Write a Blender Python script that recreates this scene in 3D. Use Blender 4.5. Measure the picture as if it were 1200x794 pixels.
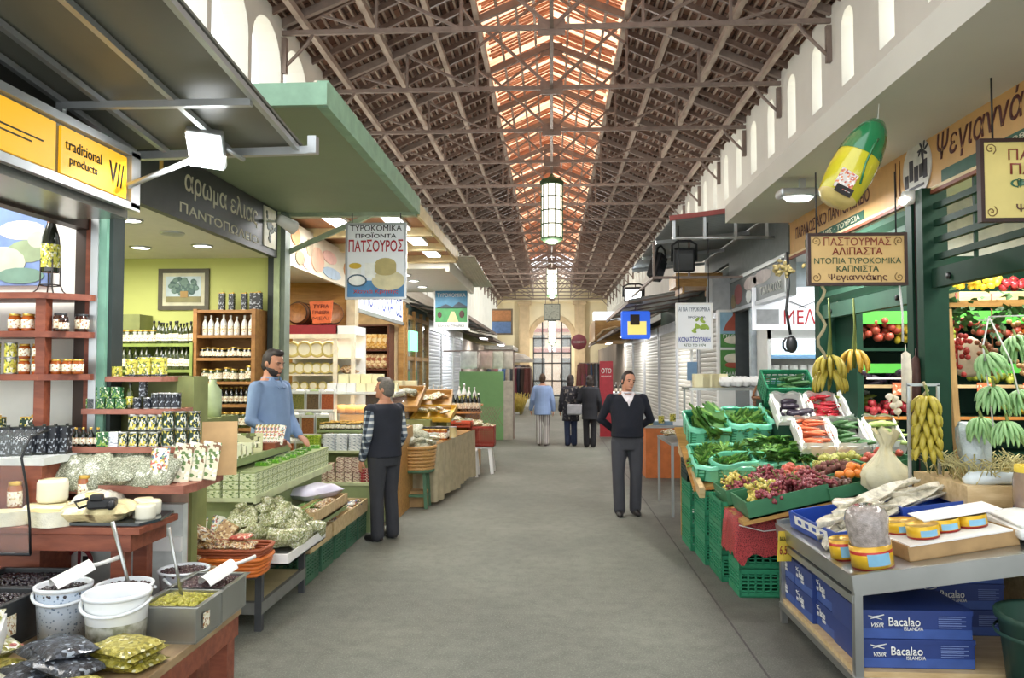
import bpy, bmesh, math, random
from mathutils import Matrix, Vector, Euler, noise as mnoise
random.seed(7)
R = math.radians; PI = math.pi
SC = bpy.context.scene; COL = SC.collection
for _o in list(bpy.data.objects): bpy.data.objects.remove(_o)

# ---------------------------------------------------------------- camera, sky, sun, exposure
FPX, EYE = 900.0, 1.75
YAW, PITCH = math.atan(47 / FPX), math.atan(35 / FPX)
cam = bpy.data.cameras.new('camera'); cam.sensor_width = 36; cam.lens = 36 * FPX / 1200
cam.clip_end = 300
camo = bpy.data.objects.new('camera', cam); COL.objects.link(camo)
camo.location = (0, 0, EYE); camo.rotation_euler = (PI / 2 + PITCH, 0, YAW)
SC.camera = camo
SC.view_settings.view_transform = 'Standard'; SC.view_settings.look = 'None'
SC.view_settings.gamma = 1; SC.view_settings.use_curve_mapping = False
SC.view_settings.exposure = 1.0
W = bpy.data.worlds.new('sky'); SC.world = W; W.use_nodes = True
_bg = W.node_tree.nodes['Background']
_bg.inputs[0].default_value = (0.93, 0.97, 1.0, 1); _bg.inputs[1].default_value = 1.15
def light(name, kind, loc, power, size=.2, size_y=None, rot=(0, 0, 0), color=(1, 1, 1), parent=None, spread=None):
    l = bpy.data.lights.new(name, kind); l.energy = power; l.color = color
    if kind == 'AREA':
        l.size = size
        if size_y: l.shape = 'RECTANGLE'; l.size_y = size_y
        if spread: l.spread = spread
    elif kind == 'POINT': l.shadow_soft_size = size
    o = bpy.data.objects.new(name, l); COL.objects.link(o); o.location = loc; o.rotation_euler = rot
    if parent: o.parent = parent
    return o
_sun = light('sun', 'SUN', (0, 0, 30), 4.5, rot=(R(-24), R(14), 0), color=(1, .95, .87)); _sun.data.angle = R(3)
SC.cycles.use_denoising = True
SC.cycles.max_bounces = 8; SC.cycles.diffuse_bounces = 4; SC.cycles.glossy_bounces = 3
SC.cycles.transmission_bounces = 6; SC.cycles.transparent_max_bounces = 12
SC.cycles.sample_clamp_indirect = 6.0; SC.cycles.caustics_reflective = False; SC.cycles.caustics_refractive = False

_f = Vector((-math.sin(YAW) * math.cos(PITCH), math.cos(YAW) * math.cos(PITCH), math.sin(PITCH)))
_r = Vector((math.cos(YAW), math.sin(YAW), 0)); _u = _r.cross(_f)
def at(px, py, x=None, y=None, z=None):
    """The point of the place that a pixel of the photograph shows, on the plane x, y or z = const."""
    d = _f * FPX + _r * (px - 600) + _u * (397 - py)
    t = x / d.x if x is not None else y / d.y if y is not None else (z - EYE) / d.z
    return Vector((0, 0, EYE)) + d * t

# ---------------------------------------------------------------- materials
def lin(h):
    if not isinstance(h, str): return tuple(h)
    c = [int(h[i:i + 2], 16) / 255 for i in (0, 2, 4)]
    return tuple(v / 12.92 if v <= .04045 else ((v + .055) / 1.055) ** 2.4 for v in c)
MATS = {}
class NT:
    def __init__(s, name):
        s.m = bpy.data.materials.new(name); s.m.use_nodes = True
        s.t = s.m.node_tree; s.b = s.t.nodes['Principled BSDF']; s.co = None
    def n(s, kind, **kw):
        q = s.t.nodes.new('ShaderNode' + kind)
        for k, v in kw.items():
            if k in q.inputs.keys(): q.inputs[k].default_value = v
            else: setattr(q, k, v)
        return q
    def l(s, a, b): s.t.links.new(a, b)
    def obj(s, sc=(1, 1, 1), rot=(0, 0, 0), loc=(0, 0, 0)):
        c = s.n('TexCoord'); mp = s.n('Mapping'); s.l(c.outputs['Object'], mp.inputs[0])
        mp.inputs['Scale'].default_value = sc; mp.inputs['Rotation'].default_value = rot; mp.inputs['Location'].default_value = loc
        return mp.outputs[0]
    def mix(s, f, a, b):
        q = s.n('Mix', data_type='RGBA')
        for i, v in ((0, f), (6, a), (7, b)):
            if hasattr(v, 'links'): s.l(v, q.inputs[i])
            else: q.inputs[i].default_value = v if i == 0 else (*lin(v), 1)
        return q.outputs[2]
    def noise(s, v, sc, det=3, rough=.5):
        q = s.n('TexNoise'); q.inputs['Scale'].default_value = sc; q.inputs['Detail'].default_value = det; q.inputs['Roughness'].default_value = rough
        s.l(v, q.inputs['Vector']); return q.outputs[0]
    def ramp(s, f, stops, interp='LINEAR'):
        q = s.n('ValToRGB'); q.color_ramp.interpolation = interp; e = q.color_ramp.elements
        while len(e) < len(stops): e.new(.5)
        for k, (p, c) in zip(e, stops): k.position = p; k.color = (*lin(c), 1)
        s.l(f, q.inputs[0]); return q.outputs[0]
    def col(s, c): s.l(c, s.b.inputs['Base Color'])
    def bump(s, h, st, dist=.01):
        q = s.n('Bump'); q.inputs['Strength'].default_value = st; q.inputs['Distance'].default_value = dist
        s.l(h, q.inputs['Height']); s.l(q.outputs[0], s.b.inputs['Normal'])
    def set(s, rough=.5, metal=0, spec=None, trans=0, alpha=1, coat=0, sheen=0, ior=None):
        i = s.b.inputs; i['Roughness'].default_value = rough; i['Metallic'].default_value = metal
        i['Transmission Weight'].default_value = trans; i['Alpha'].default_value = alpha; i['Coat Weight'].default_value = coat
        if spec is not None: i['Specular IOR Level'].default_value = spec
        if ior: i['IOR'].default_value = ior
def mat(name, c, rough=.55, metal=0, var=.14, sc=9, bump=0, **kw):
    """Plain surface with a slow noise of lighter and darker tone."""
    if name in MATS: return MATS[name]
    t = NT(name); c = lin(c); v = t.obj()
    nz = t.noise(v, sc, 4)
    t.col(t.mix(t.ramp(nz, [(.3, (0, 0, 0)), (.7, (1, 1, 1))]), [k * (1 - var) for k in c], [min(1, k * (1 + var)) for k in c]))
    if bump: t.bump(t.noise(v, sc * 6, 3), bump)
    t.set(rough, metal, **kw); MATS[name] = t.m; return t.m
def wood(name, c1='', c2='', sc=(2, 14, 14), rough=.45):
    if name in MATS: return MATS[name]
    t = NT(name); v = t.obj(sc); nz = t.noise(v, 2.2, 6, .6)
    t.col(t.ramp(nz, [(.3, c1), (.7, c2)])); t.bump(nz, .15); t.set(rough); MATS[name] = t.m; return t.m
def speck(name, stops, sc=60, rough=.6, bump=.4, trans=0, coat=0):
    """Cells of several colours, for loose goods and printed packs."""
    if name in MATS: return MATS[name]
    t = NT(name); v = t.obj(); q = t.n('TexVoronoi'); q.inputs['Scale'].default_value = sc; t.l(v, q.inputs['Vector'])
    g = t.n('SeparateColor'); t.l(q.outputs['Color'], g.inputs[0])
    t.col(t.ramp(g.outputs[0], stops, 'CONSTANT'))
    if bump: t.bump(q.outputs['Distance'], bump, .005)
    t.set(rough, trans=trans, coat=coat); MATS[name] = t.m; return t.m
def wrapped(name, stops, sc=45):
    """Goods seen through crinkled clear film."""
    if name in MATS: return MATS[name]
    t = NT(name); v = t.obj(); q = t.n('TexVoronoi'); q.inputs['Scale'].default_value = sc; t.l(v, q.inputs['Vector'])
    g = t.n('SeparateColor'); t.l(q.outputs['Color'], g.inputs[0]); t.col(t.ramp(g.outputs[0], stops, 'CONSTANT'))
    t.bump(t.noise(v, 28, 4, .7), .9, .02); t.set(.5, coat=.35); t.b.inputs['Coat Roughness'].default_value = .12
    MATS[name] = t.m; return t.m
def emis(name, c='ffffff', st=1):
    if name in MATS: return MATS[name]
    t = NT(name); t.b.inputs['Base Color'].default_value = (*lin(c), 1)
    t.b.inputs['Emission Color'].default_value = (*lin(c), 1); t.b.inputs['Emission Strength'].default_value = st
    MATS[name] = t.m; return t.m
def clear(name, c='f4fbf8', rough=.05, alpha=.22):
    """Thin clear sheet: see-through with a gloss."""
    if name in MATS: return MATS[name]
    t = NT(name); t.b.inputs['Base Color'].default_value = (*lin(c), 1); t.set(rough, alpha=alpha, spec=.8); MATS[name] = t.m; return t.m

# ---------------------------------------------------------------- mesh builder
class B:
    def __init__(s): s.bm = bmesh.new(); s.M = Matrix()
    def _f(s, vs, m=0, sm=False):
        try: f = s.bm.faces.new(vs)
        except ValueError: return None
        f.material_index = m; f.smooth = sm; return f
    def v(s, p): return s.bm.verts.new(s.M @ Vector(p))
    def box(s, c, d, m=0, rot=None, bev=0, top=None):
        x, y, z = (k / 2 for k in d); mm = Matrix.Translation(c) @ (Euler(rot).to_matrix().to_4x4() if rot else Matrix())
        k = top if top is not None else 1
        vs = [s.v(mm @ Vector((a * x * (k if cc > 0 else 1), b * y * (k if cc > 0 else 1), cc * z))) for cc in (-1, 1) for a, b in ((-1, -1), (1, -1), (1, 1), (-1, 1))]
        fs = [s._f([vs[i] for i in q], m) for q in ((3, 2, 1, 0), (4, 5, 6, 7), (0, 1, 5, 4), (1, 2, 6, 5), (2, 3, 7, 6), (3, 0, 4, 7))]
        if bev:
            es = {e for f in fs for e in f.edges}
            r = bmesh.ops.bevel(s.bm, geom=list(es), offset=bev, segments=2, affect='EDGES', profile=.5, clamp_overlap=True)
            for f in r['faces']: f.material_index = m
        return fs
    def b2(s, lo, hi, m=0, **k): return s.box([(a + b) / 2 for a, b in zip(lo, hi)], [abs(b - a) for a, b in zip(lo, hi)], m, **k)
    def bar(s, p, q, w, h=None, m=0, up=(0, 0, 1)):
        p, q = Vector(p), Vector(q); d = q - p
        if d.length < 1e-6: return
        z = d.normalized(); u = Vector(up)
        if abs(z.dot(u)) > .98: u = Vector((0, 1, 0))
        x = u.cross(z).normalized(); y = z.cross(x)
        h = h or w
        mm = Matrix((x, y, z)).transposed().to_4x4(); mm.translation = (p + q) / 2
        old = s.M; s.M = old @ mm; s.box((0, 0, 0), (w, h, d.length), m); s.M = old
    def lathe(s, prof, n=14, m=0, c=(0, 0, 0), ms=None, axis=None, sm=True, sx=1, sy=1):
        mm = Matrix.Translation(c) @ (Vector((0, 0, 1)).rotation_difference(Vector(axis)).to_matrix().to_4x4() if axis else Matrix())
        rings = []
        for r, z in prof:
            if r < 1e-5: rings.append([s.v(mm @ Vector((0, 0, z)))])
            else: rings.append([s.v(mm @ Vector((r * sx * math.cos(2 * PI * i / n), r * sy * math.sin(2 * PI * i / n), z))) for i in range(n)])
        for k in range(len(rings) - 1):
            a, b = rings[k], rings[k + 1]; mi = ms[k] if ms else m
            for i in range(n):
                j = (i + 1) % n
                if len(a) == 1 and len(b) == 1: continue
                if len(a) == 1: s._f([a[0], b[j], b[i]], mi, sm)
                elif len(b) == 1: s._f([a[i], a[j], b[0]], mi, sm)
                else: s._f([a[i], a[j], b[j], b[i]], mi, sm)
    def cyl(s, p, q, r, r2=None, n=12, m=0):
        p, q = Vector(p), Vector(q); L = (q - p).length; r2 = r if r2 is None else r2
        s.lathe([(0, 0), (r, 0), (r2, L), (0, L)], n, m, p, axis=(q - p))
    def ball(s, c, r, m=0, u=12, v=7, rot=None):
        if not hasattr(r, '__len__'): r = (r, r, r)
        mm = Matrix.Translation(c) @ (Euler(rot).to_matrix().to_4x4() if rot else Matrix())
        old = s.M; s.M = old @ mm @ Matrix.Diagonal((*r, 1))
        s.lathe([(math.sin(PI * k / v), -math.cos(PI * k / v)) for k in range(v + 1)], u, m); s.M = old
    def tube(s, pts, r, n=6, m=0, closed=False, flat=1):
        pts = [Vector(p) for p in pts]; k = len(pts); rings = []
        rr = r if hasattr(r, '__len__') else [r] * k
        x = None
        for i, p in enumerate(pts):
            a = pts[i - 1] if (i or closed) else p; b = pts[(i + 1) % k] if (i < k - 1 or closed) else p
            t = (b - a).normalized()
            if x is None:
                x = t.orthogonal().normalized()
            x = (x - t * x.dot(t)); x = x.normalized() if x.length > 1e-6 else t.orthogonal().normalized()
            y = t.cross(x)
            rings.append([s.v(p + (x * math.cos(2 * PI * j / n) + y * math.sin(2 * PI * j / n) * flat) * rr[i]) for j in range(n)])
        for i in range(k if closed else k - 1):
            a, b = rings[i], rings[(i + 1) % k]
            for j in range(n): s._f([a[j], a[(j + 1) % n], b[(j + 1) % n], b[j]], m, True)
        if not closed: s._f(rings[0][::-1], m); s._f(rings[-1], m)
    def poly(s, pts, m=0): return s._f([s.v(p) for p in pts], m)
    def prism(s, pts, d, m=0):
        """Polygon of 3-D points pushed along the vector d."""
        d = Vector(d); a = [s.v(p) for p in pts]; b = [s.v(Vector(p) + d) for p in pts]; n = len(pts)
        s._f(a[::-1], m); s._f(b, m)
        for i in range(n): s._f([a[i], a[(i + 1) % n], b[(i + 1) % n], b[i]], m)
    def sheet(s, fn, nu, nv, m=0, sm=True):
        g = [[s.v(fn(i / nu, j / nv)) for j in range(nv + 1)] for i in range(nu + 1)]
        for i in range(nu):
            for j in range(nv): s._f([g[i][j], g[i + 1][j], g[i + 1][j + 1], g[i][j + 1]], m, sm)
    def jitter(s, a, sc=20, seed=0):
        for v in s.bm.verts: v.co += mnoise.noise_vector(v.co * sc + Vector((seed, seed * 2, 0))) * a
    def mesh(s, name, mats):
        bmesh.ops.recalc_face_normals(s.bm, faces=s.bm.faces[:])
        me = bpy.data.meshes.new(name); s.bm.to_mesh(me); s.bm.free()
        for m in (mats if isinstance(mats, (list, tuple)) else [mats]): me.materials.append(m)
        return me
def part(name, b, mats, parent=None, loc=None, rot=None):
    o = bpy.data.objects.new(name, b if isinstance(b, bpy.types.Mesh) else b.mesh(name, mats)); COL.objects.link(o)
    if parent: o.parent = parent
    if loc: o.location = loc
    if rot: o.rotation_euler = rot
    return o
def tag(o, label, cat, group=None, kind=None):
    o['label'] = label; o['category'] = cat
    if group: o['group'] = group
    if kind: o['kind'] = kind
    return o
def thing(name, label, cat, loc=(0, 0, 0), rz=0, group=None, rot=None):
    o = bpy.data.objects.new(name, None); o.empty_display_size = .1; COL.objects.link(o); o.location = loc
    o.rotation_euler = rot or (0, 0, rz)
    return tag(o, label, cat, group)
def solo(name, b, mats, label, cat, loc=(0, 0, 0), rz=0, group=None, rot=None, kind=None):
    o = part(name, b, mats, None, loc, rot or (0, 0, rz)); return tag(o, label, cat, group, kind)
def struct(name, b, mats, label=None):
    o = part(name, b, mats); o['kind'] = 'structure'
    if label: o['label'] = label
    return o
KIDS = {}
def dup(root, loc, rz=0, label=None, group=None, rot=None, scale=None):
    """A copy of a thing, its parts and their sub-parts."""
    def cp(o, par):
        c = o.copy(); COL.objects.link(c); c.parent = par
        for k in list(o.children): cp(k, c)
        return c
    c = cp(root, None); c.location = loc; c.rotation_euler = rot or (0, 0, rz)
    if scale: c.scale = (scale,) * 3 if not hasattr(scale, '__len__') else scale
    if label: c['label'] = label
    if group: c['group'] = group
    return c
ORD = 'first second third fourth fifth sixth seventh eighth ninth tenth eleventh twelfth thirteenth fourteenth fifteenth sixteenth seventeenth eighteenth nineteenth twentieth'.split()
ORD += ['twenty-' + k for k in ORD[:9]] + ['thirtieth'] + ['thirty-' + k for k in ORD[:9]]
def nth(i, n, side='left'):
    """'first ... from the left' reading along a row."""
    return ('leftmost' if i == 0 else 'rightmost' if i == n - 1 else ORD[i]) if n > 1 else 'only'
class Stock:
    """One kind of goods: the first call places the prototype itself, later calls its copies."""
    def __init__(s, make): s.make, s.proto = make, None
    def put(s, loc, rz, label, group=None, rot=None, scale=None):
        if s.proto is None:
            s.proto = o = s.make(); o.location = loc; o.rotation_euler = rot or (0, 0, rz)
            if scale: o.scale = (scale,) * 3 if not hasattr(scale, '__len__') else scale
            o['label'] = label
            if group: o['group'] = group
            return o
        o = dup(s.proto, loc, rz, label, group, rot, (1, 1, 1) if scale is None else scale)
        if not group and 'group' in o: del o['group']
        return o
def row(stock, n, p, q, what, where, group, rz=0, jit=.0, scale=None, srnd=0, rot=None):
    """n goods from p to q (left to right as seen from the aisle), each with its own label."""
    p, q = Vector(p), Vector(q)
    for i in range(n):
        c = p.lerp(q, i / max(1, n - 1)) if n > 1 else p
        c = c + Vector((random.uniform(-jit, jit), random.uniform(-jit, jit), 0))
        sc = (scale or 1) * (1 + random.uniform(-srnd, srnd)) if (scale or srnd) else None
        pos = nth(i, n)
        lab = f'{what} {where}, {pos}' if pos in ('leftmost', 'rightmost') else f'{what} {where}' if pos == 'only' else f'{what} {where}, {pos} from left'
        stock.put(c, rz + random.uniform(-jit, jit) * 4, lab, group, rot, sc)
GLYPH = str.maketrans('ΑΒΕΖΗΙΚΜΝΟΡΤΥΧκ', 'ABEZHIKMNOPTYXĸ')   # same shapes, cleaner outlines
def text(name, body, w, h, loc, rot, m, parent, ext=.002, shear=0, sp=1, bold=.01):
    """Raised lettering fitted into w x h about loc (on the parent)."""
    cu = bpy.data.curves.new(name, 'FONT'); cu.body = body.translate(GLYPH); cu.offset = 0 if 'Μ' in body else bold; cu.align_x = 'CENTER'; cu.align_y = 'CENTER'; cu.extrude = 0; cu.shear = shear; cu.space_character = sp
    cu.resolution_u = 3
    o = bpy.data.objects.new(name, cu)
    me = bpy.data.meshes.new_from_object(o); bpy.data.objects.remove(o); bpy.data.curves.remove(cu)
    xs = [v.co.x for v in me.vertices]; ys = [v.co.y for v in me.vertices]
    sx = w / (max(xs) - min(xs)); sy = h / (max(ys) - min(ys)); cx = (max(xs) + min(xs)) / 2; cy = (max(ys) + min(ys)) / 2
    for v in me.vertices: v.co = ((v.co.x - cx) * sx, (v.co.y - cy) * sy, 0)
    if ext:
        bm = bmesh.new(); bm.from_mesh(me); r = bmesh.ops.extrude_face_region(bm, geom=bm.faces[:])
        for e in r['geom']:
            if isinstance(e, bmesh.types.BMVert): e.co.z += ext
        bm.to_mesh(me); bm.free()
    me.materials.append(m); me.name = name
    return part(name, me, None, parent, loc, rot)
FRONT = (PI / 2, 0, 0); LEFTW = (PI / 2, 0, PI / 2); RIGHTW = (PI / 2, 0, -PI / 2)   # facing the camera, facing +x, facing -x
# ================================================================ THE HALL
Y0, Y1 = 3.2, 48.0                 # roofed length
XW, ZE, ZR, SLOPE = 3.4, 6.1, 7.65, .456
XS = 1.13
def roofz(x): return ZR - SLOPE * abs(x)
# --- floor
t = NT('floor_concrete'); v = t.obj()
n1 = t.noise(v, .55, 5, .6); n2 = t.noise(v, 9, 5, .7); n3 = t.noise(v, 90, 3, .8)
c = t.mix(t.ramp(n1, [(.3, (0, 0, 0)), (.7, (1, 1, 1))]), '66685f', '84867b')
c = t.mix(t.ramp(n2, [(.42, (0, 0, 0)), (.75, (.55,) * 3)]), c, '55574f')
c = t.mix(t.ramp(n3, [(.52, (0, 0, 0)), (.66, (.75,) * 3)]), c, '9c9e94')
sx = t.n('SeparateXYZ'); t.l(v, sx.inputs[0])
gut = t.n('MapRange'); gut.inputs[1].default_value = .95; gut.inputs[2].default_value = 1.25; t.l(sx.outputs[0], gut.inputs[0])
nb = t.noise(v, 3, 4)
mm = t.n('Math', operation='MULTIPLY'); t.l(gut.outputs[0], mm.inputs[0]); t.l(nb, mm.inputs[1])
c = t.mix(mm.outputs[0], c, '4a4945')
t.col(c); t.bump(n3, .5, .006); t.set(.72, spec=.3)
b = B(); b.b2((-9, -2.5, -.12), (9, Y1 + 6, 0)); floor = struct('floor', b, t.m)
b = B()
for xx in (1.22, ):
    b.b2((xx, 2, 0), (xx + .012, 44, .0015))
struct('trim_1', b, mat('gutter_seam', '4a4945', .9))
# --- clerestory walls with arched openings
M_PLASTER = mat('white_plaster', 'e6e4da', .8, var=.04, sc=2, bump=.05)
M_CREAM = mat('cream_plaster', 'e9dcb8', .8, var=.06, sc=1.2)
def clerestory(side, w, sill, top, pitch, y_first):
    b = B(); x0, x1 = (XW, XW + .28) if side > 0 else (-XW - .28, -XW)
    zb, zt = 3.3, ZE + .06; spring = top - w / 2
    b.b2((x0, 2.5, zb), (x1, Y1, sill)); b.b2((x0, 2.5, top + .02), (x1, Y1, zt))
    k0 = math.ceil((2.5 - y_first) / pitch); ys = []
    y = y_first + k0 * pitch
    while y < Y1 - .5: ys.append(y); y += pitch
    prev = 2.5
    for yc in ys:
        if yc - w / 2 > prev: b.b2((x0, prev, sill), (x1, yc - w / 2, top + .02))
        for s in (-1, 1):                                   # spandrels over the round head
            pts = [(x0, yc + s * w / 2, top + .02)] + [(x0, yc + s * w / 2 * math.cos(a), spring + w / 2 * math.sin(a)) for a in [PI / 2 * k / 6 for k in range(7)]] + [(x0, yc, top + .02)]
            b.prism(pts, (x1 - x0, 0, 0))
        prev = yc + w / 2
    b.b2((x0, prev, sill), (x1, Y1, top + .02))
    return b
struct('wall_right', clerestory(1, .36, 5.05, 5.92, 1.03, 7.86 - 4 * 1.03), M_PLASTER)
struct('wall_left', clerestory(-1, .93, 3.75, 5.95, 1.03, 7.86 - 4 * 1.03), M_PLASTER)  # openings shaped oversize so bright sky stands in for the overlit wall
# --- roof slopes: tile underside, laths, purlins
t = NT('roof_tile_underside'); v = t.obj((1, 1, 1)); 
sx = t.n('SeparateXYZ'); t.l(v, sx.inputs[0]); cb = t.n('CombineXYZ'); t.l(sx.outputs[1], cb.inputs[0]); t.l(sx.outputs[0], cb.inputs[1])
br = t.n('TexBrick'); br.inputs['Scale'].default_value = 1; br.inputs['Brick Width'].default_value = .24; br.inputs['Row Height'].default_value = .125; br.inputs['Mortar Size'].default_value = .012
br.inputs['Color1'].default_value = (*lin('7d5d50'), 1); br.inputs['Color2'].default_value = (*lin('a37c68'), 1); br.inputs['Mortar'].default_value = (*lin('46332b'), 1)
t.l(cb.outputs[0], br.inputs['Vector']); t.col(t.mix(t.ramp(t.noise(v, 3, 5), [(.35, (0, 0, 0)), (.75, (.6,) * 3)]), br.outputs[0], '4d3a33'))
t.bump(br.outputs[1], .6, .02); t.set(.85); M_TILE = t.m
M_LATH = wood('roof_lath_wood', '9a877b', 'c4b4a6', (3, 1.2, 3)); M_STEEL = mat('truss_brown_steel', '8d7d74', .6, .15, var=.15)
M_RAFT = wood('roof_rafter_wood', '6b564c', '8d776b', (3, 3, 3))
for side, nm in ((-1, 'left'), (1, 'right')):
    b = B(); L = math.hypot(XW + .35 - XS, SLOPE * (XW + .35 - XS))
    b.prism([(side * XS, Y0, roofz(XS) + .1), (side * (XW + .35), Y0, roofz(XW + .35) + .1), (side * (XW + .35), Y0, roofz(XW + .35) + .16), (side * XS, Y0, roofz(XS) + .16)], (0, Y1 - Y0, 0), 0)
    nl = 20
    for i in range(nl):
        x = XS + .06 + (XW - XS) * i / nl
        b.bar((side * x, Y0, roofz(x) + .075), (side * x, Y1, roofz(x) + .075), .028, .034, 1)
    yy = Y0 + .2
    while yy < Y1:
        b.bar((side * XS, yy, roofz(XS) + .02), (side * (XW + .2), yy, roofz(XW + .2) + .02), .05, .075, 2); yy += .515
    struct('ceiling_' + nm, b, [M_TILE, M_LATH, M_RAFT])
    b = B()
    for x in (XS, 1.75, 2.45, 3.15):
        b.bar((side * x, Y0, roofz(x) - .06), (side * x, Y1, roofz(x) - .06), .075, .09, 0)
    struct('trim_' + ('2' if side < 0 else '3'), b, M_LATH, 'long pale purlins under the tiled roof')
# --- skylight along the ridge: translucent sheets over thin slats
t = NT('skylight_sheet'); v = t.obj((1, 1, 1)); nz = t.noise(v, .8, 4)
mp = t.obj((.6, 9, 1)); nz2 = t.noise(mp, 1.3, 4, .6)
c = t.mix(t.ramp(nz2, [(.38, (0, 0, 0)), (.62, (1, 1, 1))]), 'ab7a5a', 'd6aa88')
c = t.mix(t.ramp(nz, [(.45, (0, 0, 0)), (.6, (1, 1, 1))]), c, 'cb9e7e')
tr = t.n('BsdfTranslucent'); t.l(c, tr.inputs[0]); tp = t.n('BsdfTransparent'); tp.inputs[0].default_value = (1, .86, .72, 1)
mx = t.n('MixShader'); mx.inputs[0].default_value = .06; t.l(tr.outputs[0], mx.inputs[1]); t.l(tp.outputs[0], mx.inputs[2])
t.l(mx.outputs[0], t.t.nodes['Material Output'].inputs[0]); M_SKY = t.m
t = NT('skylight_blue_glass'); tr = t.n('BsdfTranslucent'); tr.inputs[0].default_value = (.8, .9, 1, 1); tp = t.n('BsdfTransparent'); mx = t.n('MixShader'); mx.inputs[0].default_value = .7
t.l(tr.outputs[0], mx.inputs[1]); t.l(tp.outputs[0], mx.inputs[2]); t.l(mx.outputs[0], t.t.nodes['Material Output'].inputs[0]); M_SKYB = t.m
YB = 38.5
b = B()
for s in (-1, 1):
    b.poly([(0, Y0, ZR + .12), (s * XS, Y0, roofz(XS) + .12), (s * XS, YB, roofz(XS) + .12), (0, YB, ZR + .12)])
struct('window_1', b, M_SKY, 'long amber translucent skylight along the roof ridge')
b = B(); rnd = random.Random(3)
for s in (-1, 1):
    y = Y0
    while y < YB:
        w = rnd.choice((.05, .07, .1)); 
        if rnd.random() < .84:
            e = rnd.uniform(.0, .08)
            b.bar((s * .02, y, ZR + .085 - .01), (s * (XS - e), y + rnd.uniform(-.02, .02), roofz(XS - e) + .085), w, .012, 0)
        y += w + rnd.uniform(.015, .07)
    for x in (.28, .56, .85): b.bar((s * x, Y0, roofz(x) + .05), (s * x, YB, roofz(x) + .05), .04, .05, 1)
t = NT('skylight_slat'); tr = t.n('BsdfTranslucent'); df = t.n('BsdfDiffuse'); v = t.obj((.3, 5, 1)); c = t.ramp(t.noise(v, 2, 3), [(.3, 'c0937c'), (.7, 'e6c4ae')])
t.l(c, tr.inputs[0]); t.l(c, df.inputs[0]); mx = t.n('MixShader'); mx.inputs[0].default_value = .5; t.l(tr.outputs[0], mx.inputs[1]); t.l(df.outputs[0], mx.inputs[2]); t.l(mx.outputs[0], t.t.nodes['Material Output'].inputs[0])
struct('trim_4', b, [t.m, M_LATH], 'thin amber slats across the skylight')
b = B()
for s in (-1, 1):
    b.poly([(0, YB, ZR + .06), (s * 1.65, YB, roofz(1.65) + .06), (s * 1.65, Y1 - 4, roofz(1.65) + .06), (0, Y1 - 4, ZR + .06)])
struct('window_2', b, M_SKYB, 'pale blue glazed end of the ridge skylight')
b = B()
for s in (-1, 1):
    for k in range(9): b.bar((0, YB + k * .7, ZR), (s * 1.65, YB + k * .7, roofz(1.65)), .06, .06)
    for x in (.55, 1.1): b.bar((s * x, YB, roofz(x)), (s * x, Y1 - 4, roofz(x)), .05, .05)
struct('trim_5', b, M_STEEL)
# --- trusses
def truss_bm():
    b = B(); zc = 5.99; w = .05
    b.bar((-XW - .2, 0, zc), (XW + .2, 0, zc), .045, .06)
    for s in (-1, 1):
        b.bar((s * (XW + .15), 0, zc + .06), (0, 0, ZR - .12), .07, .1)
        b.bar((s * XS, 0, zc), (s * XS, 0, roofz(XS) - .1), .035, .035)
        b.bar((s * 2.2, 0, zc), (s * 2.2, 0, roofz(2.2) - .1), .035, .035)
        b.bar((0, 0, zc), (s * XS, 0, roofz(XS) - .12), .04, .04)
        b.bar((s * XS, 0, zc), (s * 2.2, 0, roofz(2.2) - .12), .035, .035)
        b.bar((s * 2.2, 0, zc), (s * 2.9, 0, roofz(2.9) - .12), .03, .03)
        b.bar((s * XS, 0, roofz(XS) - .5), (0, 0, ZR - .2), .035, .035)
        b.tube([(s * (XW - .02), 0, 5.55), (s * (XW - .1), 0, 5.62), (s * (XW - .32), 0, 5.85), (s * (XW - .4), 0, zc)], .022, 6)
        b.box((s * (XW - .03), 0, 5.7), (.06, .07, .45))
    b.bar((0, 0, zc), (0, 0, ZR - .1), .05, .05)
    b.box((0, 0, zc), (.34, .03, .2)); b.box((0, 0, ZR - .2), (.4, .03, .22))
    # wind bracing to the next truss
    b.bar((0, 0, zc + .02), (0, 2.06, ZR - .3), .028, .028); b.bar((0, 2.06, zc + .02), (0, 0, ZR - .3), .028, .028)
    for s in (-1, 1): b.bar((s * XS, 0, zc + .3), (s * XS, 2.06, roofz(XS) - .2), .024, .024)
    return b
tm = truss_bm().mesh('truss_beam', [M_STEEL])
for i in range(21):
    o = part('truss_beam', tm, None, None, (0, 5.28 + 2.06 * i, 0)); o['kind'] = 'structure'
b = B(); b.bar((0, Y0, 5.99), (0, Y1, 5.99), .05, .05); b.bar((0, Y0, ZR - .12), (0, Y1, ZR - .12), .06, .1)
struct('trim_6', b, M_STEEL)
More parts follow.
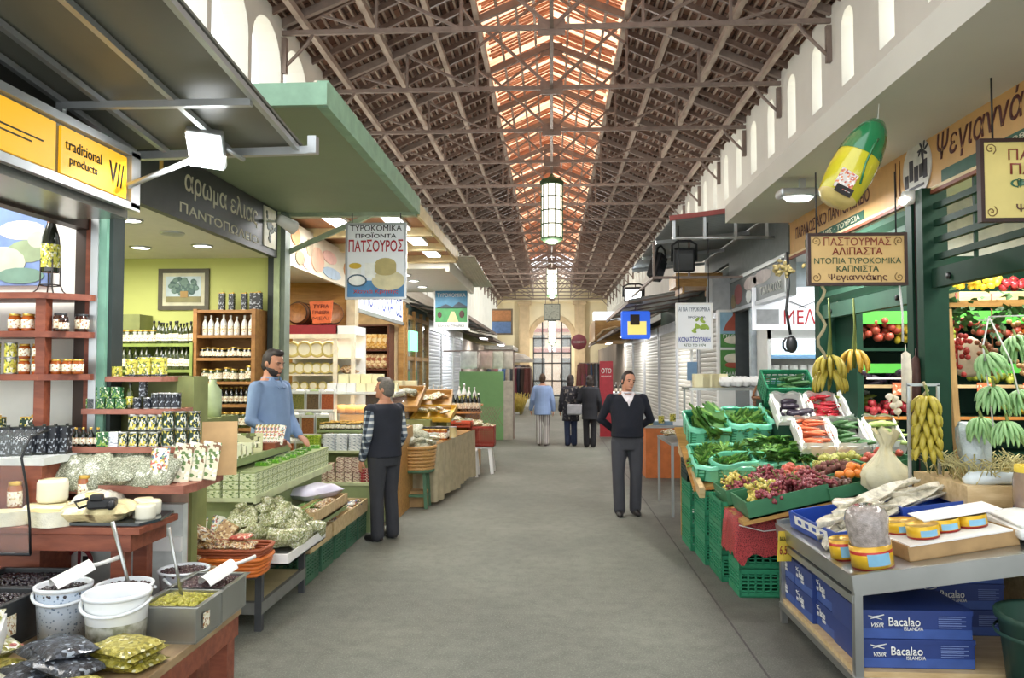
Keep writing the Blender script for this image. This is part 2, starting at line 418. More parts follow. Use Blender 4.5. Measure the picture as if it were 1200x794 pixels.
# --- end wall with the arched door
b = B(); yE = Y1; aw, at_ = 1.2, 4.85; sp = at_ - aw
b.b2((-7, yE, 0), (-aw, yE + .4, sp)); b.b2((aw, yE, 0), (7, yE + .4, sp))
for s in (-1, 1):
    b.prism([(s * 7, yE, sp), (s * 7, yE, 5.9), (0, yE, 5.9)] + [(s * aw * math.cos(a), yE, sp + aw * math.sin(a)) for a in [PI / 2 * (8 - k) / 8 for k in range(9)]], (0, .4, 0))
b.prism([(-7, yE, 5.9), (7, yE, 5.9), (3.6, yE, ZE + .05), (0, yE, ZR + .1), (-3.6, yE, ZE + .05)], (0, .4, 0))
struct('wall_back', b, M_CREAM)
M_STONE = mat('sand_stone', 'c7b08c', .85, var=.12, sc=3, bump=.15)
for x in (-1.72, 1.72):
    b = B(); b.box((x, yE - .18, 2.9), (.62, .36, 5.8)); b.box((x, yE - .2, 5.85), (.85, .42, .22), bev=.03); b.box((x, yE - .2, .25), (.8, .42, .5), bev=.03)
    o = struct('end_pillar', b, M_STONE)
b = B(); b.box((0, yE - .1, 6.0), (9, .22, .14), bev=.02); struct('trim_7', b, M_CREAM)
b = B(); N = 18
for i in range(N):
    a0, a1 = PI * i / N, PI * (i + 1) / N
    b.prism([(aw * math.cos(a0), yE - .06, sp + aw * math.sin(a0)), (aw * math.cos(a1), yE - .06, sp + aw * math.sin(a1)), ((aw + .3) * math.cos(a1), yE - .06, sp + (aw + .3) * math.sin(a1)), ((aw + .3) * math.cos(a0), yE - .06, sp + (aw + .3) * math.sin(a0))], (0, .1, 0))
struct('trim_8', b, M_STONE)
M_DARK = mat('dark_frame', '2a2a2c', .5)
M_GLASS = clear('door_glass', 'eef6fa', .05, .18)
d = B()
for x in (-1.17, -.6, 0, .6, 1.17): d.b2((x - .04, yE + .1, 0), (x + .04, yE + .2, sp + (0 if abs(x) > 1.1 else math.sqrt(max(0, aw * aw - x * x)))))
for z in (.06, 1.0, 2.1, 2.75, sp): d.b2((-aw, yE + .1, z - .04), (aw, yE + .2, z + .04))
do = struct('door_1', d, M_DARK)
g = B(); g.b2((-aw, yE + .14, 0), (aw, yE + .16, sp)); g.prism([(aw * math.cos(PI * k / 16), yE + .14, sp + aw * math.sin(PI * k / 16)) for k in range(17)], (0, .02, 0))
part('door_glass', g, M_GLASS, do)
g = B(); g.b2((-.56, yE + .02, 1.15), (-.5, yE + .06, 1.45)); g.b2((.5, yE + .02, 1.15), (.56, yE + .06, 1.45)); part('door_handle', g, M_DARK, do)
# street beyond the door
b = B(); b.b2((-8, yE + 5.5, 0), (8, yE + 5.9, 9)); 
for zz in (2.9, 4.3): b.b2((-8, yE + 5.2, zz), (8, yE + 5.5, zz + .25), 1)
for x in (-5, -3, -1, 1, 3, 5): b.b2((x - .4, yE + 5.45, .4), (x + .5, yE + 5.52, 2.5), 2); b.b2((x - .4, yE + 5.45, 3.3), (x + .5, yE + 5.52, 4.1), 2)
struct('street_wall', b, [mat('street_wall', 'e4cfc2', .8), mat('street_awning', 'a05a58', .8), mat('street_window', '3a4450', .3)])
# --- lanterns and clock on the axis
M_MILK = emis('lantern_milk_glass', 'fff8e6', 1.6); M_GREEN_IRON = mat('green_iron', '3f5a3c', .5, .4)
def lantern(y, z, h, label):
    r = .23; o = thing('hall_lantern', label, 'lantern', (0, y, z), 0, 'milk-glass lanterns along the hall')
    b = B(); b.lathe([(0, .04), (r - .02, .04), (r - .02, h - .05), (0, h - .05)], 10, sm=False); part('glass_shade', b, M_MILK, o)
    b = B()
    for k in range(10):
        a = 2 * PI * k / 10; b.bar((r * math.cos(a), r * math.sin(a), 0), (r * math.cos(a), r * math.sin(a), h), .022, .022)
    for zz in (0.03, h * .26, h * .5, h * .74, h - .03): b.tube([(r * math.cos(2 * PI * k / 20), r * math.sin(2 * PI * k / 20), zz) for k in range(20)], .016, 5, closed=True)
    b.lathe([(r + .03, h - .02), (r + .03, h + .04), (.06, h + .14), (.03, h + .2)], 10); b.lathe([(.05, -.1), (r, -.02), (r + .02, .02)], 10); part('iron_frame', b, M_GREEN_IRON, o)
    b = B(); b.tube([(0, 0, h + .15), (0, 0, 7.5 - z)], .014, 6); part('hanging_rod', b, M_STEEL, o)
    light('lantern_light', 'POINT', (0, y, z - .25), 130 if y < 20 else 170, .25, color=(1, .96, .88)).parent = None
    return o
lantern(16.4, 4.52, 1.22, 'tall milk-glass lantern with green iron frame, nearest of three under the skylight')
lantern(32.6, 4.85, 1.22, 'tall milk-glass lantern above the clock, second from the camera')
lantern(45.5, 3.3, 1.3, 'milk-glass lantern hanging low before the arched door')
o = thing('hanging_clock', 'square grey clock with black hands hanging under the second lantern', 'clock', (0, 36.18, 4.42))
b = B(); b.box((0, 0, 0), (.78, .16, .78), bev=.03); b.box((0, -.09, 0), (.7, .02, .7), 1); part('case', b, [mat('clock_rim', '4c5348', .5), mat('clock_face', '8f9488', .6)], o)
b = B()
for k in range(12):
    a = 2 * PI * k / 12; b.bar((.25 * math.sin(a), -.105, .25 * math.cos(a)), (.31 * math.sin(a), -.105, .31 * math.cos(a)), .03, .01)
part('hour_marks', b, M_DARK, o)
b = B(); b.bar((0, -.11, 0), (.17, -.11, .06), .035, .01); part('hour_hand', b, M_DARK, o)
b = B(); b.bar((0, -.12, 0), (-.14, -.12, -.22), .025, .01); part('minute_hand', b, M_DARK, o)
b = B(); b.tube([(-.3, 0, .38), (-.3, 0, 1.58)], .014, 6); b.tube([(.3, 0, .38), (.3, 0, 1.58)], .014, 6); part('hanging_rod', b, M_STEEL, o)
# ================================================================ GOODS, made once and copied
M_WHITE = mat('white_paint', 'ecebe6', .5, var=.04); M_ALU = mat('aluminium', 'b9bcbc', .35, .7, var=.05); M_INOX = mat('brushed_inox', 'b2b4b1', .32, .9, var=.1, sc=3)
M_BLACK = mat('black_plastic', '1b1c1e', .45); M_GREENW = mat('sage_green_board', '8f9d6c', .5, var=.06); M_OLIVEW = mat('olive_board', '7f8550', .6)
M_MAHOG = wood('mahogany_board', '6e3524', '97543b', (2, 10, 10)); M_PINE = wood('pine_board', '9c7038', 'c79a58', (2, 10, 10)); M_CRATEW = wood('crate_slat', 'b99a6a', 'dcc396', (2, 10, 10)); M_DARKW = wood('dark_wood', '4d2a1e', '6e4231', (2, 10, 10))
M_WICKER = wood('wicker', 'a9793f', 'd6ab6c', (30, 30, 60)); M_CARD = mat('cardboard', 'b89668', .8)
M_HERB = wrapped('dry_herb_in_film', [(0, '7d806a'), (.25, 'a3a78f'), (.5, '676b52'), (.68, 'cfd0bd'), (.85, '8f9276')], 230)
M_HERBG = wrapped('green_herb_in_film', [(0, '8e9660'), (.3, 'c4c69a'), (.55, 'a7a276'), (.75, 'e3e2d2'), (.9, '727a48')], 120)
M_NUT = wrapped('mixed_packs_in_film', [(0, 'b98a52'), (.25, 'e2d3ae'), (.45, '7d5836'), (.6, 'd9b47a'), (.8, 'f1ead8'), (.92, 'a14434')], 75)
def print_mat(name, base, inks, sc=(26, 26, 26)):
    """Printed pack: base colour with lines and patches of ink."""
    if name in MATS: return MATS[name]
    t = NT(name); v = t.obj(tuple(k * 2.4 for k in sc)); q = t.n('TexVoronoi', distance='CHEBYCHEV'); q.inputs['Scale'].default_value = 1; t.l(v, q.inputs['Vector'])
    g = t.n('SeparateColor'); t.l(q.outputs['Color'], g.inputs[0])
    st = [(0, base)]; p = .5
    for k in inks: st.append((p, k)); p += .5 / len(inks)
    t.col(t.ramp(g.outputs[0], st, 'CONSTANT')); t.set(.4); MATS[name] = t.m; return t.m
P_GREEN = print_mat('green_print', '2f6b3c', ['e7ead2', '1d3f26', '8fb04a', '2f6b3c'], (60, 60, 45))
P_DKGREEN = print_mat('dark_green_print', '1f3a2b', ['16261d', 'd9c95a', 'e8e8dc'], (45, 45, 35))
P_BLACK = print_mat('black_print', '20232a', ['14161a', 'aab0b8', '20232a'], (50, 50, 40))
P_CREAM = print_mat('cream_print', 'e6e7c4', ['cfd79e', '8a9a55', 'f1f0dd'], (40, 40, 60))
P_SOAP = print_mat('soap_carton_print', 'dfe6bd', ['6f8a4d', 'eef1d8', 'c3cf95'], (35, 35, 50))
P_LIME = print_mat('lime_pack', '8fae2e', ['c9d456', '6a8c1f'], (30, 30, 60))
P_GRASS = print_mat('bright_green_pack', '5f9a2c', ['84bd3f', '3f7a1e', 'dfe7bd'], (30, 30, 30))
P_WHITE = print_mat('white_carton_print', 'e8eaec', ['cfd5dc', 'f5f6f7', '9aa7b5'], (22, 22, 60))
P_PINK = print_mat('pink_brown_packs', 'd6c3ab', ['b2847a', 'efe2cd', '7d5148'], (30, 30, 60))
P_RED = print_mat('crimson_packs', '9c2630', ['e9ddcf', '7a1a24', 'c94a4a'], (30, 30, 60))
P_MIX = print_mat('colour_postcards', 'e9e4d4', ['8aa36a', 'c9685a', 'd8b45a', '4f6f8a', 'f6f3e8', '6d5a3f'], (34, 34, 34))
P_YEL = print_mat('yellow_green_label', 'cfc94e', ['e9e6c8', '5c6b2a', 'b3a238'], (45, 45, 40))
M_LABEL = print_mat('cream_label', 'efe9d3', ['d8c89b', 'a8764a', 'f6f2e4'], (50, 50, 50))
M_HONEY = mat('honey', '9a4a14', .15, coat=1); M_DKGLASS = mat('dark_glass', '161a12', .08, coat=1); M_OLGLASS = mat('olive_glass', '3a4420', .1, coat=1); M_GOLD = mat('gold_cap', 'c9a24a', .35, .6)
M_BROWNJAR = mat('brown_preserve', '3a1f16', .12, coat=1); M_OIL = mat('olive_oil_glass', '8a8f3a', .1, coat=1)
def jar(name, label, cat, body, lid=M_GOLD, lab=M_LABEL, r=.034, h=.085, parts=True, n=12):
    prof = [(0, 0), (r * .92, 0), (r, .006), (r, h * .8), (r * .8, h * .88), (r * .8, h * .9)]
    bl = [(r * .86, h * .88), (r * .88, h * .9), (r * .88, h), (0, h)]
    if parts:
        def mk():
            o = thing(name, label, cat); b = B(); b.lathe(prof, n); part('glass', b, body, o)
            b = B(); b.lathe(bl, n); part('lid', b, lid, o)
            b = B(); b.lathe([(r * 1.01, h * .18), (r * 1.03, h * .2), (r * 1.03, h * .66), (r * 1.01, h * .68)], n); part('paper_label', b, lab, o); return o
    else:
        me = None
        def mk():
            b = B(); b.lathe(prof + bl, n, ms=[0, 0, 0, 0, 0, 0, 1, 1, 1]); b.lathe([(r * 1.02, h * .2), (r * 1.02, h * .66)], n, 2)
            return solo(name, b, [body, lid, lab], label, cat)
    return Stock(mk)
def bottle(name, label, cat, body, cap=M_GOLD, lab=M_LABEL, r=.036, h=.27, parts=False, n=10):
    prof = [(0, 0), (r * .95, 0), (r, .008), (r, h * .58), (r * .8, h * .68), (r * .36, h * .8), (r * .34, h * .9)]
    cp = [(r * .42, h * .9), (r * .42, h), (0, h)]
    def mk():
        if not parts:
            b = B(); b.lathe(prof + cp, n, ms=[0] * 7 + [1, 1]); b.lathe([(r * 1.03, h * .15), (r * 1.03, h * .46)], n, 2); return solo(name, b, [body, cap, lab], label, cat)
        o = thing(name, label, cat); b = B(); b.lathe(prof, n); part('glass', b, body, o); b = B(); b.lathe(cp, n); part('cap', b, cap, o)
        b = B(); b.lathe([(r * 1.01, h * .15), (r * 1.03, h * .16), (r * 1.03, h * .46), (r * 1.01, h * .47)], n); part('paper_label', b, lab, o); return o
    return Stock(mk)
def carton(name, label, cat, m, w, d, h, bev=.002, lid=None):
    def mk():
        b = B(); b.box((0, 0, h / 2), (w, d, h), 0, bev=bev)
        if lid: b.box((0, 0, h - .004), (w + .003, d + .003, .012), 1)
        return solo(name, b, [m] + ([lid] if lid else []), label, cat)
    return Stock(mk)
def oil_tin(name, label, cat, m, w=.06, d=.045, h=.13, capm=M_GOLD):
    def mk():
        b = B(); b.box((0, 0, h / 2), (w, d, h), 0, bev=.004); b.box((0, 0, h), (w * .96, d * .96, .006), 1); b.cyl((w * .25, 0, h), (w * .25, 0, h + .014), .009, n=8, m=1); b.box((0, 0, .008), (w + .002, d + .002, .01), 1)
        return solo(name, b, [m, capm], label, cat)
    return Stock(mk)
def can(name, label, cat, m, r=.04, h=.11, rim=None, n=14):
    def mk():
        b = B(); b.lathe([(0, 0), (r, 0), (r, .005), (r * .98, .008), (r * .98, h - .008), (r, h - .005), (r, h), (r * .93, h - .002), (0, h - .004)], n, ms=[1, 1, 1, 0, 1, 1, 1, 1])
        return solo(name, b, [m, rim or M_INOX], label, cat)
    return Stock(mk)
def bag_bm(w, d, h, seed=0, neck=False):
    b = B(); n = 10
    def f(sg):
        def g(u, v):
            x, y = 2 * u - 1, 2 * v - 1; k = max(0, (1 - x ** 4)) * max(0, (1 - y ** 4))
            nz = mnoise.noise(Vector((x * 2.2 + seed, y * 2.2, sg * 3)))
            return (x * w / 2 * (1 + .05 * nz), y * d / 2 * (1 + .06 * nz), sg * h / 2 * k ** .5 * (1 + .35 * nz) + h / 2)
        return g
    b.sheet(f(1), n, n); b.sheet(f(-1), n, n)
    if neck: b.lathe([(w * .2, h * .8), (w * .07, h * 1.15), (w * .22, h * 1.45)], 9)
    bmesh.ops.remove_doubles(b.bm, verts=b.bm.verts[:], dist=.0005)
    return b
def bag(name, label, cat, m, w=.16, d=.22, h=.06, seed=0, neck=False):
    return Stock(lambda: solo(name, bag_bm(w, d, h, seed, neck), m, label, cat))
def wheel(name, label, cat, rind, face, r=.13, h=.09):
    def mk():
        b = B(); b.lathe([(0, 0), (r * .9, 0), (r, h * .2), (r * 1.02, h * .5), (r, h * .8), (r * .9, h), (r * .7, h), (0, h)], 20, ms=[0, 0, 0, 0, 0, 0, 1])
        return solo(name, b, [rind, face], label, cat)
    return Stock(mk)
def frame_pts(w, h): return [(-w / 2, -h / 2), (w / 2, -h / 2), (w / 2, h / 2), (-w / 2, h / 2)]
def frame_bm(w, h, t, d, m=0, b=None, back=None):
    """Upright rectangular frame about the origin in the xz plane."""
    b = b or B()
    for s in (-1, 1):
        b.box((s * (w - t) / 2, 0, 0), (t, d, h), m); b.box((0, 0, s * (h - t) / 2), (w - 2 * t, d, t), m)
    return b
def hanging_sign(name, label, w, h, loc, face, rim, rx=FRONT, rod=None, thick=.05, rz=0):
    o = thing(name, label, 'sign', loc, rz)
    b = B(); b.box((0, 0, 0), (w - .02, thick * .7, h - .02)); part('sign_face', b, face, o)
    part('sign_frame', frame_bm(w, h, .022, thick), rim, o)
    if rod:
        b = B()
        for s in (-1, 1): b.tube([(s * w * .4, 0, h / 2 - .01), (s * w * .4, 0, h / 2 + rod)], .006, 5)
        part('hanging_wire', b, M_DARK, o)
    return o
def downlight(x, y, z, where, on=True):
    o = thing('downlight', f'round recessed ceiling light {where}', 'ceiling light', (x, y, z), 0, 'recessed ceiling lights')
    b = B(); b.lathe([(.075, 0), (.095, -.012), (.1, 0), (.1, .01)], 18); part('trim_ring', b, M_ALU, o)
    b = B(); b.lathe([(0, -.004), (.078, -.004)], 18); part('lens', b, emis('lamp_lens', 'fffaf0', 6) if on else mat('unlit_lens', '8d8f8c', .3), o)
    return o
def tube_light(x, y, z, L, where, rz=0, power=0, w=.2, group='fluorescent fittings under the canopies'):
    o = thing('fluorescent_fitting', f'white fluorescent ceiling fitting {where}', 'ceiling light', (x, y, z), rz, group)
    b = B(); b.box((0, 0, -.02), (w, L, .04), bev=.006); part('housing', b, M_WHITE, o)
    b = B(); b.box((0, 0, -.046), (w * .9, L * .97, .014)); part('diffuser', b, emis('tube_glow', 'ffffff', 4), o)
    if power: light('fitting_light', 'AREA', (x, y, z - .08), power, w, L, (0, 0, rz))
    return o
def crate_bm(w, d, h, t=.012, slots=True):
    """Open plastic crate: rim, posts and slotted walls."""
    b = B(); b.box((0, 0, t / 2), (w, d, t))
    for s in (-1, 1):
        for ax in (0, 1):
            L, off = (w, d) if ax == 0 else (d, w)
            def bx(u, z, lu, lz, th=t):
                c = (u, s * (off / 2 - th / 2), z) if ax == 0 else (s * (off / 2 - th / 2), u, z)
                dd = (lu, th, lz) if ax == 0 else (th, lu, lz); b.box(c, dd)
            bx(0, h - .018, L, .036, t * 1.5); bx(0, .02, L, .04)
            nb = max(3, int((h - .08) / .026)); 
            for k in range(nb): bx(0, .05 + (h - .1) * k / (nb - 1), L, .011)
            nv = max(4, int(L / .06))
            for k in range(nv + 1): bx(-L / 2 + t + (L - 2 * t) * k / nv, h / 2, .014, h - .04, t * 1.2)
    return b
def crate(name, label, m, w, d, h): return Stock(lambda: solo(name, crate_bm(w, d, h), m, label, 'crate'))
def tray_bm(w, d, h, t=.012, flare=1):
    b = B(); b.box((0, 0, t / 2), (w, d, t))
    for s in (-1, 1): b.box((0, s * (d / 2 - t / 2), h / 2), (w, t, h)); b.box((s * (w / 2 - t / 2), 0, h / 2), (t, d - 2 * t, h))
    return b
def basket_bm(w, d, h, rows=6, top=1.15, rnd=False):
    """Woven basket with a flared, bulging wall."""
    b = B(); n = 36
    def ring(z, k):
        pts = []
        for i in range(n):
            a = 2 * PI * i / n; ca, sa = math.cos(a), math.sin(a)
            e = 1 if rnd else 1 / max(abs(ca), abs(sa)) ** .75
            pts.append((w / 2 * k * ca * e, d / 2 * k * sa * e, z))
        return pts
    for r in range(rows + 1):
        k = (1 + (top - 1) * r / rows) / top; z = h * r / rows
        pts = [(p[0] * (1 + .012 * (-1) ** (i + r)), p[1] * (1 + .012 * (-1) ** (i + r)), p[2]) for i, p in enumerate(ring(z, k))]
        b.tube(pts, h / rows * .56, 6, closed=True)
    b.tube(ring(h, 1.02), h / rows * .6, 6, closed=True)
    b.poly(ring(.005, 1 / top))
    return b
def mound_bm(w, d, h, seed=0, n=14, amp=.1, rnd=False):
    """Loose goods heaped in a container, surface only."""
    b = B()
    def f(u, v):
        x, y = 2 * u - 1, 2 * v - 1
        if rnd:
            e = max(abs(x), abs(y)); rr = math.hypot(x, y) or 1; x, y = x / rr * e, y / rr * e
        k = max(0, 1 - x * x) * max(0, 1 - y * y)
        return (x * w / 2, y * d / 2, h * k ** .6 + amp * h * mnoise.noise(Vector((x * 3 + seed, y * 3, 1))))
    b.sheet(f, n, n); return b
def beads(b, w, d, zf, r, n, seed=0, m=0, rnd=False, sq=1, u=7, v=5):
    rn = random.Random(seed)
    for _ in range(n):
        x, y = rn.uniform(-1, 1), rn.uniform(-1, 1)
        if rnd and x * x + y * y > 1: continue
        b.ball((x * w / 2, y * d / 2, zf(x, y) + r * rn.uniform(-.2, .5)), (r, r, r * sq), m, u, v, (rn.uniform(0, 3), rn.uniform(0, 3), 0))
# ================================================================ LEFT SHELL: shops, partitions, canopies
M_GYEL = mat('yellow_green_wall', 'c3c877', .7, var=.05, sc=1.5); M_OFF = mat('offwhite_ceiling', 'dcd9cc', .7, var=.03)
b = B(); b.b2((-6.6, 1.0, 0), (-6.4, Y1, 3.5)); struct('wall_left_outer', b, M_GYEL)
b = B(); b.b2((-6.6, 1.0, 3.42), (-2.78, 4.5, 3.55)); b.b2((-6.6, 4.5, 3.42), (-3.3, Y1, 3.55)); struct('shops_ceiling_left', b, M_OFF)
b = B(); b.b2((-6.4, 4.55, 0), (-2.82, 4.65, 3.42)); struct('wall_left_partition_1', b, mat('white_shop_wall', 'efeee6', .6, var=.03))
b = B(); b.b2((-6.4, 7.78, 0), (-2.88, 7.88, 3.42)); struct('wall_left_partition_2', b, M_GYEL)
b = B(); b.b2((-6.4, 10.68, 0), (-2.84, 10.78, 3.42)); 
for i in range(9): b.b2((-6.4, 10.665, .2 + .37 * i), (-2.84, 10.68, .205 + .37 * i))
struct('wall_left_partition_3', b, wood('panel_wood', 'a9742f', 'cf9d55', (1.2, 6, 9)))
b = B(); b.b2((-6.4, 14.2, 0), (-2.84, 14.3, 3.42)); struct('wall_left_partition_4', b, mat('warm_wall', 'e3c89a', .7))
b = B(); b.b2((-6.4, 4.65, 2.9), (-2.84, 7.78, 2.96)); struct('oil_shop_ceiling', b, M_OFF)
b = B(); b.b2((-6.4, 7.84, 2.96), (-2.86, 10.7, 3.0)); struct('cheese_shop_ceiling', b, M_OFF)
b = B(); b.b2((-6.4, 4.65, 0), (-2.75, 10.6, .14)); struct('shop_step_floor', b, mat('shop_floor', '8f8a7c', .5))
for px, py, on in ((133, 255, 1), (152, 258, 1), (165, 290, 1), (202, 273, 0), (237, 288, 1)):
    p = at(px, py, z=2.895); downlight(p.x, p.y, 2.895, {133: 'nearest the green shop post', 152: 'left of the dark signboard', 165: 'above the tree picture', 202: 'unlit, above the tree picture', 237: 'above the bookcase of jars'}[px], on)
light('shop_light', 'AREA', (-4.2, 6.2, 2.85), 45, 1.6, 1.6, color=(1, .97, .88))
light('shop_light', 'AREA', (-3.9, 9.2, 2.9), 12, 1.0, 1.4, color=(1, .9, .72))
light('shop_light', 'AREA', (-3.8, 12.6, 3.0), 20, 1.0, 1.6, color=(1, .86, .62))
light('shop_light', 'AREA', (-3.6, 3.6, 3.3), 30, .8, .8, color=(1, .98, .95))
# --- posts between the shops
b = B(); b.b2((-2.84, 4.42, 0), (-2.775, 4.56, 3.4), 0); b.b2((-2.775, 4.42, 0), (-2.735, 4.56, 3.4), 1); b.b2((-2.735, 4.40, 0), (-2.69, 4.56, 3.4), 2); b.b2((-2.69, 4.41, 0), (-2.645, 4.56, 3.4), 3); b.b2((-2.645, 4.44, 0), (-2.62, 4.56, 3.4), 4)
struct('oil_shop_pillar', b, [mat('brown_jamb', '3d3029', .5), M_MAHOG, M_ALU, mat('teal_post', '6f9a86', .5), mat('dark_post', '2d3533', .5)])
b = B(); b.b2((-2.9, 7.68, 0), (-2.84, 7.86, 3.36), 0); b.b2((-2.84, 7.68, 0), (-2.78, 7.86, 3.36), 1); b.b2((-2.78, 7.7, 0), (-2.73, 7.86, 3.36), 2)
struct('cheese_shop_pillar', b, [mat('dark_post', '2d3533'), mat('pale_green_post', 'b9c69a', .5), mat('grey_green_post', '6d7868', .5)])
b = B(); b.b2((-2.88, 10.62, 0), (-2.76, 10.82, 3.3)); struct('pack_shop_pillar', b, mat('cream_post', 'd9c7a0', .5))
b = B(); b.b2((-2.86, 14.15, 0), (-2.76, 14.35, 3.0)); struct('dark_shop_pillar', b, M_PINE)
# --- green concrete canopy over the oil shop
M_GCAN = mat('green_canopy_paint', '8f9c80', .7, var=.05, sc=2); M_GEDGE = mat('green_canopy_edge', '8fb397', .6)
b = B(); b.b2((-3.3, 4.6, 3.37), (-1.44, 7.86, 3.5), 0); b.b2((-1.44, 4.59, 3.355), (-1.37, 7.87, 3.52), 1); b.b2((-3.3, 4.56, 3.36), (-1.37, 4.6, 3.5), 1)
struct('green_canopy_ceiling', b, [M_GCAN, M_GEDGE])
b = B(); b.bar((-2.78, 7.84, 2.95), (-1.85, 7.84, 3.36), .04, .05); b.b2((-2.85, 7.8, 3.33), (-1.4, 7.9, 3.37)); struct('trim_9', b, mat('sage_brace', '8d9a7e', .5))
# --- brown timber canopy with cream beams
b = B(); b.b2((-3.3, 7.9, 3.4), (-1.42, 11.1, 3.46), 0)
for y in (8.9, 10.0, 11.1): b.b2((-3.1, y - .06, 3.3), (-1.4, y + .06, 3.41), 1)
b.b2((-1.42, 7.9, 3.34), (-1.38, 11.2, 3.48), 1)
struct('timber_canopy_ceiling', b, [wood('canopy_plywood', '8a5532', 'ab7448', (4, 1, 4)), mat('cream_beam', 'd9c594', .6)])
for x, y, w in ((-2.35, 8.3, 'left behind the hanging cheese sign'), (-1.72, 8.35, 'right of the hanging cheese sign'), (-1.7, 9.45, 'in the middle bay of the timber canopy'), (-1.68, 10.5, 'in the far bay of the timber canopy')):
    tube_light(x, y, 3.4, .75, w, power=9)
b = B(); b.b2((-3.3, 11.15, 3.22), (-1.56, 14.6, 3.3)); b.b2((-1.56, 11.15, 3.18), (-1.5, 14.6, 3.36)); struct('white_canopy_ceiling', b, M_OFF)
for i, p in enumerate(((467, 315), (475, 322), (485, 329), (495, 336))):
    q = at(*p, z=3.215); downlight(q.x, q.y, 3.215, f'{ORD[i]} of the row under the white canopy')
light('canopy_light', 'AREA', (-2.1, 12.8, 3.15), 26, .6, 2.4)
b = B()
for i in range(16): b.bar((-1.45 + .02 * i, 11.2, 3.4 + .006 * (i % 2)), (-1.62 + .028 * i, 15.2, 3.38 + .006 * (i % 2)), .026, .01)
solo('ribbed_sheet', b, mat('pale_sheet', 'cfccbe', .5), 'pale ribbed sheet jutting from the edge of the white canopy', 'awning sheet')
# --- dark sheet awning over the near shop
b = B(); T = lambda y: 3.06 + (4.42 - y) * .1
b.prism([(-2.75, 1.2, T(1.2)), (-1.47, 1.2, T(1.2)), (-1.47, 4.42, T(4.42)), (-2.75, 4.42, T(4.42))], (0, 0, .015), 0)
ao = thing('sheet_awning', 'dark grey sheet awning on pale tubes over the yellow sign', 'awning', (0, 0, 0)); part('awning_sheet', b, mat('dark_awning_sheet', '6d6d63', .45, var=.2, sc=1.2), ao)
b = B()
for x in (-2.48, -2.28, -1.9, -1.49): b.bar((x, 1.2, T(1.2) - .025), (x, 4.4, T(4.4) - .025), .03, .03)
b.bar((-2.5, 3.72, T(3.72) - .05), (-1.5, 3.72, T(3.72) - .05), .035, .035)
b.bar((-2.5, 4.4, T(4.4) - .05), (-1.38, 4.4, T(4.4) - .03), .045, .045); b.box((-1.4, 4.4, T(4.4)), (.05, .06, .1))
b.bar((-2.48, 3.72, T(3.72) - .03), (-2.48, 3.72, 2.97), .03, .03)
part('tube_frame', b, M_ALU, ao)
b = B(); b.b2((-2.8, 1.2, 2.97), (-2.7, 4.42, 3.42), 0)
for i in range(20): b.b2((-2.7, 3.2 + i * .055, 3.02), (-2.685, 3.225 + i * .055, 3.2), 1)
struct('fascia_wall_left', b, [mat('fascia_dark', '70706c', .5), M_BLACK])
# floodlight
fo = thing('floodlight', 'lit white floodlight on a bracket below the dark sheet awning', 'lamp', (-1.93, 4.15, 2.97), 0, rot=(R(-38), R(6), R(12)))
b = B(); b.box((0, 0, .02), (.2, .24, .05), bev=.01); part('housing', b, M_ALU, fo)
b = B(); b.box((0, 0, -.012), (.18, .22, .01)); part('lens', b, emis('floodlight_lens', 'f6fbff', 9), fo)
b = B(); b.tube([(-.36, .12, -.25), (-.05, .06, .0)], .016, 8); b.tube([(.1, 0, .04), (.18, .1, .09)], .014, 6); part('bracket_arm', b, M_ALU, fo)
light('floodlight_light', 'AREA', (-1.93, 4.12, 2.92), 22, .2, .2, (R(18), 0, 0))
# --- yellow light box
so = thing('lightbox_sign', 'long silver light box with glowing yellow panels under the dark awning', 'sign', (0, 0, 0))
b = B()
b.b2((-2.75, 1.2, 2.65), (-2.37, 4.2, 2.96), 0)
for z in (2.655, 2.955): b.b2((-2.37, 1.2, z - .02), (-2.335, 4.21, z + .02), 1)
b.b2((-2.37, 4.12, 2.65), (-2.335, 4.21, 2.96), 1); b.b2((-2.8, 1.2, 2.6), (-2.4, 4.2, 2.65), 0)
part('case', b, [mat('lightbox_grey', '9a9c98', .25, .5), M_ALU], so)
M_YEL = emis('yellow_backlit_panel', 'e3a91c', .42); M_INK = mat('black_ink', '1c1712', .6)
for (ya, yb) in ((3.53, 4.1), (2.9, 3.49)):
    b = B(); b.b2((-2.365, ya, 2.69), (-2.352, yb, 2.92)); po = part('yellow_panel', b, M_YEL, so)
    if ya > 3.5:
        text('lettering', 'traditional', .3, .055, (-2.351, 3.71, 2.842), LEFTW, M_INK, so); text('lettering', 'products', .23, .055, (-2.351, 3.71, 2.765), LEFTW, M_INK, so)
        text('lettering', 'V//', .14, .13, (-2.351, 4.0, 2.8), LEFTW, M_INK, so)
    else:
        b = B(); b.b2((-2.352, 2.95, 2.8), (-2.349, 3.4, 2.807)); b.b2((-2.352, 2.95, 2.775), (-2.349, 3.32, 2.782)); part('lettering', b, M_INK, so)
# window head of the near shop
b = B(); b.b2((-2.84, 1.2, 2.58), (-2.76, 4.45, 2.66)); struct('window_lintel', b, mat('brown_jamb', '3d3029'))
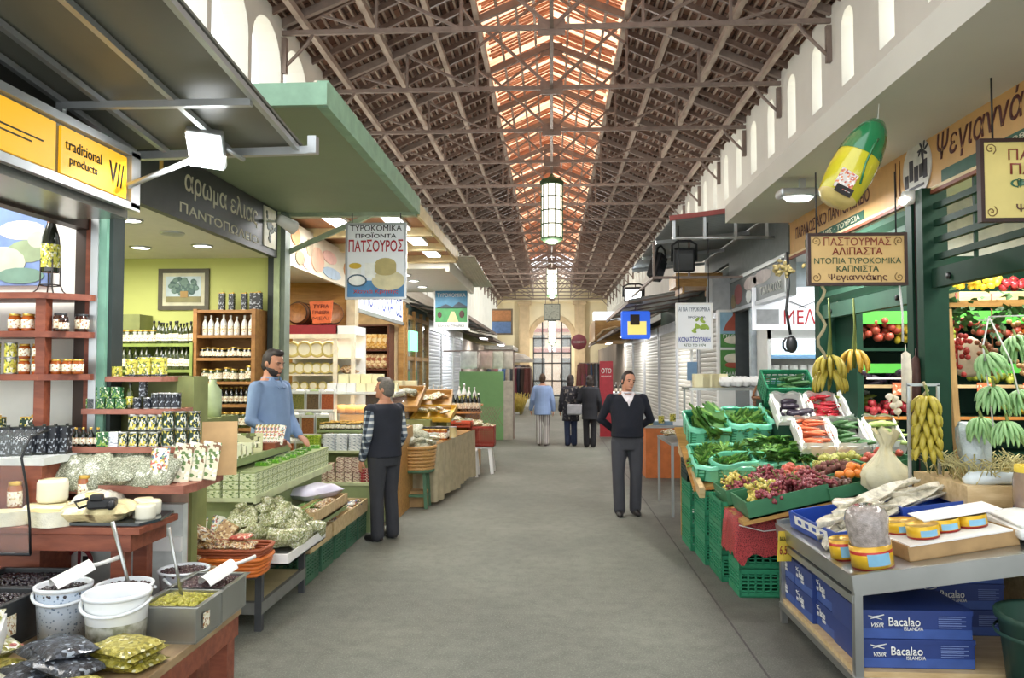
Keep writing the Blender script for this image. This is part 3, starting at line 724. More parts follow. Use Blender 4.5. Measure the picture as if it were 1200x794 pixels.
# --- oil shop signboard
so = thing('shop_signboard', 'charcoal shop signboard with cream Greek lettering and an olive tree emblem', 'sign', (-2.8, 0, 0))
b = B(); b.b2((-.06, 4.62, 2.88), (0, 7.66, 3.36)); part('board', b, mat('charcoal_board', '3b3c38', .5), so)
M_CRM = mat('cream_letter', 'd8d2b8', .6)
text('lettering', 'αρωμα ελιας', 1.45, .22, (.001, 6.4, 3.18), LEFTW, M_CRM, so); text('lettering', 'ΠΑΝΤΟΠΩΛΕΙΟ', 1.55, .08, (.001, 6.38, 2.975), LEFTW, M_CRM, so)
b = B(); b.b2((0, 7.27, 2.95), (.012, 7.58, 3.34)); eo = part('emblem_plate', b, M_CRM, so)
b = B(); rn = random.Random(2)
for _ in range(24): b.ball((.014, 7.43 + rn.gauss(0, .055), 3.18 + rn.gauss(0, .045)), (.003, .028, .024), 0, 8, 5)
b.b2((.012, 7.41, 3.0), (.016, 7.445, 3.16)); part('olive_tree_emblem', b, mat('emblem_green', '3c4a30'), eo)
po = thing('spot_lamp', 'small white spot lamp on a short arm beside the olive tree emblem', 'lamp', (-2.74, 7.35, 3.2)); b = B(); b.cyl((-.08, 0, 0), (.12, -.05, -.02), .012, n=6); b.cyl((.1, -.1, 0), (.2, .06, -.06), .05, .07, 10); part('lamp_head', b, M_WHITE, po)
b = B(); b.bar((-2.79, 4.85, 3.2), (-2.5, 4.85, 3.2), .02); b.bar((-2.55, 4.85, 3.05), (-2.55, 4.85, 3.35), .018); solo('wall_bracket', b, M_GOLD, 'thin brass bracket at the near end of the charcoal signboard', 'bracket')
# --- second signboard: collage of food photographs
so = thing('photo_signboard', 'faded cream signboard with food photographs over the cheese shop', 'sign', (-2.8, 0, 0))
b = B(); b.b2((-.05, 7.95, 2.86), (0, 12.0, 3.34)); part('board', b, mat('board_cream', 'ddd3bb', .6, var=.08, sc=3), so)
def patch(b, x, y, z, w, h, m, n=12, px=.012): b.prism([(x, y + w / 2 * math.cos(2 * PI * k / n), z + h / 2 * math.sin(2 * PI * k / n)) for k in range(n)], (px, 0, 0), m)
b = B(); 
for y, z, w, h, m in ((8.2, 3.2, .3, .2, 0), (8.35, 2.98, .3, .16, 1), (8.7, 3.15, .25, .2, 2), (9.0, 3.05, .5, .3, 3), (9.5, 3.15, .6, .16, 4), (9.6, 2.96, .8, .14, 5), (10.4, 3.1, .5, .24, 0), (8.6, 2.95, .3, .12, 4)): patch(b, 0, y, z, w, h, m)
part('food_pictures', b, [mat('pic_a', 'c98f5c'), mat('pic_b', '9a8a6a'), mat('pic_c', 'b8a58a'), mat('pic_d', 'd8a88c'), mat('pic_e', 'e3b3a4'), mat('pic_f', '9fb3c4')], so)
so = thing('shop_fascia_sign', 'white fascia sign with blue Greek capitals behind the hanging cheese sign', 'sign', (-2.78, 0, 0))
b = B(); b.b2((-.06, 10.85, 2.62), (0, 14.2, 3.2)); part('board', b, emis('lit_white_board', 'f4f6fa', .3), so)
text('lettering', 'ΜΠΟΜΠΟΝΑΤΟΣ', 3.1, .34, (.002, 12.5, 2.86), LEFTW, mat('blue_letter', '2b3f9a', .5), so)
b = B(); b.b2((-.02, 10.85, 2.56), (.02, 14.25, 2.62)); part('bottom_rail', b, M_ALU, so)
# --- hanging signs
M_SKYPRINT = mat('sign_white', 'f1f3f5', .4, var=.02)
def cheese_sign():
    c = (at(405, 261, y=7.7) + at(477, 351, y=7.7)) / 2
    so = hanging_sign('hanging_sign', 'white hanging sign with red and black Greek lettering and cheeses, under green canopy', .625, .78, c, M_SKYPRINT, M_ALU, rod=.1)
    y = -.02; S = lambda s, w, h, z, m: text('lettering', s, w, h, (0, y, z), FRONT, m, so)
    S('ΤΥΡΟΚΟΜΙΚΑ', .53, .062, .335, M_INK); S('ΠΡΟΪΟΝΤΑ', .42, .055, .262, M_INK)
    red = mat('red_letter', 'b3222c', .4); S('ΠΑΤΣΟΥΡΟΣ', .56, .125, .155, red)
    b = B(); Q = lambda x, z, w, h, m, yy=y: b.prism([(x + w / 2 * math.cos(2 * PI * k / 20), yy, z + h / 2 * math.sin(2 * PI * k / 20)) for k in range(20)], (0, .006, 0), m)
    b.b2((-.29, y + .002, -.37), (.29, y + .006, -.2), 0); Q(.13, -.2, .34, .2, 1, y - .002); Q(.1, -.04, .22, .14, 2, y - .004); b.b2((-.01, y - .006, -.12), (.21, y - .002, -.04), 2); Q(.1, -.1, .22, .1, 2, y - .005)
    b.b2((-.11, y - .004, -.17), (.0, y, -.02), 3); Q(-.21, -.05, .13, .06, 4, y - .006); b.b2((-.265, y - .004, -.14), (-.15, y, -.05), 3); Q(-.19, -.2, .2, .13, 5, y - .006); Q(-.19, -.2, .17, .1, 3, y - .008)
    part('cheese_picture', b, [mat('pic_blue', '4f86b5'), mat('pic_cream', 'd9cfa6'), mat('pic_tan', 'b9a970'), mat('pic_white', 'f0f0ea'), mat('pic_yellow', 'd8b43c'), mat('pic_ring', '3f5a6a')], so)
    S('Χανιά Κρήτης', .46, .05, -.315, mat('red_letter2', 'c2413a'))
cheese_sign()
def far_sign():
    c = (at(509, 338, y=14.4) + at(549, 387, y=14.4)) / 2
    so = hanging_sign('hanging_sign', 'blue and green picture sign with mountains hanging under white canopy', .65, .78, c, mat('sign_sky', '3f86a8', .4), M_WHITE, rod=.25)
    y = -.02; b = B(); b.b2((-.3, y, -.37), (.3, y + .005, -.24), 1); b.b2((-.3, y, -.24), (.3, y + .005, .03), 2)
    b.prism([(-.3, y, .02), (-.1, y, .1), (.02, y, .05), (.14, y, .14), (.3, y, .06), (.3, y, .02)], (0, .004, 0), 0)
    b.prism([(-.08, y - .003, -.24), (.14, y - .003, -.24), (.06, y - .003, -.04), (.0, y - .003, -.04)], (0, .004, 0), 3)
    b.ball((-.22, y, -.1), (.04, .004, .06), 4); b.ball((.2, y, -.09), (.05, .004, .07), 4)
    part('mountain_picture', b, [mat('pic_rock', '45505a'), mat('pic_white', 'f0f0ea'), mat('pic_meadow', '4f9a5a'), mat('pic_path', 'd8cf9a'), mat('pic_figure', '5a3a34')], so)
    text('lettering', 'ΤΥΡΟΚΟΜΙΚΑ', .54, .07, (0, y, .27), FRONT, M_WHITE, so); text('lettering', 'ΕΙΔΗ ΚΑΙ ΖΥΜΑΡΙΚΑ', .5, .05, (0, y - .002, -.31), FRONT, M_INK, so)
far_sign()
# ================================================================ NEAR SHOP: wall shelf, counter, goods
M_WIRE = mat('dark_wire', '3a3633', .4, .5)
yb_ = 4.5
o = thing('wall_shelf', 'three-tier mahogany wall shelf with jars below the cheese poster', 'shelf', (-2.7, 4.52, 0))
for i, z in enumerate((2.15, 1.93, 1.685)):
    b = B(); b.prism([(-1.2, -.02, z), (0.0, -.02, z), (0.0, -.16, z), (-.2, -.33, z), (-1.2, -.33, z)], (0, 0, .035)); part('shelf_board', b, M_MAHOG, o)
b = B(); b.b2((-.24, -.3, 1.28), (-.18, -.24, 2.15)); part('post', b, M_MAHOG, o)
J1 = jar('honey_jar', '', 'jar', M_HONEY, M_GOLD, M_LABEL, .036, .1); J2 = jar('preserve_jar', '', 'jar', M_BROWNJAR, M_DARK, M_LABEL, .038, .105)
for x, w in ((-3.08, 'leftmost on the upper tier'), (-3.0, 'second on the upper tier')): J1.put((x, 4.25, 1.965), 0, f'amber honey jar {w} of the mahogany wall shelf', 'jars on the wall shelf')
J2.put((-2.83, 4.28, 1.965), 0, 'tall brown preserve jar with cream label, right end of upper tier', 'jars on the wall shelf'); J2.put((-2.755, 4.36, 1.965), 0, 'brown preserve jar beside the wall at the shelf end', 'jars on the wall shelf')
J2.put((-2.79, 4.25, 1.965), 0, 'small brown preserve jar between the two larger ones', 'jars on the wall shelf', scale=.7)
for x, w in ((-2.85, 'left'), (-2.78, 'middle'), (-2.72, 'right')): J1.put((x, 4.28, 1.72), 0, f'amber honey jar, {w} of three beside the shelf post', 'jars on the wall shelf', scale=.85)
C1 = can('yellow_can', '', 'can', P_YEL, .034, .09)
for x in (-3.02, -2.94):
    for k in (0, 1): (J1 if x > -2.98 or k else J1).put((x, 4.25, 1.72 + .088 * k), 0, f'amber honey jar, {"upper" if k else "lower"} of a pair {"nearer" if x > -3 else "farther from"} the shelf post', 'jars on the wall shelf', scale=.85)
for x in (-3.1, -3.2):
    for k in (0, 1): C1.put((x, 4.25, 1.72 + .092 * k), 0, f'yellow can, {"upper" if k else "lower"} in the {"inner" if x > -3.15 else "outer"} pair left of the honey jars', 'cans on the wall shelf')
so = thing('cheese_poster', 'poster of cheeses and grapes on the white shop wall', 'poster', (-3.45, 4.53, 2.52))
b = B(); b.box((0, 0, 0), (.76, .012, .52)); part('print', b, mat('poster_blue', '6f86b3', .4, var=.3, sc=6), so)
b = B(); rn = random.Random(5)
for x, z, w, h, m in ((-.2, -.05, .3, .3, 0), (.2, .08, .3, .12, 0), (.24, -.05, .26, .14, 1), (.08, -.12, .3, .2, 2), (.2, -.2, .3, .1, 3), (.3, .02, .12, .1, 2)): b.prism([(x + w / 2 * math.cos(2 * PI * k / 14), -.008 - .001 * m, z + h / 2 * math.sin(2 * PI * k / 14)) for k in range(14)], (0, .003, 0), m)
part('printed_cheeses', b, [mat('pc1', 'd8cdb0'), mat('pc2', '8a9a78'), mat('pc3', 'b5b9a6'), mat('pc4', '6a8a7a')], so)
wb = thing('wine_bottle', 'large decorative wine bottle in a wire stand on top of the wall shelf', 'bottle', (-2.885, 4.26, 2.3))
b = B(); b.lathe([(0, 0), (.045, 0), (.048, .01), (.05, .16), (.045, .21), (.022, .29), (.017, .33), (.017, .36)], 16); part('glass', b, M_DKGLASS, wb)
b = B(); b.lathe([(.023, .29), (.019, .33), (.019, .375), (0, .378)], 12); part('foil_cap', b, mat('copper_foil', '8a5a3c', .4, .4), wb)
b = B(); b.lathe([(.0505, .03), (.0515, .16), (.049, .165)], 16); part('paper_label', b, P_YEL, wb)
b = B()
for a in range(4):
    an = PI / 4 + a * PI / 2; c, s = math.cos(an), math.sin(an); b.tube([(.05 * c, .05 * s, .08), (.05 * c, .05 * s, -.06), (.065 * c, .065 * s, -.1), (.085 * c, .085 * s, -.118)], .004, 5)
b.tube([(.055 * math.cos(k * PI / 8), .055 * math.sin(k * PI / 8), -.07) for k in range(16)], .004, 5, closed=True); part('wire_stand', b, M_WIRE, wb)
b = B(); b.tube([(-2.7, 4.5, 2.72), (-2.735, 4.5, 2.66), (-2.74, 4.5, 2.4), (-2.73, 4.5, 1.95), (-2.735, 4.5, 1.3)], .005, 5); solo('wall_cable', b, M_BLACK, 'thin dark cable running down the white wall beside the shelf', 'cable')
o = thing('shop_counter', 'mahogany counter with pale top under the wall shelf', 'counter', (-3.2, 4.25, 0))
b = B(); b.b2((-.9, -.28, 1.235), (.5, .14, 1.275)); part('worktop', b, mat('pale_worktop', 'd5d8d4', .4), o)
b = B(); b.b2((-.88, -.25, 0.0), (.47, .13, 1.235)); part('body', b, M_MAHOG, o)
T1 = oil_tin('oil_tin', '', 'tin', P_BLACK, .06, .05, .155, mat('dark_lid', '33362f'))
row(T1, 7, (-3.02, 4.02, 1.275), (-2.74, 4.2, 1.275), 'black olive oil tin', 'along the pale counter edge', 'black tins on the counter')
T2 = oil_tin('oil_tin', '', 'tin', P_DKGREEN, .08, .06, .2, M_GOLD)
row(T2, 3, (-3.3, 4.15, 1.275), (-2.98, 4.25, 1.275), 'tall green olive oil tin', 'behind the black tins', 'green tins on the counter')
BT = bottle('oil_bottle', '', 'bottle', M_OLGLASS, M_DARK, P_YEL, .03, .22, True)
row(BT, 4, (-3.4, 4.02, 1.275), (-3.12, 4.02, 1.275), 'olive oil bottle with yellow label', 'at the counter end', 'oil bottles on the counter')
row(J2, 3, (-2.92, 4.33, 1.275), (-2.78, 4.33, 1.275), 'brown preserve jar', 'behind the black tins on the counter', 'jars behind the tins', scale=1.3)
# white panel below with a red ring sign
b = B(); b.b2((-3.6, 4.3, 0), (-2.1, 4.36, .98)); b.b2((-3.6, 4.28, .72), (-2.1, 4.3, .8), 1); solo('low_screen', b, [mat('grey_white_panel', 'd0d4cf', .5), M_WHITE], 'pale low panel behind the cheese table', 'panel')
so = thing('warning_sign', 'round red-rimmed prohibition sign on the pale low panel', 'sign', (-2.68, 4.27, .66)); b = B(); b.cyl((0, .012, 0), (0, 0, 0), .075, n=24); part('disc', b, M_WHITE, so)
b = B(); b.tube([(.07 * math.cos(k * PI / 12), -.004, .07 * math.sin(k * PI / 12)) for k in range(24)], .011, 6, closed=True); b.bar((0, -.004, -.07), (0, -.004, .07), .016, .008); part('red_ring', b, mat('sign_red', '8e2f35'), so)
b = B(); b.b2((.02, -.005, -.03), (.05, 0, .03)); part('pictogram', b, M_INK, so)
# ================================================================ CHEESE TABLE
o = thing('cheese_table', 'dark red-brown wooden table loaded with cheeses', 'table', (-2.66, 3.93, 0))
b = B(); b.box((0, 0, .945), (1.24, .4, .035), bev=.004); part('tabletop', b, M_MAHOG, o)
b = B(); b.b2((-.58, -.178, .842), (.545, -.155, .93)); b.b2((-.58, .155, .842), (.545, .178, .93)); b.b2((.54, -.18, .84), (.565, .18, .93)); part('apron', b, M_MAHOG, o)
for x in (-.55, .45):
    for y in (-.06, .15): b = B(); b.box((x, y, .465), (.075, .06, .93)); part('leg', b, M_MAHOG, o)
M_PLATE = mat('dark_glass_plate', '3c4248', .1, coat=1); M_CHEESE = mat('pale_cheese', 'efe3b4', .45, var=.08, sc=20); M_CHEESE2 = mat('yellow_cheese', 'e6cf8c', .45, var=.1, sc=20); M_RIND = mat('white_rind', 'e9e4cf', .6, var=.08)
M_FILM = mat('wrapped_white_cheese', 'e8e2c8', .25, coat=1, var=.1, sc=25, bump=.4)
b = B(); b.prism([(-2.62, 3.76, .966), (-2.06, 3.76, .966), (-2.02, 3.9, .966), (-2.06, 4.12, .966), (-2.62, 4.12, .966)], (0, 0, .014)); solo('serving_plate', b, M_PLATE, 'dark glass serving slab on the right end of the cheese table', 'plate')
def cheese(name, label, loc, r, h, rind, face, sx=1, sy=1, rz=0, wedge=1.0):
    b = B(); n = 20; ang = 2 * PI * wedge
    if wedge >= 1: b.lathe([(0, 0), (r * .92, 0), (r, h * .15), (r, h * .85), (r * .92, h), (0, h)], n, ms=[0, 0, 0, 0, 1], sx=sx, sy=sy)
    else:
        pts = [(0, 0, 0)] + [(r * math.cos(ang * k / 10), r * math.sin(ang * k / 10), 0) for k in range(11)]; b.prism(pts, (0, 0, h), 1)
        b.sheet(lambda u, v: (r * 1.004 * math.cos(ang * u), r * 1.004 * math.sin(ang * u), h * v), 10, 1, 0)
    b.jitter(.003, 18, r * 50); solo(name, b, [rind, face], label, 'cheese', loc, rz)
cheese('cheese_round', 'tall pale cheese wheel standing at the back of the cheese table', (-2.68, 4.02, 1.04), .075, .12, M_RIND, M_CHEESE)
cheese('cheese_round', 'flat pale cheese wheel under the tall one', (-2.66, 3.98, .964), .13, .07, M_RIND, M_CHEESE)
cheese('cheese_half', 'halved yellow cheese wrapped in film at the front edge of the table', (-2.52, 3.82, .964), .12, .075, M_FILM, M_CHEESE2, rz=R(180), wedge=.5)
cheese('cheese_half', 'halved pale cheese at the left of the table front', (-2.78, 3.83, .964), .13, .07, M_FILM, M_CHEESE, rz=R(190), wedge=.5)
solo('cheese_bag', bag_bm(.34, .24, .1, 3), mat('cheese_in_clear_bag', 'e9d9a4', .2, coat=1, var=.12, sc=14, bump=.6), 'large flat cheese in a clear bag on the dark slab', 'cheese', (-2.32, 3.86, .975), R(6))
solo('cheese_bag', bag_bm(.22, .18, .12, 5), mat('crumpled_film', 'dfdbcb', .15, coat=1, var=.15, sc=22, bump=.8), 'crumpled clear film bag with an orange cheese behind the flat one', 'cheese', (-2.43, 4.03, .975), 0)
cheese('cheese_round', 'orange-topped cheese inside the crumpled film', (-2.43, 4.02, 1.0), .07, .09, M_CHEESE2, mat('orange_cheese', 'd9a868', .4))
for x, y, r, lab in ((-2.13, 4.0, .055, 'small pale cheese round on the dark slab, right corner'), (-2.2, 4.06, .05, 'small cream cheese round at the back of the dark slab'), (-2.09, 3.88, .05, 'yellow-white cheese round at the front right of the slab')): cheese('cheese_round', lab, (x, y, .98), r, .075, M_RIND, M_CHEESE)
b = B(); b.b2((-.07, -.05, 0), (.07, .05, .06)); solo('cheese_tub', b, mat('tub_blue_white', 'c9d6dc', .3), 'pale blue-white plastic tub between the cheeses', 'tub', (-2.53, 4.05, .964))
J3 = jar('honey_tin', '', 'jar', mat('amber_tin', 'a0592a', .3, coat=.5), M_GOLD, M_LABEL, .032, .14); J3.put((-2.55, 4.09, 1.03), 0, 'tall amber tin with white emblem behind the cheeses')
J3.put((-2.84, 3.95, 1.0), 0, 'amber tin with white emblem behind the curved glass', scale=1.1)
# curved glass screen
gp = [(3.68, .84), (3.67, 1.0), (3.64, 1.18), (3.6, 1.32), (3.66, 1.42), (3.8, 1.44)]
o = thing('glass_screen', 'curved clear glass screen with dark edge at the left end of the cheese table', 'glass screen', (0, 0, 0))
b = B(); b.sheet(lambda u, v: (-2.56 - 1.2 * u, *[gp[min(4, int(v * 5))][k] + (gp[min(5, int(v * 5) + 1)][k] - gp[min(4, int(v * 5))][k]) * (v * 5 - min(4, int(v * 5))) for k in (0, 1)]), 3, 15); part('glass_sheet', b, clear('screen_glass', alpha=.1), o)
b = B(); b.tube([(-2.56, y, z) for y, z in gp], .006, 6); b.tube([(-2.56 , 3.68, .84), (-3.76, 3.68, .84)], .008, 6); part('edge_strip', b, M_BLACK, o)
b = B(); b.box((0, 0, .035), (.13, .08, .05), bev=.012); b.box((-.02, -.03, .07), (.06, .05, .03), bev=.008); b.cyl((.05, -.03, .035), (.05, -.075, .03), .02, n=10); b.tube([(-.06, 0, .03), (-.1, -.03, .02), (-.12, -.02, .05), (-.07, .02, .06)], .007, 6)
solo('label_printer', b, M_BLACK, 'small black gadget with a cable on the dark cheese slab', 'gadget', (-2.26, 3.78, 1.04), R(20))
# ================================================================ TIN STAND beside the post
o = thing('tin_display_stand', 'stepped mahogany display stand of oil tins before the green shop post', 'shelf', (0, 0, 0))
SH = ((1.675, 4.42, -2.73, -2.3, 4.66), (1.485, 4.38, -2.76, -2.2, 4.66), (1.275, 4.25, -2.76, -2.1, 4.7), (1.07, 4.1, -2.74, -2.0, 4.6))
for z, y, xa, xb, yb in SH:
    b = B(); b.prism([(xa, y, z), (xb, y, z), (xb + .02, y + .12, z), (xb - .02, yb + .05, z), (xa, yb + .05, z)], (0, 0, .03 if z > 1.1 else .045)); part('shelf_board', b, wood('rosy_shelf_wood', '8f5444', 'b27662', (2, 8, 8)), o)
b = B(); b.b2((-2.72, 4.62, 0), (-2.2, 4.7, 1.7)); part('back_panel', b, M_OLIVEW, o)
b = B(); b.b2((-2.6, 4.4, 0), (-2.22, 4.62, 1.07)); part('base_cabinet', b, mat('rosy_panel', 'b7988a', .6), o)
b = B(); b.b2((-2.78, 5.0, .14), (-2.42, 5.3, 1.7)); solo('olive_cabinet', b, M_OLIVEW, 'olive-green cabinet behind the tin stand', 'cabinet')
for x in (): pass
K1 = carton('soap_box', '', 'box', P_GREEN, .05, .04, .06); z = SH[1][0] + .03
row(K1, 4, (-2.72, 4.42, z), (-2.54, 4.42, z), 'small green soap box', 'in the lower row on the second shelf', 'green soap boxes'); row(K1, 3, (-2.71, 4.43, z + .062), (-2.57, 4.43, z + .062), 'small green soap box', 'stacked on the green row', 'green soap boxes', scale=1.1)
BT.put((-2.5, 4.44, z), 0, 'slim oil bottle with bright label beside the green boxes', scale=.7)
K2 = can('dark_can', '', 'can', P_BLACK, .034, .095)
row(K2, 2, (-2.445, 4.42, z), (-2.385, 4.42, z), 'dark patterned can', 'lower pair on the second shelf', 'dark patterned cans', scale=.7); T1.put((-2.42, 4.44, z + .066), 0, 'black tin standing on the pair of dark cans', scale=.62)
row(K2, 4, (-2.335, 4.44, z), (-2.225, 4.44, z), 'dark patterned can', 'at the end of the second shelf', 'dark patterned cans', srnd=.02)
z = SH[0][0] + .03
K3 = carton('oil_carton', '', 'box', P_YEL, .045, .04, .06); row(K3, 3, (-2.7, 4.47, z), (-2.6, 4.47, z), 'small yellow-green carton', 'on the top shelf beside the post', 'yellow-green cartons')
T3 = oil_tin('oil_tin', '', 'tin', P_YEL, .075, .05, .115, P_BLACK); T3.put((-2.43, 4.48, z), 0, 'yellow and black oil tin in the middle of the top shelf'); T3.put((-2.345, 4.48, z), 0, 'yellow and black oil tin at the right end of the top shelf'); T3.put((-2.52, 4.5, z), 0, 'yellow and black oil tin left of the middle one', scale=.9)
z = SH[2][0] + .03
B2 = bottle('sauce_bottle', '', 'bottle', M_DKGLASS, M_GOLD, M_LABEL, .02, .11, True); row(B2, 4, (-2.73, 4.29, z), (-2.6, 4.29, z), 'small dark bottle with cream label', 'on the third shelf beside the post', 'small dark bottles')
K4 = carton('gift_box', '', 'box', P_WHITE, .055, .04, .085); K4.put((-2.5, 4.29, z), 0, 'pale gift box among the dark green cans'); K1.put((-2.56, 4.29, z), 0, 'green soap box beside the small dark bottles', scale=1.4)
K5 = can('green_can', '', 'can', P_DKGREEN, .027, .085); row(K5, 4, (-2.45, 4.29, z), (-2.27, 4.29, z), 'dark green can', 'in the lower row of the third shelf', 'dark green cans'); row(K5, 4, (-2.43, 4.36, z + .087), (-2.26, 4.36, z + .087), 'dark green can', 'stacked above the lower row', 'dark green cans', scale=1.1)
row(K5, 4, (-2.43, 4.36, z), (-2.26, 4.36, z), 'dark green can', 'hidden behind the lower row', 'dark green cans')
K6 = can('tall_green_can', '', 'can', P_DKGREEN, .034, .1)
for k in (0, 1): row(K6, 3, (-2.205, 4.32, z + .101 * k), (-2.07, 4.36, z + .101 * k), 'large green can with yellow band', 'upper course at the shelf end' if k else 'lower course at the shelf end', 'large green cans')
z = SH[3][0] + .045
G1 = [bag('herb_bag', '', 'bag', M_HERB, .17, .24, .09, s) for s in range(3)]
rn = random.Random(11)
for i in range(20):
    u = i % 7 / 6; v = i // 7
    G1[i % 3].put((-2.68 + .5 * u + rn.uniform(-.02, .02), 4.2 + .13 * v + rn.uniform(-.02, .02), z + .03 + .05 * v), 0, 'clear bag of dried herbs heaped on the lowest shelf of the tin stand', 'herb bags on the tin stand', rot=(R(35 + rn.uniform(-15, 20)), R(rn.uniform(-15, 15)), R(rn.uniform(-25, 25))), scale=rn.uniform(.85, 1.05))
K7 = carton('picture_card', '', 'card', P_MIX, .1, .012, .2)
K7.put((-2.17, 4.14, z), 0, 'colourful picture card standing before the herb bags', rot=(R(-12), 0, 0)); 
K8 = carton('print_frame', '', 'picture', print_mat('herb_print', 'd9d2b4', ['5d7a3c', '7d5a3c', 'efe9d4'], (22, 22, 22)), .1, .02, .22, lid=None)
for i, x in enumerate((-2.09, -2.04, -1.985)): K8.put((x, 4.22 + .06 * i, z), 0, f'framed herb print leaning on the shelf end, {nth(i, 3)} of three', 'leaning framed prints', rot=(R(-14), R(12), R(35)))
b = B(); b.box((0, 0, .16), (.2, .015, .32)); solo('cork_board', b, M_CARD, 'plain cardboard sheet standing behind the framed prints', 'board', (-1.99, 4.52, z), rot=(R(-8), 0, R(20)))
# ================================================================ OLIVE TABLE in the left foreground
o = thing('olive_table', 'low red-brown wooden table with olive buckets, nearest the camera', 'table', (0, 0, 0))
b = B(); b.b2((-3.4, 2.55, .46), (-1.64, 4.03, .5), bev=.004); part('tabletop', b, wood('weathered_board', '8a7050', 'b39a72', (6, 2, 6)), o)
b = B(); b.b2((-1.68, 2.6, .36), (-1.645, 4.0, .46)); b.b2((-3.35, 3.97, .36), (-1.66, 4.0, .46)); part('apron', b, M_MAHOG, o)
for x, y in ((-1.7, 3.93), (-1.7, 2.65), (-3.3, 3.93), (-3.3, 2.65)): b = B(); b.box((x, y, .23), (.09, .09, .46)); part('leg', b, M_MAHOG, o)
M_BUCKET = mat('white_bucket_plastic', 'e9edf0', .3, var=.03); M_BUCKETB = mat('pale_blue_wrap', 'c3d0e0', .35)
t = NT('bucket_print'); v = t.obj((1, 1, 1)); q = t.n('TexVoronoi'); q.inputs['Scale'].default_value = 60; t.l(v, q.inputs['Vector']); t.col(t.ramp(q.outputs['Distance'], [(.22, '6f86a0'), (.3, 'ccd8e6')])); t.set(.3); M_BKPRINT = t.m
t = NT('bucket_olives_inside'); v = t.obj((1, 1, 1)); nz = t.noise(v, 30, 4); c = t.ramp(nz, [(.35, '9a9c86'), (.65, 'd9dace')]); sx = t.n('SeparateXYZ'); t.l(v, sx.inputs[0]); gt = t.n('Math', operation='LESS_THAN'); gt.inputs[1].default_value = .13; t.l(sx.outputs[2], gt.inputs[0]); t.col(t.mix(gt.outputs[0], 'edf0ef', c)); t.set(.25); M_BKCLEAR = t.m
M_OLV = mat('black_olive', '2b2127', .18, var=.4, sc=30, coat=.6); M_OLV2 = mat('brown_olive', '452a2c', .2, var=.4, sc=30, coat=.6); M_OLVG = mat('green_olive', 'a09a35', .25, var=.35, sc=30, coat=.4)
def bucket(label, loc, r, h, m, fill, seed, hz=None, ring=40):
    o = thing('olive_bucket', label, 'bucket', loc)
    b = B(); b.lathe([(0, .004), (r * .86, 0), (r * .97, h * .9), (r * .97, h * .93)], 28, ms=[0, 1, 0]); b.lathe([(r * .97, h * .93), (r * 1.04, h * .92), (r * 1.05, h * .98), (r, h), (r * .95, h * .97), (r * .84, h * .1)], 28); part('bucket_body', b, [M_BUCKET, m], o)
    b = B(); ra, dr = R(ring), hz if hz is not None else -.3
    b.tube([(r * 1.06 * math.cos(PI * k / 14 + ra) , r * 1.06 * math.sin(PI * k / 14 + ra), h * .86 + dr * r * math.sin(PI * k / 14)) for k in range(15)], .008, 6); part('handle', b, M_BUCKET, o)
    if fill:
        m2, lab = fill; b = B(); zz = loc[2] + h * .84
        b.sheet(lambda u, v: (r * .92 * u * math.cos(2 * PI * v), r * .92 * u * math.sin(2 * PI * v), .012 * (1 - u)), 3, 18)
        beads(b, 1.84 * r, 1.84 * r, lambda x, y: .006 + .012 * (1 - x * x - y * y), .0105, 330, seed, rnd=True, sq=.8, u=7, v=5)
        solo('loose_olives', b, m2, lab, 'olives', (loc[0], loc[1], zz), kind='stuff')
    return o
bucket('pale blue printed bucket of black olives with a scoop in it', (-2.27, 3.5, .5), .118, .255, M_BKPRINT, (M_OLV, 'black olives filling the pale blue bucket'), 1, ring=200)
bucket('empty-looking clear white bucket nearest the camera, beside the blue one', (-1.955, 3.4, .5), .138, .255, M_BKCLEAR, None, 2, ring=190)
bucket('white bucket of brown olives with a steel ladle standing in it', (-2.07, 3.66, .5), .128, .215, M_BUCKET, (M_OLV2, 'brown olives around the steel ladle'), 3, ring=20)
bucket('clear white bucket of dark olives farthest back, white handle hanging', (-2.02, 4.16, .47), .13, .19, mat('dark_through_plastic', 'b9bcc2', .3, var=.2), (M_OLV2, 'dark olives in the farthest white bucket'), 4, hz=-.75, ring=250)
b = B(); b.b2((-2.5, 4.05, .43), (-1.86, 4.28, .47)); b.b2((-2.46, 4.08, 0), (-2.4, 4.25, .43)); b.b2((-1.96, 4.08, 0), (-1.9, 4.25, .43)); solo('bucket_bench', b, M_MAHOG, 'small red-brown bench carrying the farthest olive bucket', 'bench')
b = B(); b.tube([(0, 0, 0), (.005, .0, .1), (.012, 0, .34)], [.009, .008, .011], 8, flat=.7); b.ball((-.004, 0, -.015), (.035, .03, .016)); solo('steel_ladle', b, M_INOX, 'steel ladle handle rising from the brown olives', 'ladle', (-2.02, 3.62, .69), rot=(0, R(-18), 0))
b = B(); b.tube([(0, 0, 0), (0, 0, .36)], .008, 8); b.ball((0, 0, -.01), (.03, .025, .012)); solo('steel_spoon', b, M_INOX, 'long steel spoon handle standing in the green olives', 'spoon', (-1.76, 3.62, .64), rot=(0, R(-12), 0))
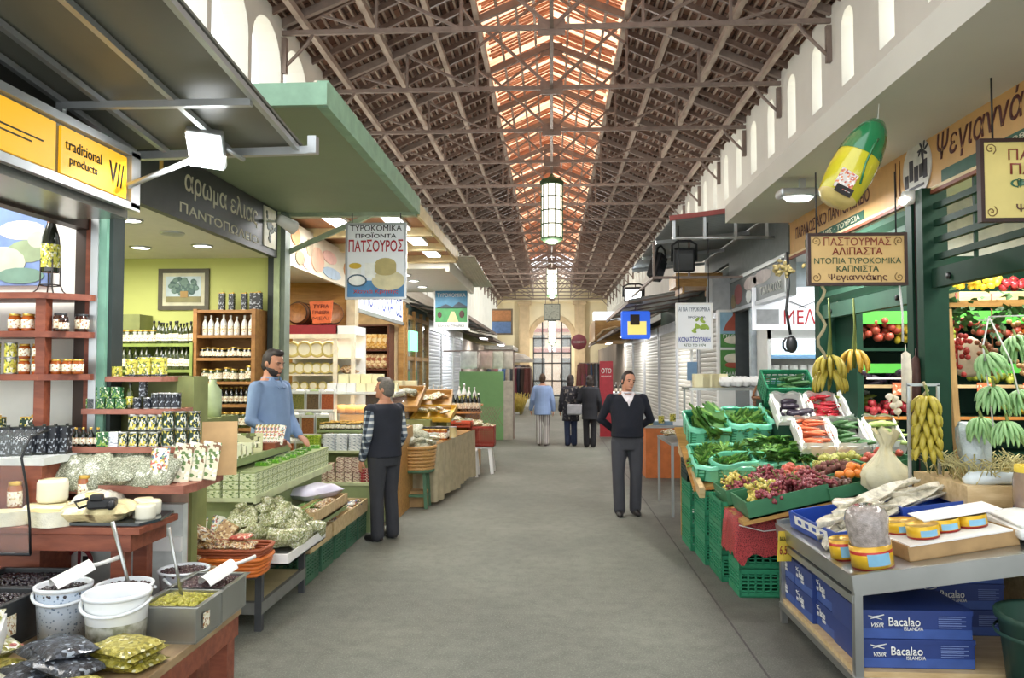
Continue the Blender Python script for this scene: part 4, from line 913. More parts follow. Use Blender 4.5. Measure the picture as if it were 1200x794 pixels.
def scoop(label, loc, rot):
    b = B(); n = 10
    b.sheet(lambda u, v: ((.06 - .016 * u * u) * math.cos(PI + PI * v), .17 * u - .095, (.055 + .004 * u) * math.sin(PI + PI * v) * .8), n, 12); b.sheet(lambda u, v: ((.056 - .016 * u * u) * math.cos(PI + PI * v), .17 * u - .093, (.052 + .004 * u) * math.sin(PI + PI * v) * .8), n, 12)
    b.poly([((.044) * math.cos(PI + PI * k / 12), .075, .059 * .8 * math.sin(PI + PI * k / 12)) for k in range(13)]); b.tube([(0, .07, -.014), (0, .11, -.004), (0, .2, .012)], [.014, .011, .014], 8, flat=.7)
    solo('plastic_scoop', b, M_WHITE, label, 'scoop', loc, rot=rot)
scoop('white plastic scoop lying on the black olives of the blue bucket', (-2.2, 3.48, .79), (R(-20), R(175), R(-42)))
scoop('white plastic scoop on the dark olives of the right steel pan', (-1.68, 3.86, .705), (R(-20), R(175), R(-38)))
def pan(label, loc, w, d, h, m, fill, seed, rz=0, tag_=True):
    o = thing('olive_pan', label, 'pan', loc, rz); t_ = .006
    b = B(); 
    for s in (-1, 1): b.box((0, s * (d / 2 - t_), h / 2), (w, t_, h)); b.box((s * (w / 2 - t_), 0, h / 2), (t_, d, h)); b.box((0, s * (d / 2 + .004), h), (w + .03, .024, .007), bev=.002); b.box((s * (w / 2 + .004), 0, h), (.024, d + .01, .007), bev=.002)
    b.box((0, 0, .004), (w, d, .008)); part('pan_body', b, m, o)
    if tag_: b = B(); b.box((w / 2 + .004, -d * .15, h * .5), (.004, d * .22, h * .42)); part('price_sticker', b, M_LABEL, o)
    m2, lab = fill; b = B(); ww, dd = w - .02, d - .02
    b.sheet(lambda u, v: ((u - .5) * ww, (v - .5) * dd, .02 * math.sin(PI * u) * math.sin(PI * v)), 8, 8); beads(b, ww * .96, dd * .96, lambda x, y: .006 + .022 * math.cos(x * 1.5) * math.cos(y * 1.5), .0105, 420, seed, sq=.8, u=7, v=5)
    solo('loose_olives', b, m2, lab, 'olives', (loc[0], loc[1], loc[2] + h * .84), rz, kind='stuff')
M_PANDK = mat('dark_steel_pan', '5d5f60', .35, .7)
pan('steel pan of green olives with a price sticker, nearest the table corner', (-1.755, 3.6, .5), .27, .28, .165, M_INOX, (M_OLVG, 'green olives in the steel pan'), 1)
pan('steel pan of dark olives with the white scoop, behind the green olives', (-1.76, 3.9, .5), .27, .3, .165, M_INOX, (M_OLV2, 'dark olives in the steel pan under the scoop'), 2, tag_=False)
pan('dark pan of black olives with a paper sticker at the left edge', (-2.64, 3.4, .5), .44, .32, .21, M_PANDK, (M_OLV, 'black olives in the near dark pan'), 3)
pan('dark pan of black olives behind the stickered one', (-2.64, 3.75, .5), .44, .33, .21, M_PANDK, (M_OLV, 'black olives in the rear dark pan'), 4, tag_=False)
# bags in front
M_BAGBLK = wrapped('black_olives_in_bag', [(0, '2a2d33'), (.4, '474d57'), (.7, '1d1f24'), (.9, '9aa3ad')], 70); M_BAGGRN = wrapped('green_olives_in_bag', [(0, '9a8f2e'), (.4, 'b8ad55'), (.75, '7d7626'), (.93, 'dcd8b0')], 70); M_BAGMIX = wrapped('pale_packets', [(0, 'd9d6b8'), (.3, 'a8a55a'), (.5, 'ece9da'), (.75, '8a8a4a'), (.92, 'b5655a')], 50)
GB = bag('olive_bag', '', 'bag', M_BAGBLK, .2, .26, .05, 1); GG = bag('olive_bag', '', 'bag', M_BAGGRN, .2, .26, .04, 2); GM = bag('packet_bag', '', 'bag', M_BAGMIX, .2, .26, .06, 3)
rn = random.Random(4)
for i, (x, y, zz) in enumerate(((-2.02, 3.12, 0), (-2.1, 3.16, .05), (-1.95, 3.02, .035), (-2.0, 3.1, .07), (-2.12, 3.0, 0))): GB.put((x, y, .51 + zz), 0, 'clear bag of black olives piled before the white bucket', 'black olive bags', rot=(R(rn.uniform(-6, 10)), R(rn.uniform(-8, 8)), R(60 + rn.uniform(-30, 30))))
for i in range(4): GG.put((-1.8 + rn.uniform(-.02, .02), 3.18 + rn.uniform(-.02, .02), .5 + .024 * i), 0, 'flat bag of green olives stacked at the table edge', 'green olive bags at the edge', rot=(0, R(rn.uniform(-3, 3)), R(70 + rn.uniform(-14, 14))))
for i, (x, y, zz) in enumerate(((-2.32, 3.05, 0), (-2.26, 2.85, .02), (-2.05, 2.75, 0), (-1.85, 2.84, .02), (-2.4, 3.2, .03))): (GG if i in (0, 3) else GM).put((x, y, .505 + zz), 0, 'clear bag of green olives lying in the foreground' if i in (0, 3) else 'clear bag of pale packets lying in the foreground', 'foreground bags of ' + ('olives' if i in (0, 3) else 'packets'), rot=(R(rn.uniform(-5, 5)), R(rn.uniform(-5, 5)), R(rn.uniform(0, 180))))
o = solo('white_carton_tray', tray_bm(.4, .62, .09, .016), M_WHITE, 'white carton tray of packets in the bottom left corner', 'tray', (-2.34, 2.82, .56), rot=(R(14), 0, R(28)))
for i in range(7):
    GM.put((-2.34 + .11 * (i % 2) - .05 + .03 * (i // 2) * -1, 2.66 + .09 * i - .05, .6 + .016 * i), 0, 'clear packet lying in the white carton tray', 'packets in the white tray', rot=(R(24), R(rn.uniform(-8, 8)), R(28 + rn.uniform(-15, 15))), scale=.75)
P_REDRND = mat('red_packet_print', 'b5554a', .4)
for i, (x, y) in enumerate(((-2.4, 2.86), (-2.3, 2.78))):
    b = B(); b.lathe([(0, .012), (.05, .01), (.06, 0)], 16, sx=1, sy=.6); solo('red_sachet', b, P_REDRND, f'round red-printed sachet on the white tray, {"left" if not i else "right"} of two', 'packet', (x, y, .72 - .01 * i), rot=(R(20), 0, R(30)))
# ================================================================ LOW TABLE with trays
o = thing('low_display_table', 'low dark steel table with a plywood lower shelf and white tray', 'table', (0, 0, 0))
b = B(); b.b2((-2.95, 5.0, .37), (-1.95, 6.02, .41)); part('tabletop', b, mat('dark_steel', '55575a', .5, .4), o)
b = B(); b.b2((-2.9, 5.14, .15), (-1.97, 6.0, .18)); part('lower_shelf', b, wood('plywood_shelf', 'b5a276', 'cfbf92', (2, 2, 2)), o)
b = B(); b.b2((-2.92, 5.1, .11), (-1.95, 5.14, .19)); b.b2((-1.97, 5.1, .11), (-1.94, 6.02, .19)); part('rail', b, mat('grey_rail', '7d7d78', .5, .3), o)
for x, y in ((-1.965, 5.12), (-1.965, 6.0), (-2.9, 5.12), (-2.9, 6.0)): b = B(); b.box((x, y, .19), (.045, .045, .38)); part('leg', b, mat('dark_steel', ''), o)
solo('white_display_tray', tray_bm(1.12, .86, .075, .012), M_WHITE, 'wide shallow white tray of wrapped herbs on the low steel table', 'tray', (-2.36, 5.64, .41))
OB = solo('orange_basket', basket_bm(.5, .3, .1, 4, 1.12), mat('orange_plastic', 'd8742e', .4), 'bright orange oblong basket hanging over the near edge of the low table', 'basket', (-2.12, 5.02, .42))
WB_ = solo('woven_basket', basket_bm(.5, .3, .08, 4, 1.1), mat('red_brown_wicker', '9a5030', .6), 'red-brown woven basket nested on the orange one', 'basket', (-2.12, 5.03, .5))
GN = [bag('nut_packet', '', 'bag', M_NUT, .14, .18, .05, s) for s in (1, 2)]
rn = random.Random(9)
def heap(stocks, n, cx, cy, z, w, d, h, label, group, sc=(.8, 1.1), tilt=25, rnd=False):
    for i in range(n):
        x, y = rn.uniform(-1, 1), rn.uniform(-1, 1)
        k = max(0, (1 - x * x) * (1 - y * y)) ** .6
        stocks[i % len(stocks)].put((cx + x * w / 2, cy + y * d / 2, z + h * k * rn.uniform(.5, 1)), 0, label, group, rot=(R(rn.uniform(-tilt, tilt)), R(rn.uniform(-tilt, tilt)), R(rn.uniform(0, 360))), scale=rn.uniform(*sc))
P_REDS = Stock(lambda: solo('red_packet', bag_bm(.13, .13, .03, 8), print_mat('red_pack_print', 'c05548', ['e9d9c4', 'd8876a']), '', 'packet'))
heap(GN, 7, -2.14, 5.03, .56, .3, .14, .03, 'small packet of nuts in the red-brown woven basket', 'packets in the woven basket', (.6, .8), 10)
P_REDS.put((-2.06, 5.04, .625), 0, 'flat red packet on top of the woven basket'); 
heap(GN, 34, -2.42, 4.98, .43, .46, .2, .3, 'brown packet heaped left of the orange basket', 'brown packets on the low table', (.7, .95), 40)
CG = carton('craft_box', '', 'box', print_mat('craft_pattern', 'b08a58', ['7d5838', 'd8c394'], (30, 30, 30)), .12, .05, .2)
for i, (x, y, a, tz) in enumerate(((-2.5, 5.2, -30, .52), (-2.36, 5.3, 25, .5), (-2.62, 5.22, -10, .5))): CG.put((x, y, tz), 0, f'patterned flat gift box leaning among the brown packets, {nth(i, 3)} of three', 'gift boxes', rot=(R(-35), R(a), R(20 - i * 25)))
EG = [bag('herb_pack', '', 'bag', M_HERBG, .18, .26, .1, s, True) for s in (3, 4, 5)]
heap(EG, 26, -2.12, 5.66, .47, .5, .5, .2, 'clear crinkled bag of green herbs heaped in the white tray', 'herb bags in the white tray', (.85, 1.15), 45)
CL = Stock(lambda: solo('glass_pot', (lambda b: (b.lathe([(0, 0), (.03, 0), (.034, .05), (.03, .07), (.034, .075), (0, .078)], 12, ms=[0, 0, 0, 1, 1]), b)[1])(B()), [wrapped('pot_contents', [(0, '7d7a4a'), (.5, 'a39a6a'), (.8, '5d5a38')], 60), M_LABEL], '', 'pot'))
for k in range(2): row(CL, 7, (-2.48, 5.2 + .08 * k, .425), (-1.98, 5.2 + .08 * k, .425), 'small cream-lidded pot', 'in the back line behind the baskets' if k else 'in the front line behind the baskets', 'cream-lidded pots', scale=1.25)
GP = Stock(lambda: solo('pink_packet', bag_bm(.13, .16, .06, 4), print_mat('pink_pack', 'e3b8ac', ['efe9e0', 'c98a86'], (18, 18, 18)), '', 'packet'))
GP.put((-2.62, 5.5, .5), 0, 'pink and white packet at the left of the white tray', rot=(R(30), 0, R(20))); GP.put((-2.5, 5.48, .52), 0, 'pink and white packet beside the herb bags', rot=(R(-20), R(20), R(60)))
for i in range(4): K7.put((-2.8 + .1 * i, 5.45 + .05 * i, .47), 0, f'herb picture card standing at the back left of the white tray, {nth(i, 4)} of four', 'cards in the white tray', rot=(R(-25), R(8 * i - 10), R(20)))
# ================================================================ GREEN STEPPED STAND
o = thing('stepped_stand', 'sage green stepped stand of soap boxes in the oil shop front', 'display stand', (0, 0, 0))
b = B(); b.b2((-2.72, 5.66, 1.03), (-2.36, 6.75, 1.06)); b.b2((-2.37, 5.65, 1.02), (-2.35, 6.75, 1.075)); part('shelf_board', b, M_GREENW, o)
b = B(); b.b2((-2.62, 5.64, .76), (-2.2, 7.6, .79)); b.b2((-2.215, 5.63, .75), (-2.195, 7.6, .805)); part('shelf_board', b, mat('pale_sage_edge', 'c9d0a4', .5), o)
b = B(); b.b2((-2.5, 5.8, .44), (-1.93, 7.2, .47)); part('shelf_board', b, M_GREENW, o)
b = B(); b.b2((-2.72, 5.7, 0), (-2.3, 7.6, .76)); b.b2((-2.72, 5.7, .76), (-2.6, 7.55, 1.03)); part('carcass', b, M_GREENW, o)
SB = carton('soap_carton', '', 'box', P_SOAP, .118, .1, .062, lid=mat('soap_box_line', 'a9b67e', .5))
for k in range(18):
    y = 5.7 + .104 * k
    for c_, x in enumerate((-2.49, -2.275)):
        pass
    for h in range(3):
        for c_, x in enumerate((-2.4, -2.27)):
            if c_ == 0 and k > 2 and h < 2: continue
            SB.put((x, y, .79 + .063 * h), 0, f'pale green soap carton in the long triple-stacked row on the middle step', 'soap cartons on the middle step')
for h in range(3): SB.put((-2.54, 5.7, .79 + .063 * h), 0, 'pale green soap carton in the long triple-stacked row on the middle step', 'soap cartons on the middle step')
SG = carton('green_soap_pack', '', 'box', P_GRASS, .1, .09, .03)
for k in range(8):
    SG.put((-2.3 + rn.uniform(-.03, .03), 6.05 + .19 * k, .98), 0, 'bright green pack lying on top of the soap cartons', 'green packs on the soap cartons', rot=(0, 0, R(rn.uniform(-20, 20))))
# goods on the top step
HB = carton('herb_box', '', 'box', print_mat('pale_herb_print', 'e3e3c0', ['8a9a55', 'f3f0dd', 'c9b98a', '6d7a3c'], (20, 20, 20)), .09, .06, .11)
K9 = carton('olive_picture', '', 'picture', print_mat('olive_panel', 'd3cfa0', ['7d8a45', 'efe9d0', '5d5a33'], (9, 9, 9)), .26, .02, .2)
K9.put((-2.62, 5.95, 1.06), 0, 'large olive-print panel standing at the back of the top step', rot=(R(-15), R(-6), R(8))); K9.put((-2.5, 6.25, 1.06), 0, 'smaller white-framed olive panel on the top step', rot=(R(-12), 0, R(12)), scale=.8)
for i in range(14):
    HB.put((-2.66 + .085 * (i % 4), 5.74 + .11 * (i // 4), 1.06), 0, 'pale printed herb box standing on the top step', 'herb boxes on the top step', rot=(R(rn.uniform(-14, 0)), 0, R(rn.uniform(-12, 12))), scale=rn.uniform(.8, 1.1))
b = B(); b.box((0, 0, .03), (.22, .3, .06)); solo('brown_box_lid', b, M_MAHOG, 'flat red-brown tray of postcards at the far end of the top step', 'tray', (-2.46, 6.58, 1.06))
for i in range(6): K7.put((-2.55 + .035 * i, 6.55, 1.1), 0, 'colour postcard leaning in the red-brown tray', 'postcards in the brown tray', rot=(R(-25), R(10), R(15)), scale=.9)
# lower step
PG = carton('bright_green_box', '', 'box', P_GRASS, .13, .2, .11)
row(PG, 3, (-2.4, 5.86, .47), (-2.1, 5.86, .47), 'bright green soap box', 'at the near end of the lowest step', 'bright green boxes')
for k in range(4): PG.put((-2.12, 6.1 + .22 * k, .47), 0, f'bright green soap box along the lowest step, {ORD[k + 1]} in depth', 'bright green boxes in depth')
solo('wooden_tray', tray_bm(.2, 1.0, .1, .014), M_CRATEW, 'pale wooden tray of packets on the edge of the lowest step', 'tray', (-2.0, 6.6, .5))
heap(GN, 8, -2.0, 6.6, .54, .08, .7, .05, 'packet in the pale wooden tray', 'packets in the pale wooden tray', (.5, .7), 15)
solo('plastic_sack', bag_bm(.3, .5, .12, 6), mat('lilac_white_sack', 'dcd8ea', .35, var=.06), 'lilac-white plastic sack lying on the lowest step', 'bag', (-2.16, 6.9, .58), R(-25))
# ---- candy crates on green crates
CS = Stock(lambda: solo('green_crate', crate_bm(.36, .34, .24), mat('dark_green_plastic', '3f6a50', .5), '', 'crate'))
for i, y in enumerate((6.35, 6.78, 7.2, 7.62, 8.04)): CS.put((-2.17, y, 0), 0, f'dark green crate carrying the candy trays, {nth(i, 5)} along the aisle'.replace('leftmost', 'nearest').replace('rightmost', 'farthest'), 'green crates under the candy trays')
WT = Stock(lambda: solo('candy_tray', tray_bm(.44, .62, .13, .016), M_CRATEW, '', 'tray'))
M_SWEET = wrapped('bright_sweets', [(0, 'd8d3c4'), (.2, '8a3f4a'), (.36, 'e3e6de'), (.52, '6f8a5a'), (.66, 'c98a5a'), (.8, '5a6a96'), (.9, 'efe3c4')], 36)
GC = bag('sweet_packet', '', 'bag', M_SWEET, .12, .15, .05, 2)
for i, y in enumerate((6.5, 7.16, 7.82)):
    WT.put((-2.18, y, .25), 0, f'pale wooden tray of sweet packets at ankle height, {("nearest", "middle", "farthest")[i]} of three', 'candy trays'); heap([GC], 14, -2.18, y, .32, .3, .46, .07, 'small bright sweet packet in a low wooden tray', 'sweet packets', (.8, 1.0), 20)
# ================================================================ OIL SHOP INTERIOR
yB = 7.5
def shelf_unit(name, label, x0, x1, y0, y1, zs, m, ends=True, top=None, loc=None):
    o = thing(name, label, 'shelf', (0, 0, 0))
    for z in zs: b = B(); b.b2((x0, y0, z - .028), (x1, y1, z)); part('shelf_board', b, m, o)
    b = B()
    for x in ((x0, x1) if ends else ()): b.b2((x - .02, y0 - .005, 0.0), (x + .02, y1, (top or max(zs)) + .01))
    b.b2((x0, y1 - .012, .1), (x1, y1, max(zs))); part('carcass', b, m, o); return o
M_BOOK = wood('honey_shelf_wood', '8a5a2c', 'b07e44', (2, 8, 8)); M_GSH = mat('green_shelf', '8a9a4c', .5)
zs = [EYE - (y - 432) * yB / 900 for y in (362, 392, 419, 447, 474, 502)]
shelf_unit('bookcase', 'honey-coloured wooden bookcase of jars and bottles against the yellow-green wall', -3.53, -2.94, 7.42, 7.76, zs, M_BOOK)
TB = bottle('white_bottle', '', 'bottle', M_WHITE, M_WHITE, M_LABEL, .028, .2); SJ = jar('small_jar', '', 'jar', M_DKGLASS, M_GOLD, M_LABEL, .03, .085, False, 10); MJ = jar('preserve_jar', '', 'jar', M_OLGLASS, M_GOLD, M_LABEL, .045, .14, False, 10)
DB = bottle('dark_bottle', '', 'bottle', M_DKGLASS, M_GOLD, M_LABEL, .026, .19); OB2 = bottle('oil_bottle', '', 'bottle', M_OLGLASS, M_DARK, M_LABEL, .03, .24)
row(TB, 8, (-3.47, 7.5, zs[1]), (-3.0, 7.5, zs[1]), 'white bottle', 'on the top shelf of the bookcase', 'white bottles', jit=.01, srnd=.12)
for k in range(2): row(SJ, 10, (-3.48, 7.5 + .08 * k, zs[2]), (-3.0, 7.5 + .08 * k, zs[2]), 'small jar with gold lid', 'in the back line of the second shelf' if k else 'in the front line of the second shelf', 'gold-lidded jars', jit=.008, srnd=.1, scale=1.2)
row(MJ, 7, (-3.46, 7.5, zs[3]), (-3.0, 7.5, zs[3]), 'squat preserve jar', 'on the third shelf of the bookcase', 'squat jars', jit=.01, srnd=.2)
for k in range(2): row(DB, 11, (-3.49, 7.5 + .09 * k, zs[4]), (-2.98, 7.5 + .09 * k, zs[4]), 'dark bottle with pale label', 'in the back line of the fourth shelf' if k else 'in the front line of the fourth shelf', 'dark bottles in the bookcase', srnd=.02, scale=.9)
row(MJ, 9, (-3.48, 7.5, zs[5]), (-2.98, 7.5, zs[5]), 'tall preserve jar', 'on the lowest visible shelf of the bookcase', 'tall jars', jit=.01, scale=1.1)
T5 = oil_tin('oil_tin', '', 'tin', P_BLACK, .055, .05, .18); 
for x, s, lab in ((-3.33, 1, 'slim dark tin on top of the bookcase, left'), (-3.23, .98, 'slim tin with yellow band on top of the bookcase'), (-3.1, .98, 'slim dark tin on top of the bookcase, third')): T5.put((x, 7.58, zs[0]), 0, lab, scale=s)
T5.put((-2.98, 7.58, zs[0]), 0, 'wide dark tin at the right end of the bookcase top', scale=(2.2, 1, 1.02))
zg = [EYE - (y - 432) * yB / 900 for y in (402, 433, 462)]
shelf_unit('green_wall_shelf', 'olive-green wall shelf of dark bottles under the tree picture', -4.6, -3.56, 7.42, 7.76, zg, M_GSH)
row(MJ, 6, (-4.32, 7.5, zg[0]), (-4.0, 7.5, zg[0]), 'gold-lidded dark jar', 'on the top green shelf', 'dark jars on the green shelf', jit=.01)
row(OB2, 13, (-3.98, 7.5, zg[0]), (-3.6, 7.55, zg[0]), 'dark oil bottle with gold neck', 'on the top green shelf', 'oil bottles on the top green shelf', jit=.012, srnd=.08, scale=.9)
row(OB2, 9, (-3.95, 7.5, zg[1]), (-3.6, 7.5, zg[1]), 'slim oil bottle', 'on the middle green shelf', 'oil bottles on the middle green shelf', jit=.008, srnd=.06)
row(OB2, 6, (-4.35, 7.5, zg[1]), (-4.05, 7.5, zg[1]), 'dark oil bottle', 'at the left of the middle green shelf', 'oil bottles left of the divider', jit=.01)
row(MJ, 7, (-4.2, 7.5, zg[2]), (-3.62, 7.5, zg[2]), 'pale-labelled jar', 'on the bottom green shelf', 'jars on the bottom green shelf')
b = B(); b.b2((-4.5, 7.5, zg[0] + .005), (-4.15, 7.75, zg[0] + .3)); solo('olive_box', b, M_OLIVEW, 'plain olive-green box at the left end of the top green shelf', 'box', (0, 0.02, 0))
po = thing('tree_picture', 'framed picture of a round green olive tree on the yellow-green wall', 'picture', (-3.82, 7.77, 2.575))
part('frame', frame_bm(.54, .43, .045, .03), mat('picture_frame_wood', '4f4a38', .5), po); b = B(); b.b2((-.23, -.008, -.175), (.23, .004, .175)); part('mount', b, mat('picture_mount', 'c9c6ac', .7), po)
b = B(); b.b2((-.185, -.012, -.135), (.185, -.008, .135), 0); b.b2((-.185, -.014, -.135), (.185, -.01, -.075), 1); rn = random.Random(3)
for _ in range(60):
    a, r = rn.uniform(0, 6.28), rn.uniform(0, 1) ** .5; b.ball((.005 + .14 * r * math.cos(a), -.014, .035 + .085 * r * math.sin(a)), (.03, .004, .026), 2 + rn.randrange(2), 8, 5)
b.b2((-.03, -.02, -.085), (.05, -.014, -.02), 4); part('painted_tree', b, [mat('pt_sky', 'b9c9cf'), mat('pt_ground', '8a8458'), mat('pt_leaf', '4f6a66'), mat('pt_leaf2', '6f8a80'), mat('pt_trunk', 'a5834a')], po)
b = B(); b.b2((-2.88, 7.6, 2.0), (-2.87, 7.7, 2.3)); b2_ = solo('wall_notice', B().mesh('x', [M_WHITE]) if 0 else (lambda q: (q.b2((-3.0, 7.765, 1.93), (-2.86, 7.775, 2.3), 0), q.ball((-2.96, 7.764, 2.07), (.035, .003, .05), 1), q)[2])(B()), [M_WHITE, mat('notice_red', 'c04a50')], 'white paper notice with a red blot beside the bookcase', 'notice')
BW = Stock(lambda: solo('green_bottle', (lambda q: (q.lathe([(0, 0), (.07, 0), (.075, .1), (.07, .22), (.03, .28), (.03, .31), (0, .31)], 14), q)[1])(B()), mat('pale_green_plastic', 'b9c89a', .4), '', 'bottle')); BW.put((-2.86, 6.35, 1.35), 0, 'pale green plastic canister between the tin stand and the bookcase')
b = B(); b.b2((-3.1, 5.9, .14), (-2.74, 6.6, 1.35)); solo('low_cabinet', b, M_OLIVEW, 'olive cabinet behind the sage stepped stand', 'cabinet')
# ================================================================ CHEESE SHOP
o = thing('stepped_counter', 'sage green stepped counter of soap packs behind the man in the plaid shirt', 'display stand', (0, 0, 0))
b = B(); b.b2((-2.8, 8.2, .0), (-1.92, 8.9, .5)); part('base', b, M_GREENW, o)
b = B(); b.b2((-2.82, 8.18, .5), (-1.9, 8.9, .53)); part('shelf_board', b, mat('pale_sage_edge', ''), o); b = B(); b.b2((-2.82, 8.42, .82), (-1.95, 8.95, .845)); part('shelf_board', b, mat('pale_sage_edge', ''), o); b = B(); b.b2((-2.8, 8.75, .53), (-1.97, 8.9, .82)); part('riser', b, M_GREENW, o)
PP = carton('soap_pack', '', 'box', P_PINK, .085, .07, .05); PR = carton('crimson_pack', '', 'box', P_RED, .11, .07, .028); PW = carton('white_carton', '', 'box', P_WHITE, .13, .12, .035); PL = carton('lime_pack', '', 'box', P_LIME, .17, .1, .04)
for h in range(4): row(PP, 8 if h < 2 else 4, (-2.76 if h < 2 else -2.7, 8.26, .53 + .051 * h), (-2.1 if h < 2 else -2.4, 8.26, .53 + .051 * h), 'brown and pink soap pack', f'in course {ORD[h]} of the lower step', 'brown soap packs')
for h in range(5): PR.put((-2.03, 8.26, .53 + .029 * h), 0, f'flat crimson pack in the red stack, {ORD[h]} from the bottom', 'crimson packs')
for h in range(3): row(PP, 3, (-2.3, 8.3, .635 + .051 * h), (-2.12, 8.3, .635 + .051 * h), 'brown and pink soap pack', f'in course {ORD[h]} by the crimson packs', 'brown soap packs, right')
for h in range(5): row(PW, 4, (-2.48, 8.5, .845 + .036 * h), (-2.04, 8.5, .845 + .036 * h), 'flat white carton', f'in layer {ORD[h]} of the upper step', 'white cartons on the upper step', jit=.004)
for h in range(4): PL.put((-2.68, 8.5, .845 + .041 * h), 0, f'lime green pack in the stack left of the white cartons, {ORD[h]} from the bottom', 'lime packs')
# glass deli case
o = thing('deli_case', 'glass deli case with warm-lit breads and cheeses behind the plaid man', 'display case', (0, 0, 0))
b = B(); b.b2((-2.75, 9.0, 0), (-1.8, 9.9, 1.02), 0); part('base', b, M_PINE, o)
b = B(); b.b2((-2.72, 9.05, 1.45), (-1.85, 9.6, 1.475)); part('top_board', b, M_WHITE, o)
b = B(); b.poly([(-2.72, 9.02, 1.02), (-1.85, 9.02, 1.02), (-1.95, 9.18, 1.44), (-2.72, 9.18, 1.44)]); b.poly([(-1.83, 9.02, 1.02), (-1.83, 9.85, 1.02), (-1.85, 9.7, 1.45), (-1.95, 9.18, 1.45)]); part('glass', b, clear('case_glass', alpha=.12), o)
b = B(); 
for p, q in (((-2.72, 9.02, 1.03), (-1.84, 9.02, 1.03)), ((-1.84, 9.02, 1.03), (-1.95, 9.18, 1.45)), ((-2.72, 9.18, 1.45), (-1.95, 9.18, 1.45)), ((-2.72, 9.02, 1.03), (-2.72, 9.18, 1.45)), ((-1.84, 9.02, 1.03), (-1.84, 9.85, 1.03))): b.bar(p, q, .02)
part('frame', b, M_INOX, o); light('case_light', 'AREA', (-2.3, 9.35, 1.43), 4, .7, .3, color=(1, .82, .5))
M_BREAD = mat('bread_crust', 'c98d4a', .6, var=.2, sc=12); BL = Stock(lambda: solo('round_loaf', (lambda q: (q.lathe([(0, 0), (.09, .005), (.11, .04), (.09, .085), (.05, .105), (0, .11)], 16), q)[1])(B()), M_BREAD, '', 'bread'))
row(BL, 3, (-2.6, 9.4, 1.2), (-2.35, 9.4, 1.2), 'round brown loaf', 'lying high inside the deli case', 'loaves in the deli case'); CHW = wheel('cheese_round', '', 'cheese', M_RIND, M_CHEESE, .085, .07)
row(CHW, 4, (-2.62, 9.25, 1.02), (-2.2, 9.2, 1.02), 'pale cheese round', 'on the floor of the deli case', 'cheeses in the deli case'); heap(GN, 16, -2.08, 9.35, 1.03, .24, .4, .2, 'packet of pastry in the bright end of the deli case', 'packets in the deli case', (.6, .9), 30)
b = B(); b.b2((-2.6, 9.3, 1.02), (-2.28, 9.5, 1.195)); solo('case_riser', b, M_PINE, 'wooden riser under the loaves in the deli case', 'riser')
CP = carton('cream_packet', '', 'box', mat('cream_wrapper', 'e9e0b4', .5, var=.06), .12, .09, .1); CW = carton('white_packet', '', 'box', M_WHITE, .11, .09, .1)
row(CW, 3, (-2.66, 9.2, 1.476), (-2.42, 9.2, 1.476), 'white wrapped packet', 'on top of the deli case', 'white packets on the deli case'); row(CP, 4, (-2.3, 9.2, 1.476), (-1.92, 9.2, 1.476), 'cream wrapped packet', 'on top of the deli case', 'cream packets on the deli case'); row(CP, 4, (-2.54, 9.3, 1.577), (-2.12, 9.3, 1.577), 'cream wrapped packet', 'in the upper layer on the deli case', 'upper cream packets', scale=1.1)
# tray of small jars in front of it
b = B(); b.b2((-2.66, 8.62, 1.03), (-2.1, 8.92, 1.06)); b.b2((-2.5, 8.7, .845), (-2.2, 8.85, 1.03)); solo('jar_shelf', b, M_GREENW, 'narrow raised shelf of little jars before the deli case', 'shelf')
for k in range(3): row(SJ, 9, (-2.62, 8.67 + .09 * k, 1.06), (-2.14, 8.67 + .09 * k, 1.06), 'little gold-lidded jar', f'in the {ORD[k]} line of the raised shelf', 'little jars before the deli case', jit=.006, srnd=.1)
# spice bins
M_SPICE = [speck('spice_%d' % i, [(0, c1), (.5, c2)], 180, .8) for i, (c1, c2) in enumerate((('4a3a26', '6a5436'), ('5a5a2a', '7d7a3a'), ('7a4422', '99602f'), ('3a2a24', '57443a'), ('6d6a4a', '8f8a62'), ('8a3f1e', 'a8582c')))]
def spice_bin(i): 
    def mk():
        o = thing('spice_bin', '', 'bin'); b = B(); b.b2((-.075, -.06, 0), (.075, .06, .2), 0); part('spice_filling', b, M_SPICE[i], o)
        b = B(); 
        for s in (-1, 1): b.b2((s * .072, -.066, 0), (s * .08, .066, .235))
        b.b2((-.08, -.068, .185), (.08, -.06, .215)); b.b2((-.08, .06, 0), (.08, .066, .235)); part('clear_tub', b, clear('tub_plastic', 'f4f6f4', .15, .6), o)
        b = B(); b.ball((0, 0, .215), (.055, .05, .03)); part('scoop_cloth', b, M_WHITE if i % 2 else M_GREENW, o); return o
    return Stock(mk)
SBN = [spice_bin(i) for i in range(6)]
o = thing('spice_rack', 'white stepped rack of square spice bins left of the deli case', 'rack', (0, 0, 0))
b = B()
for k, (z, y) in enumerate(((.72, 8.68), (1.0, 8.86), (1.27, 9.04))): b.b2((-3.3, y - .09, z - .02), (-2.58, y + .09, z)); b.b2((-3.3, y + .08, z - .3), (-2.58, y + .09, z))
b.b2((-3.3, 8.6, .14), (-2.58, 9.13, .4)); b.b2((-3.3, 9.02, .4), (-2.58, 9.13, 1.25)); part('rack_body', b, M_WHITE, o)
for k, (z, y) in enumerate(((.72, 8.68), (1.0, 8.86), (1.27, 9.04))):
    for c in range(4): SBN[(k * 4 + c * 5) % 6].put((-3.18 + .175 * c, y, z), 0, f'square spice bin, {nth(c, 4)} in the {("lowest", "middle", "upper")[k]} row of the white rack', 'spice bins')
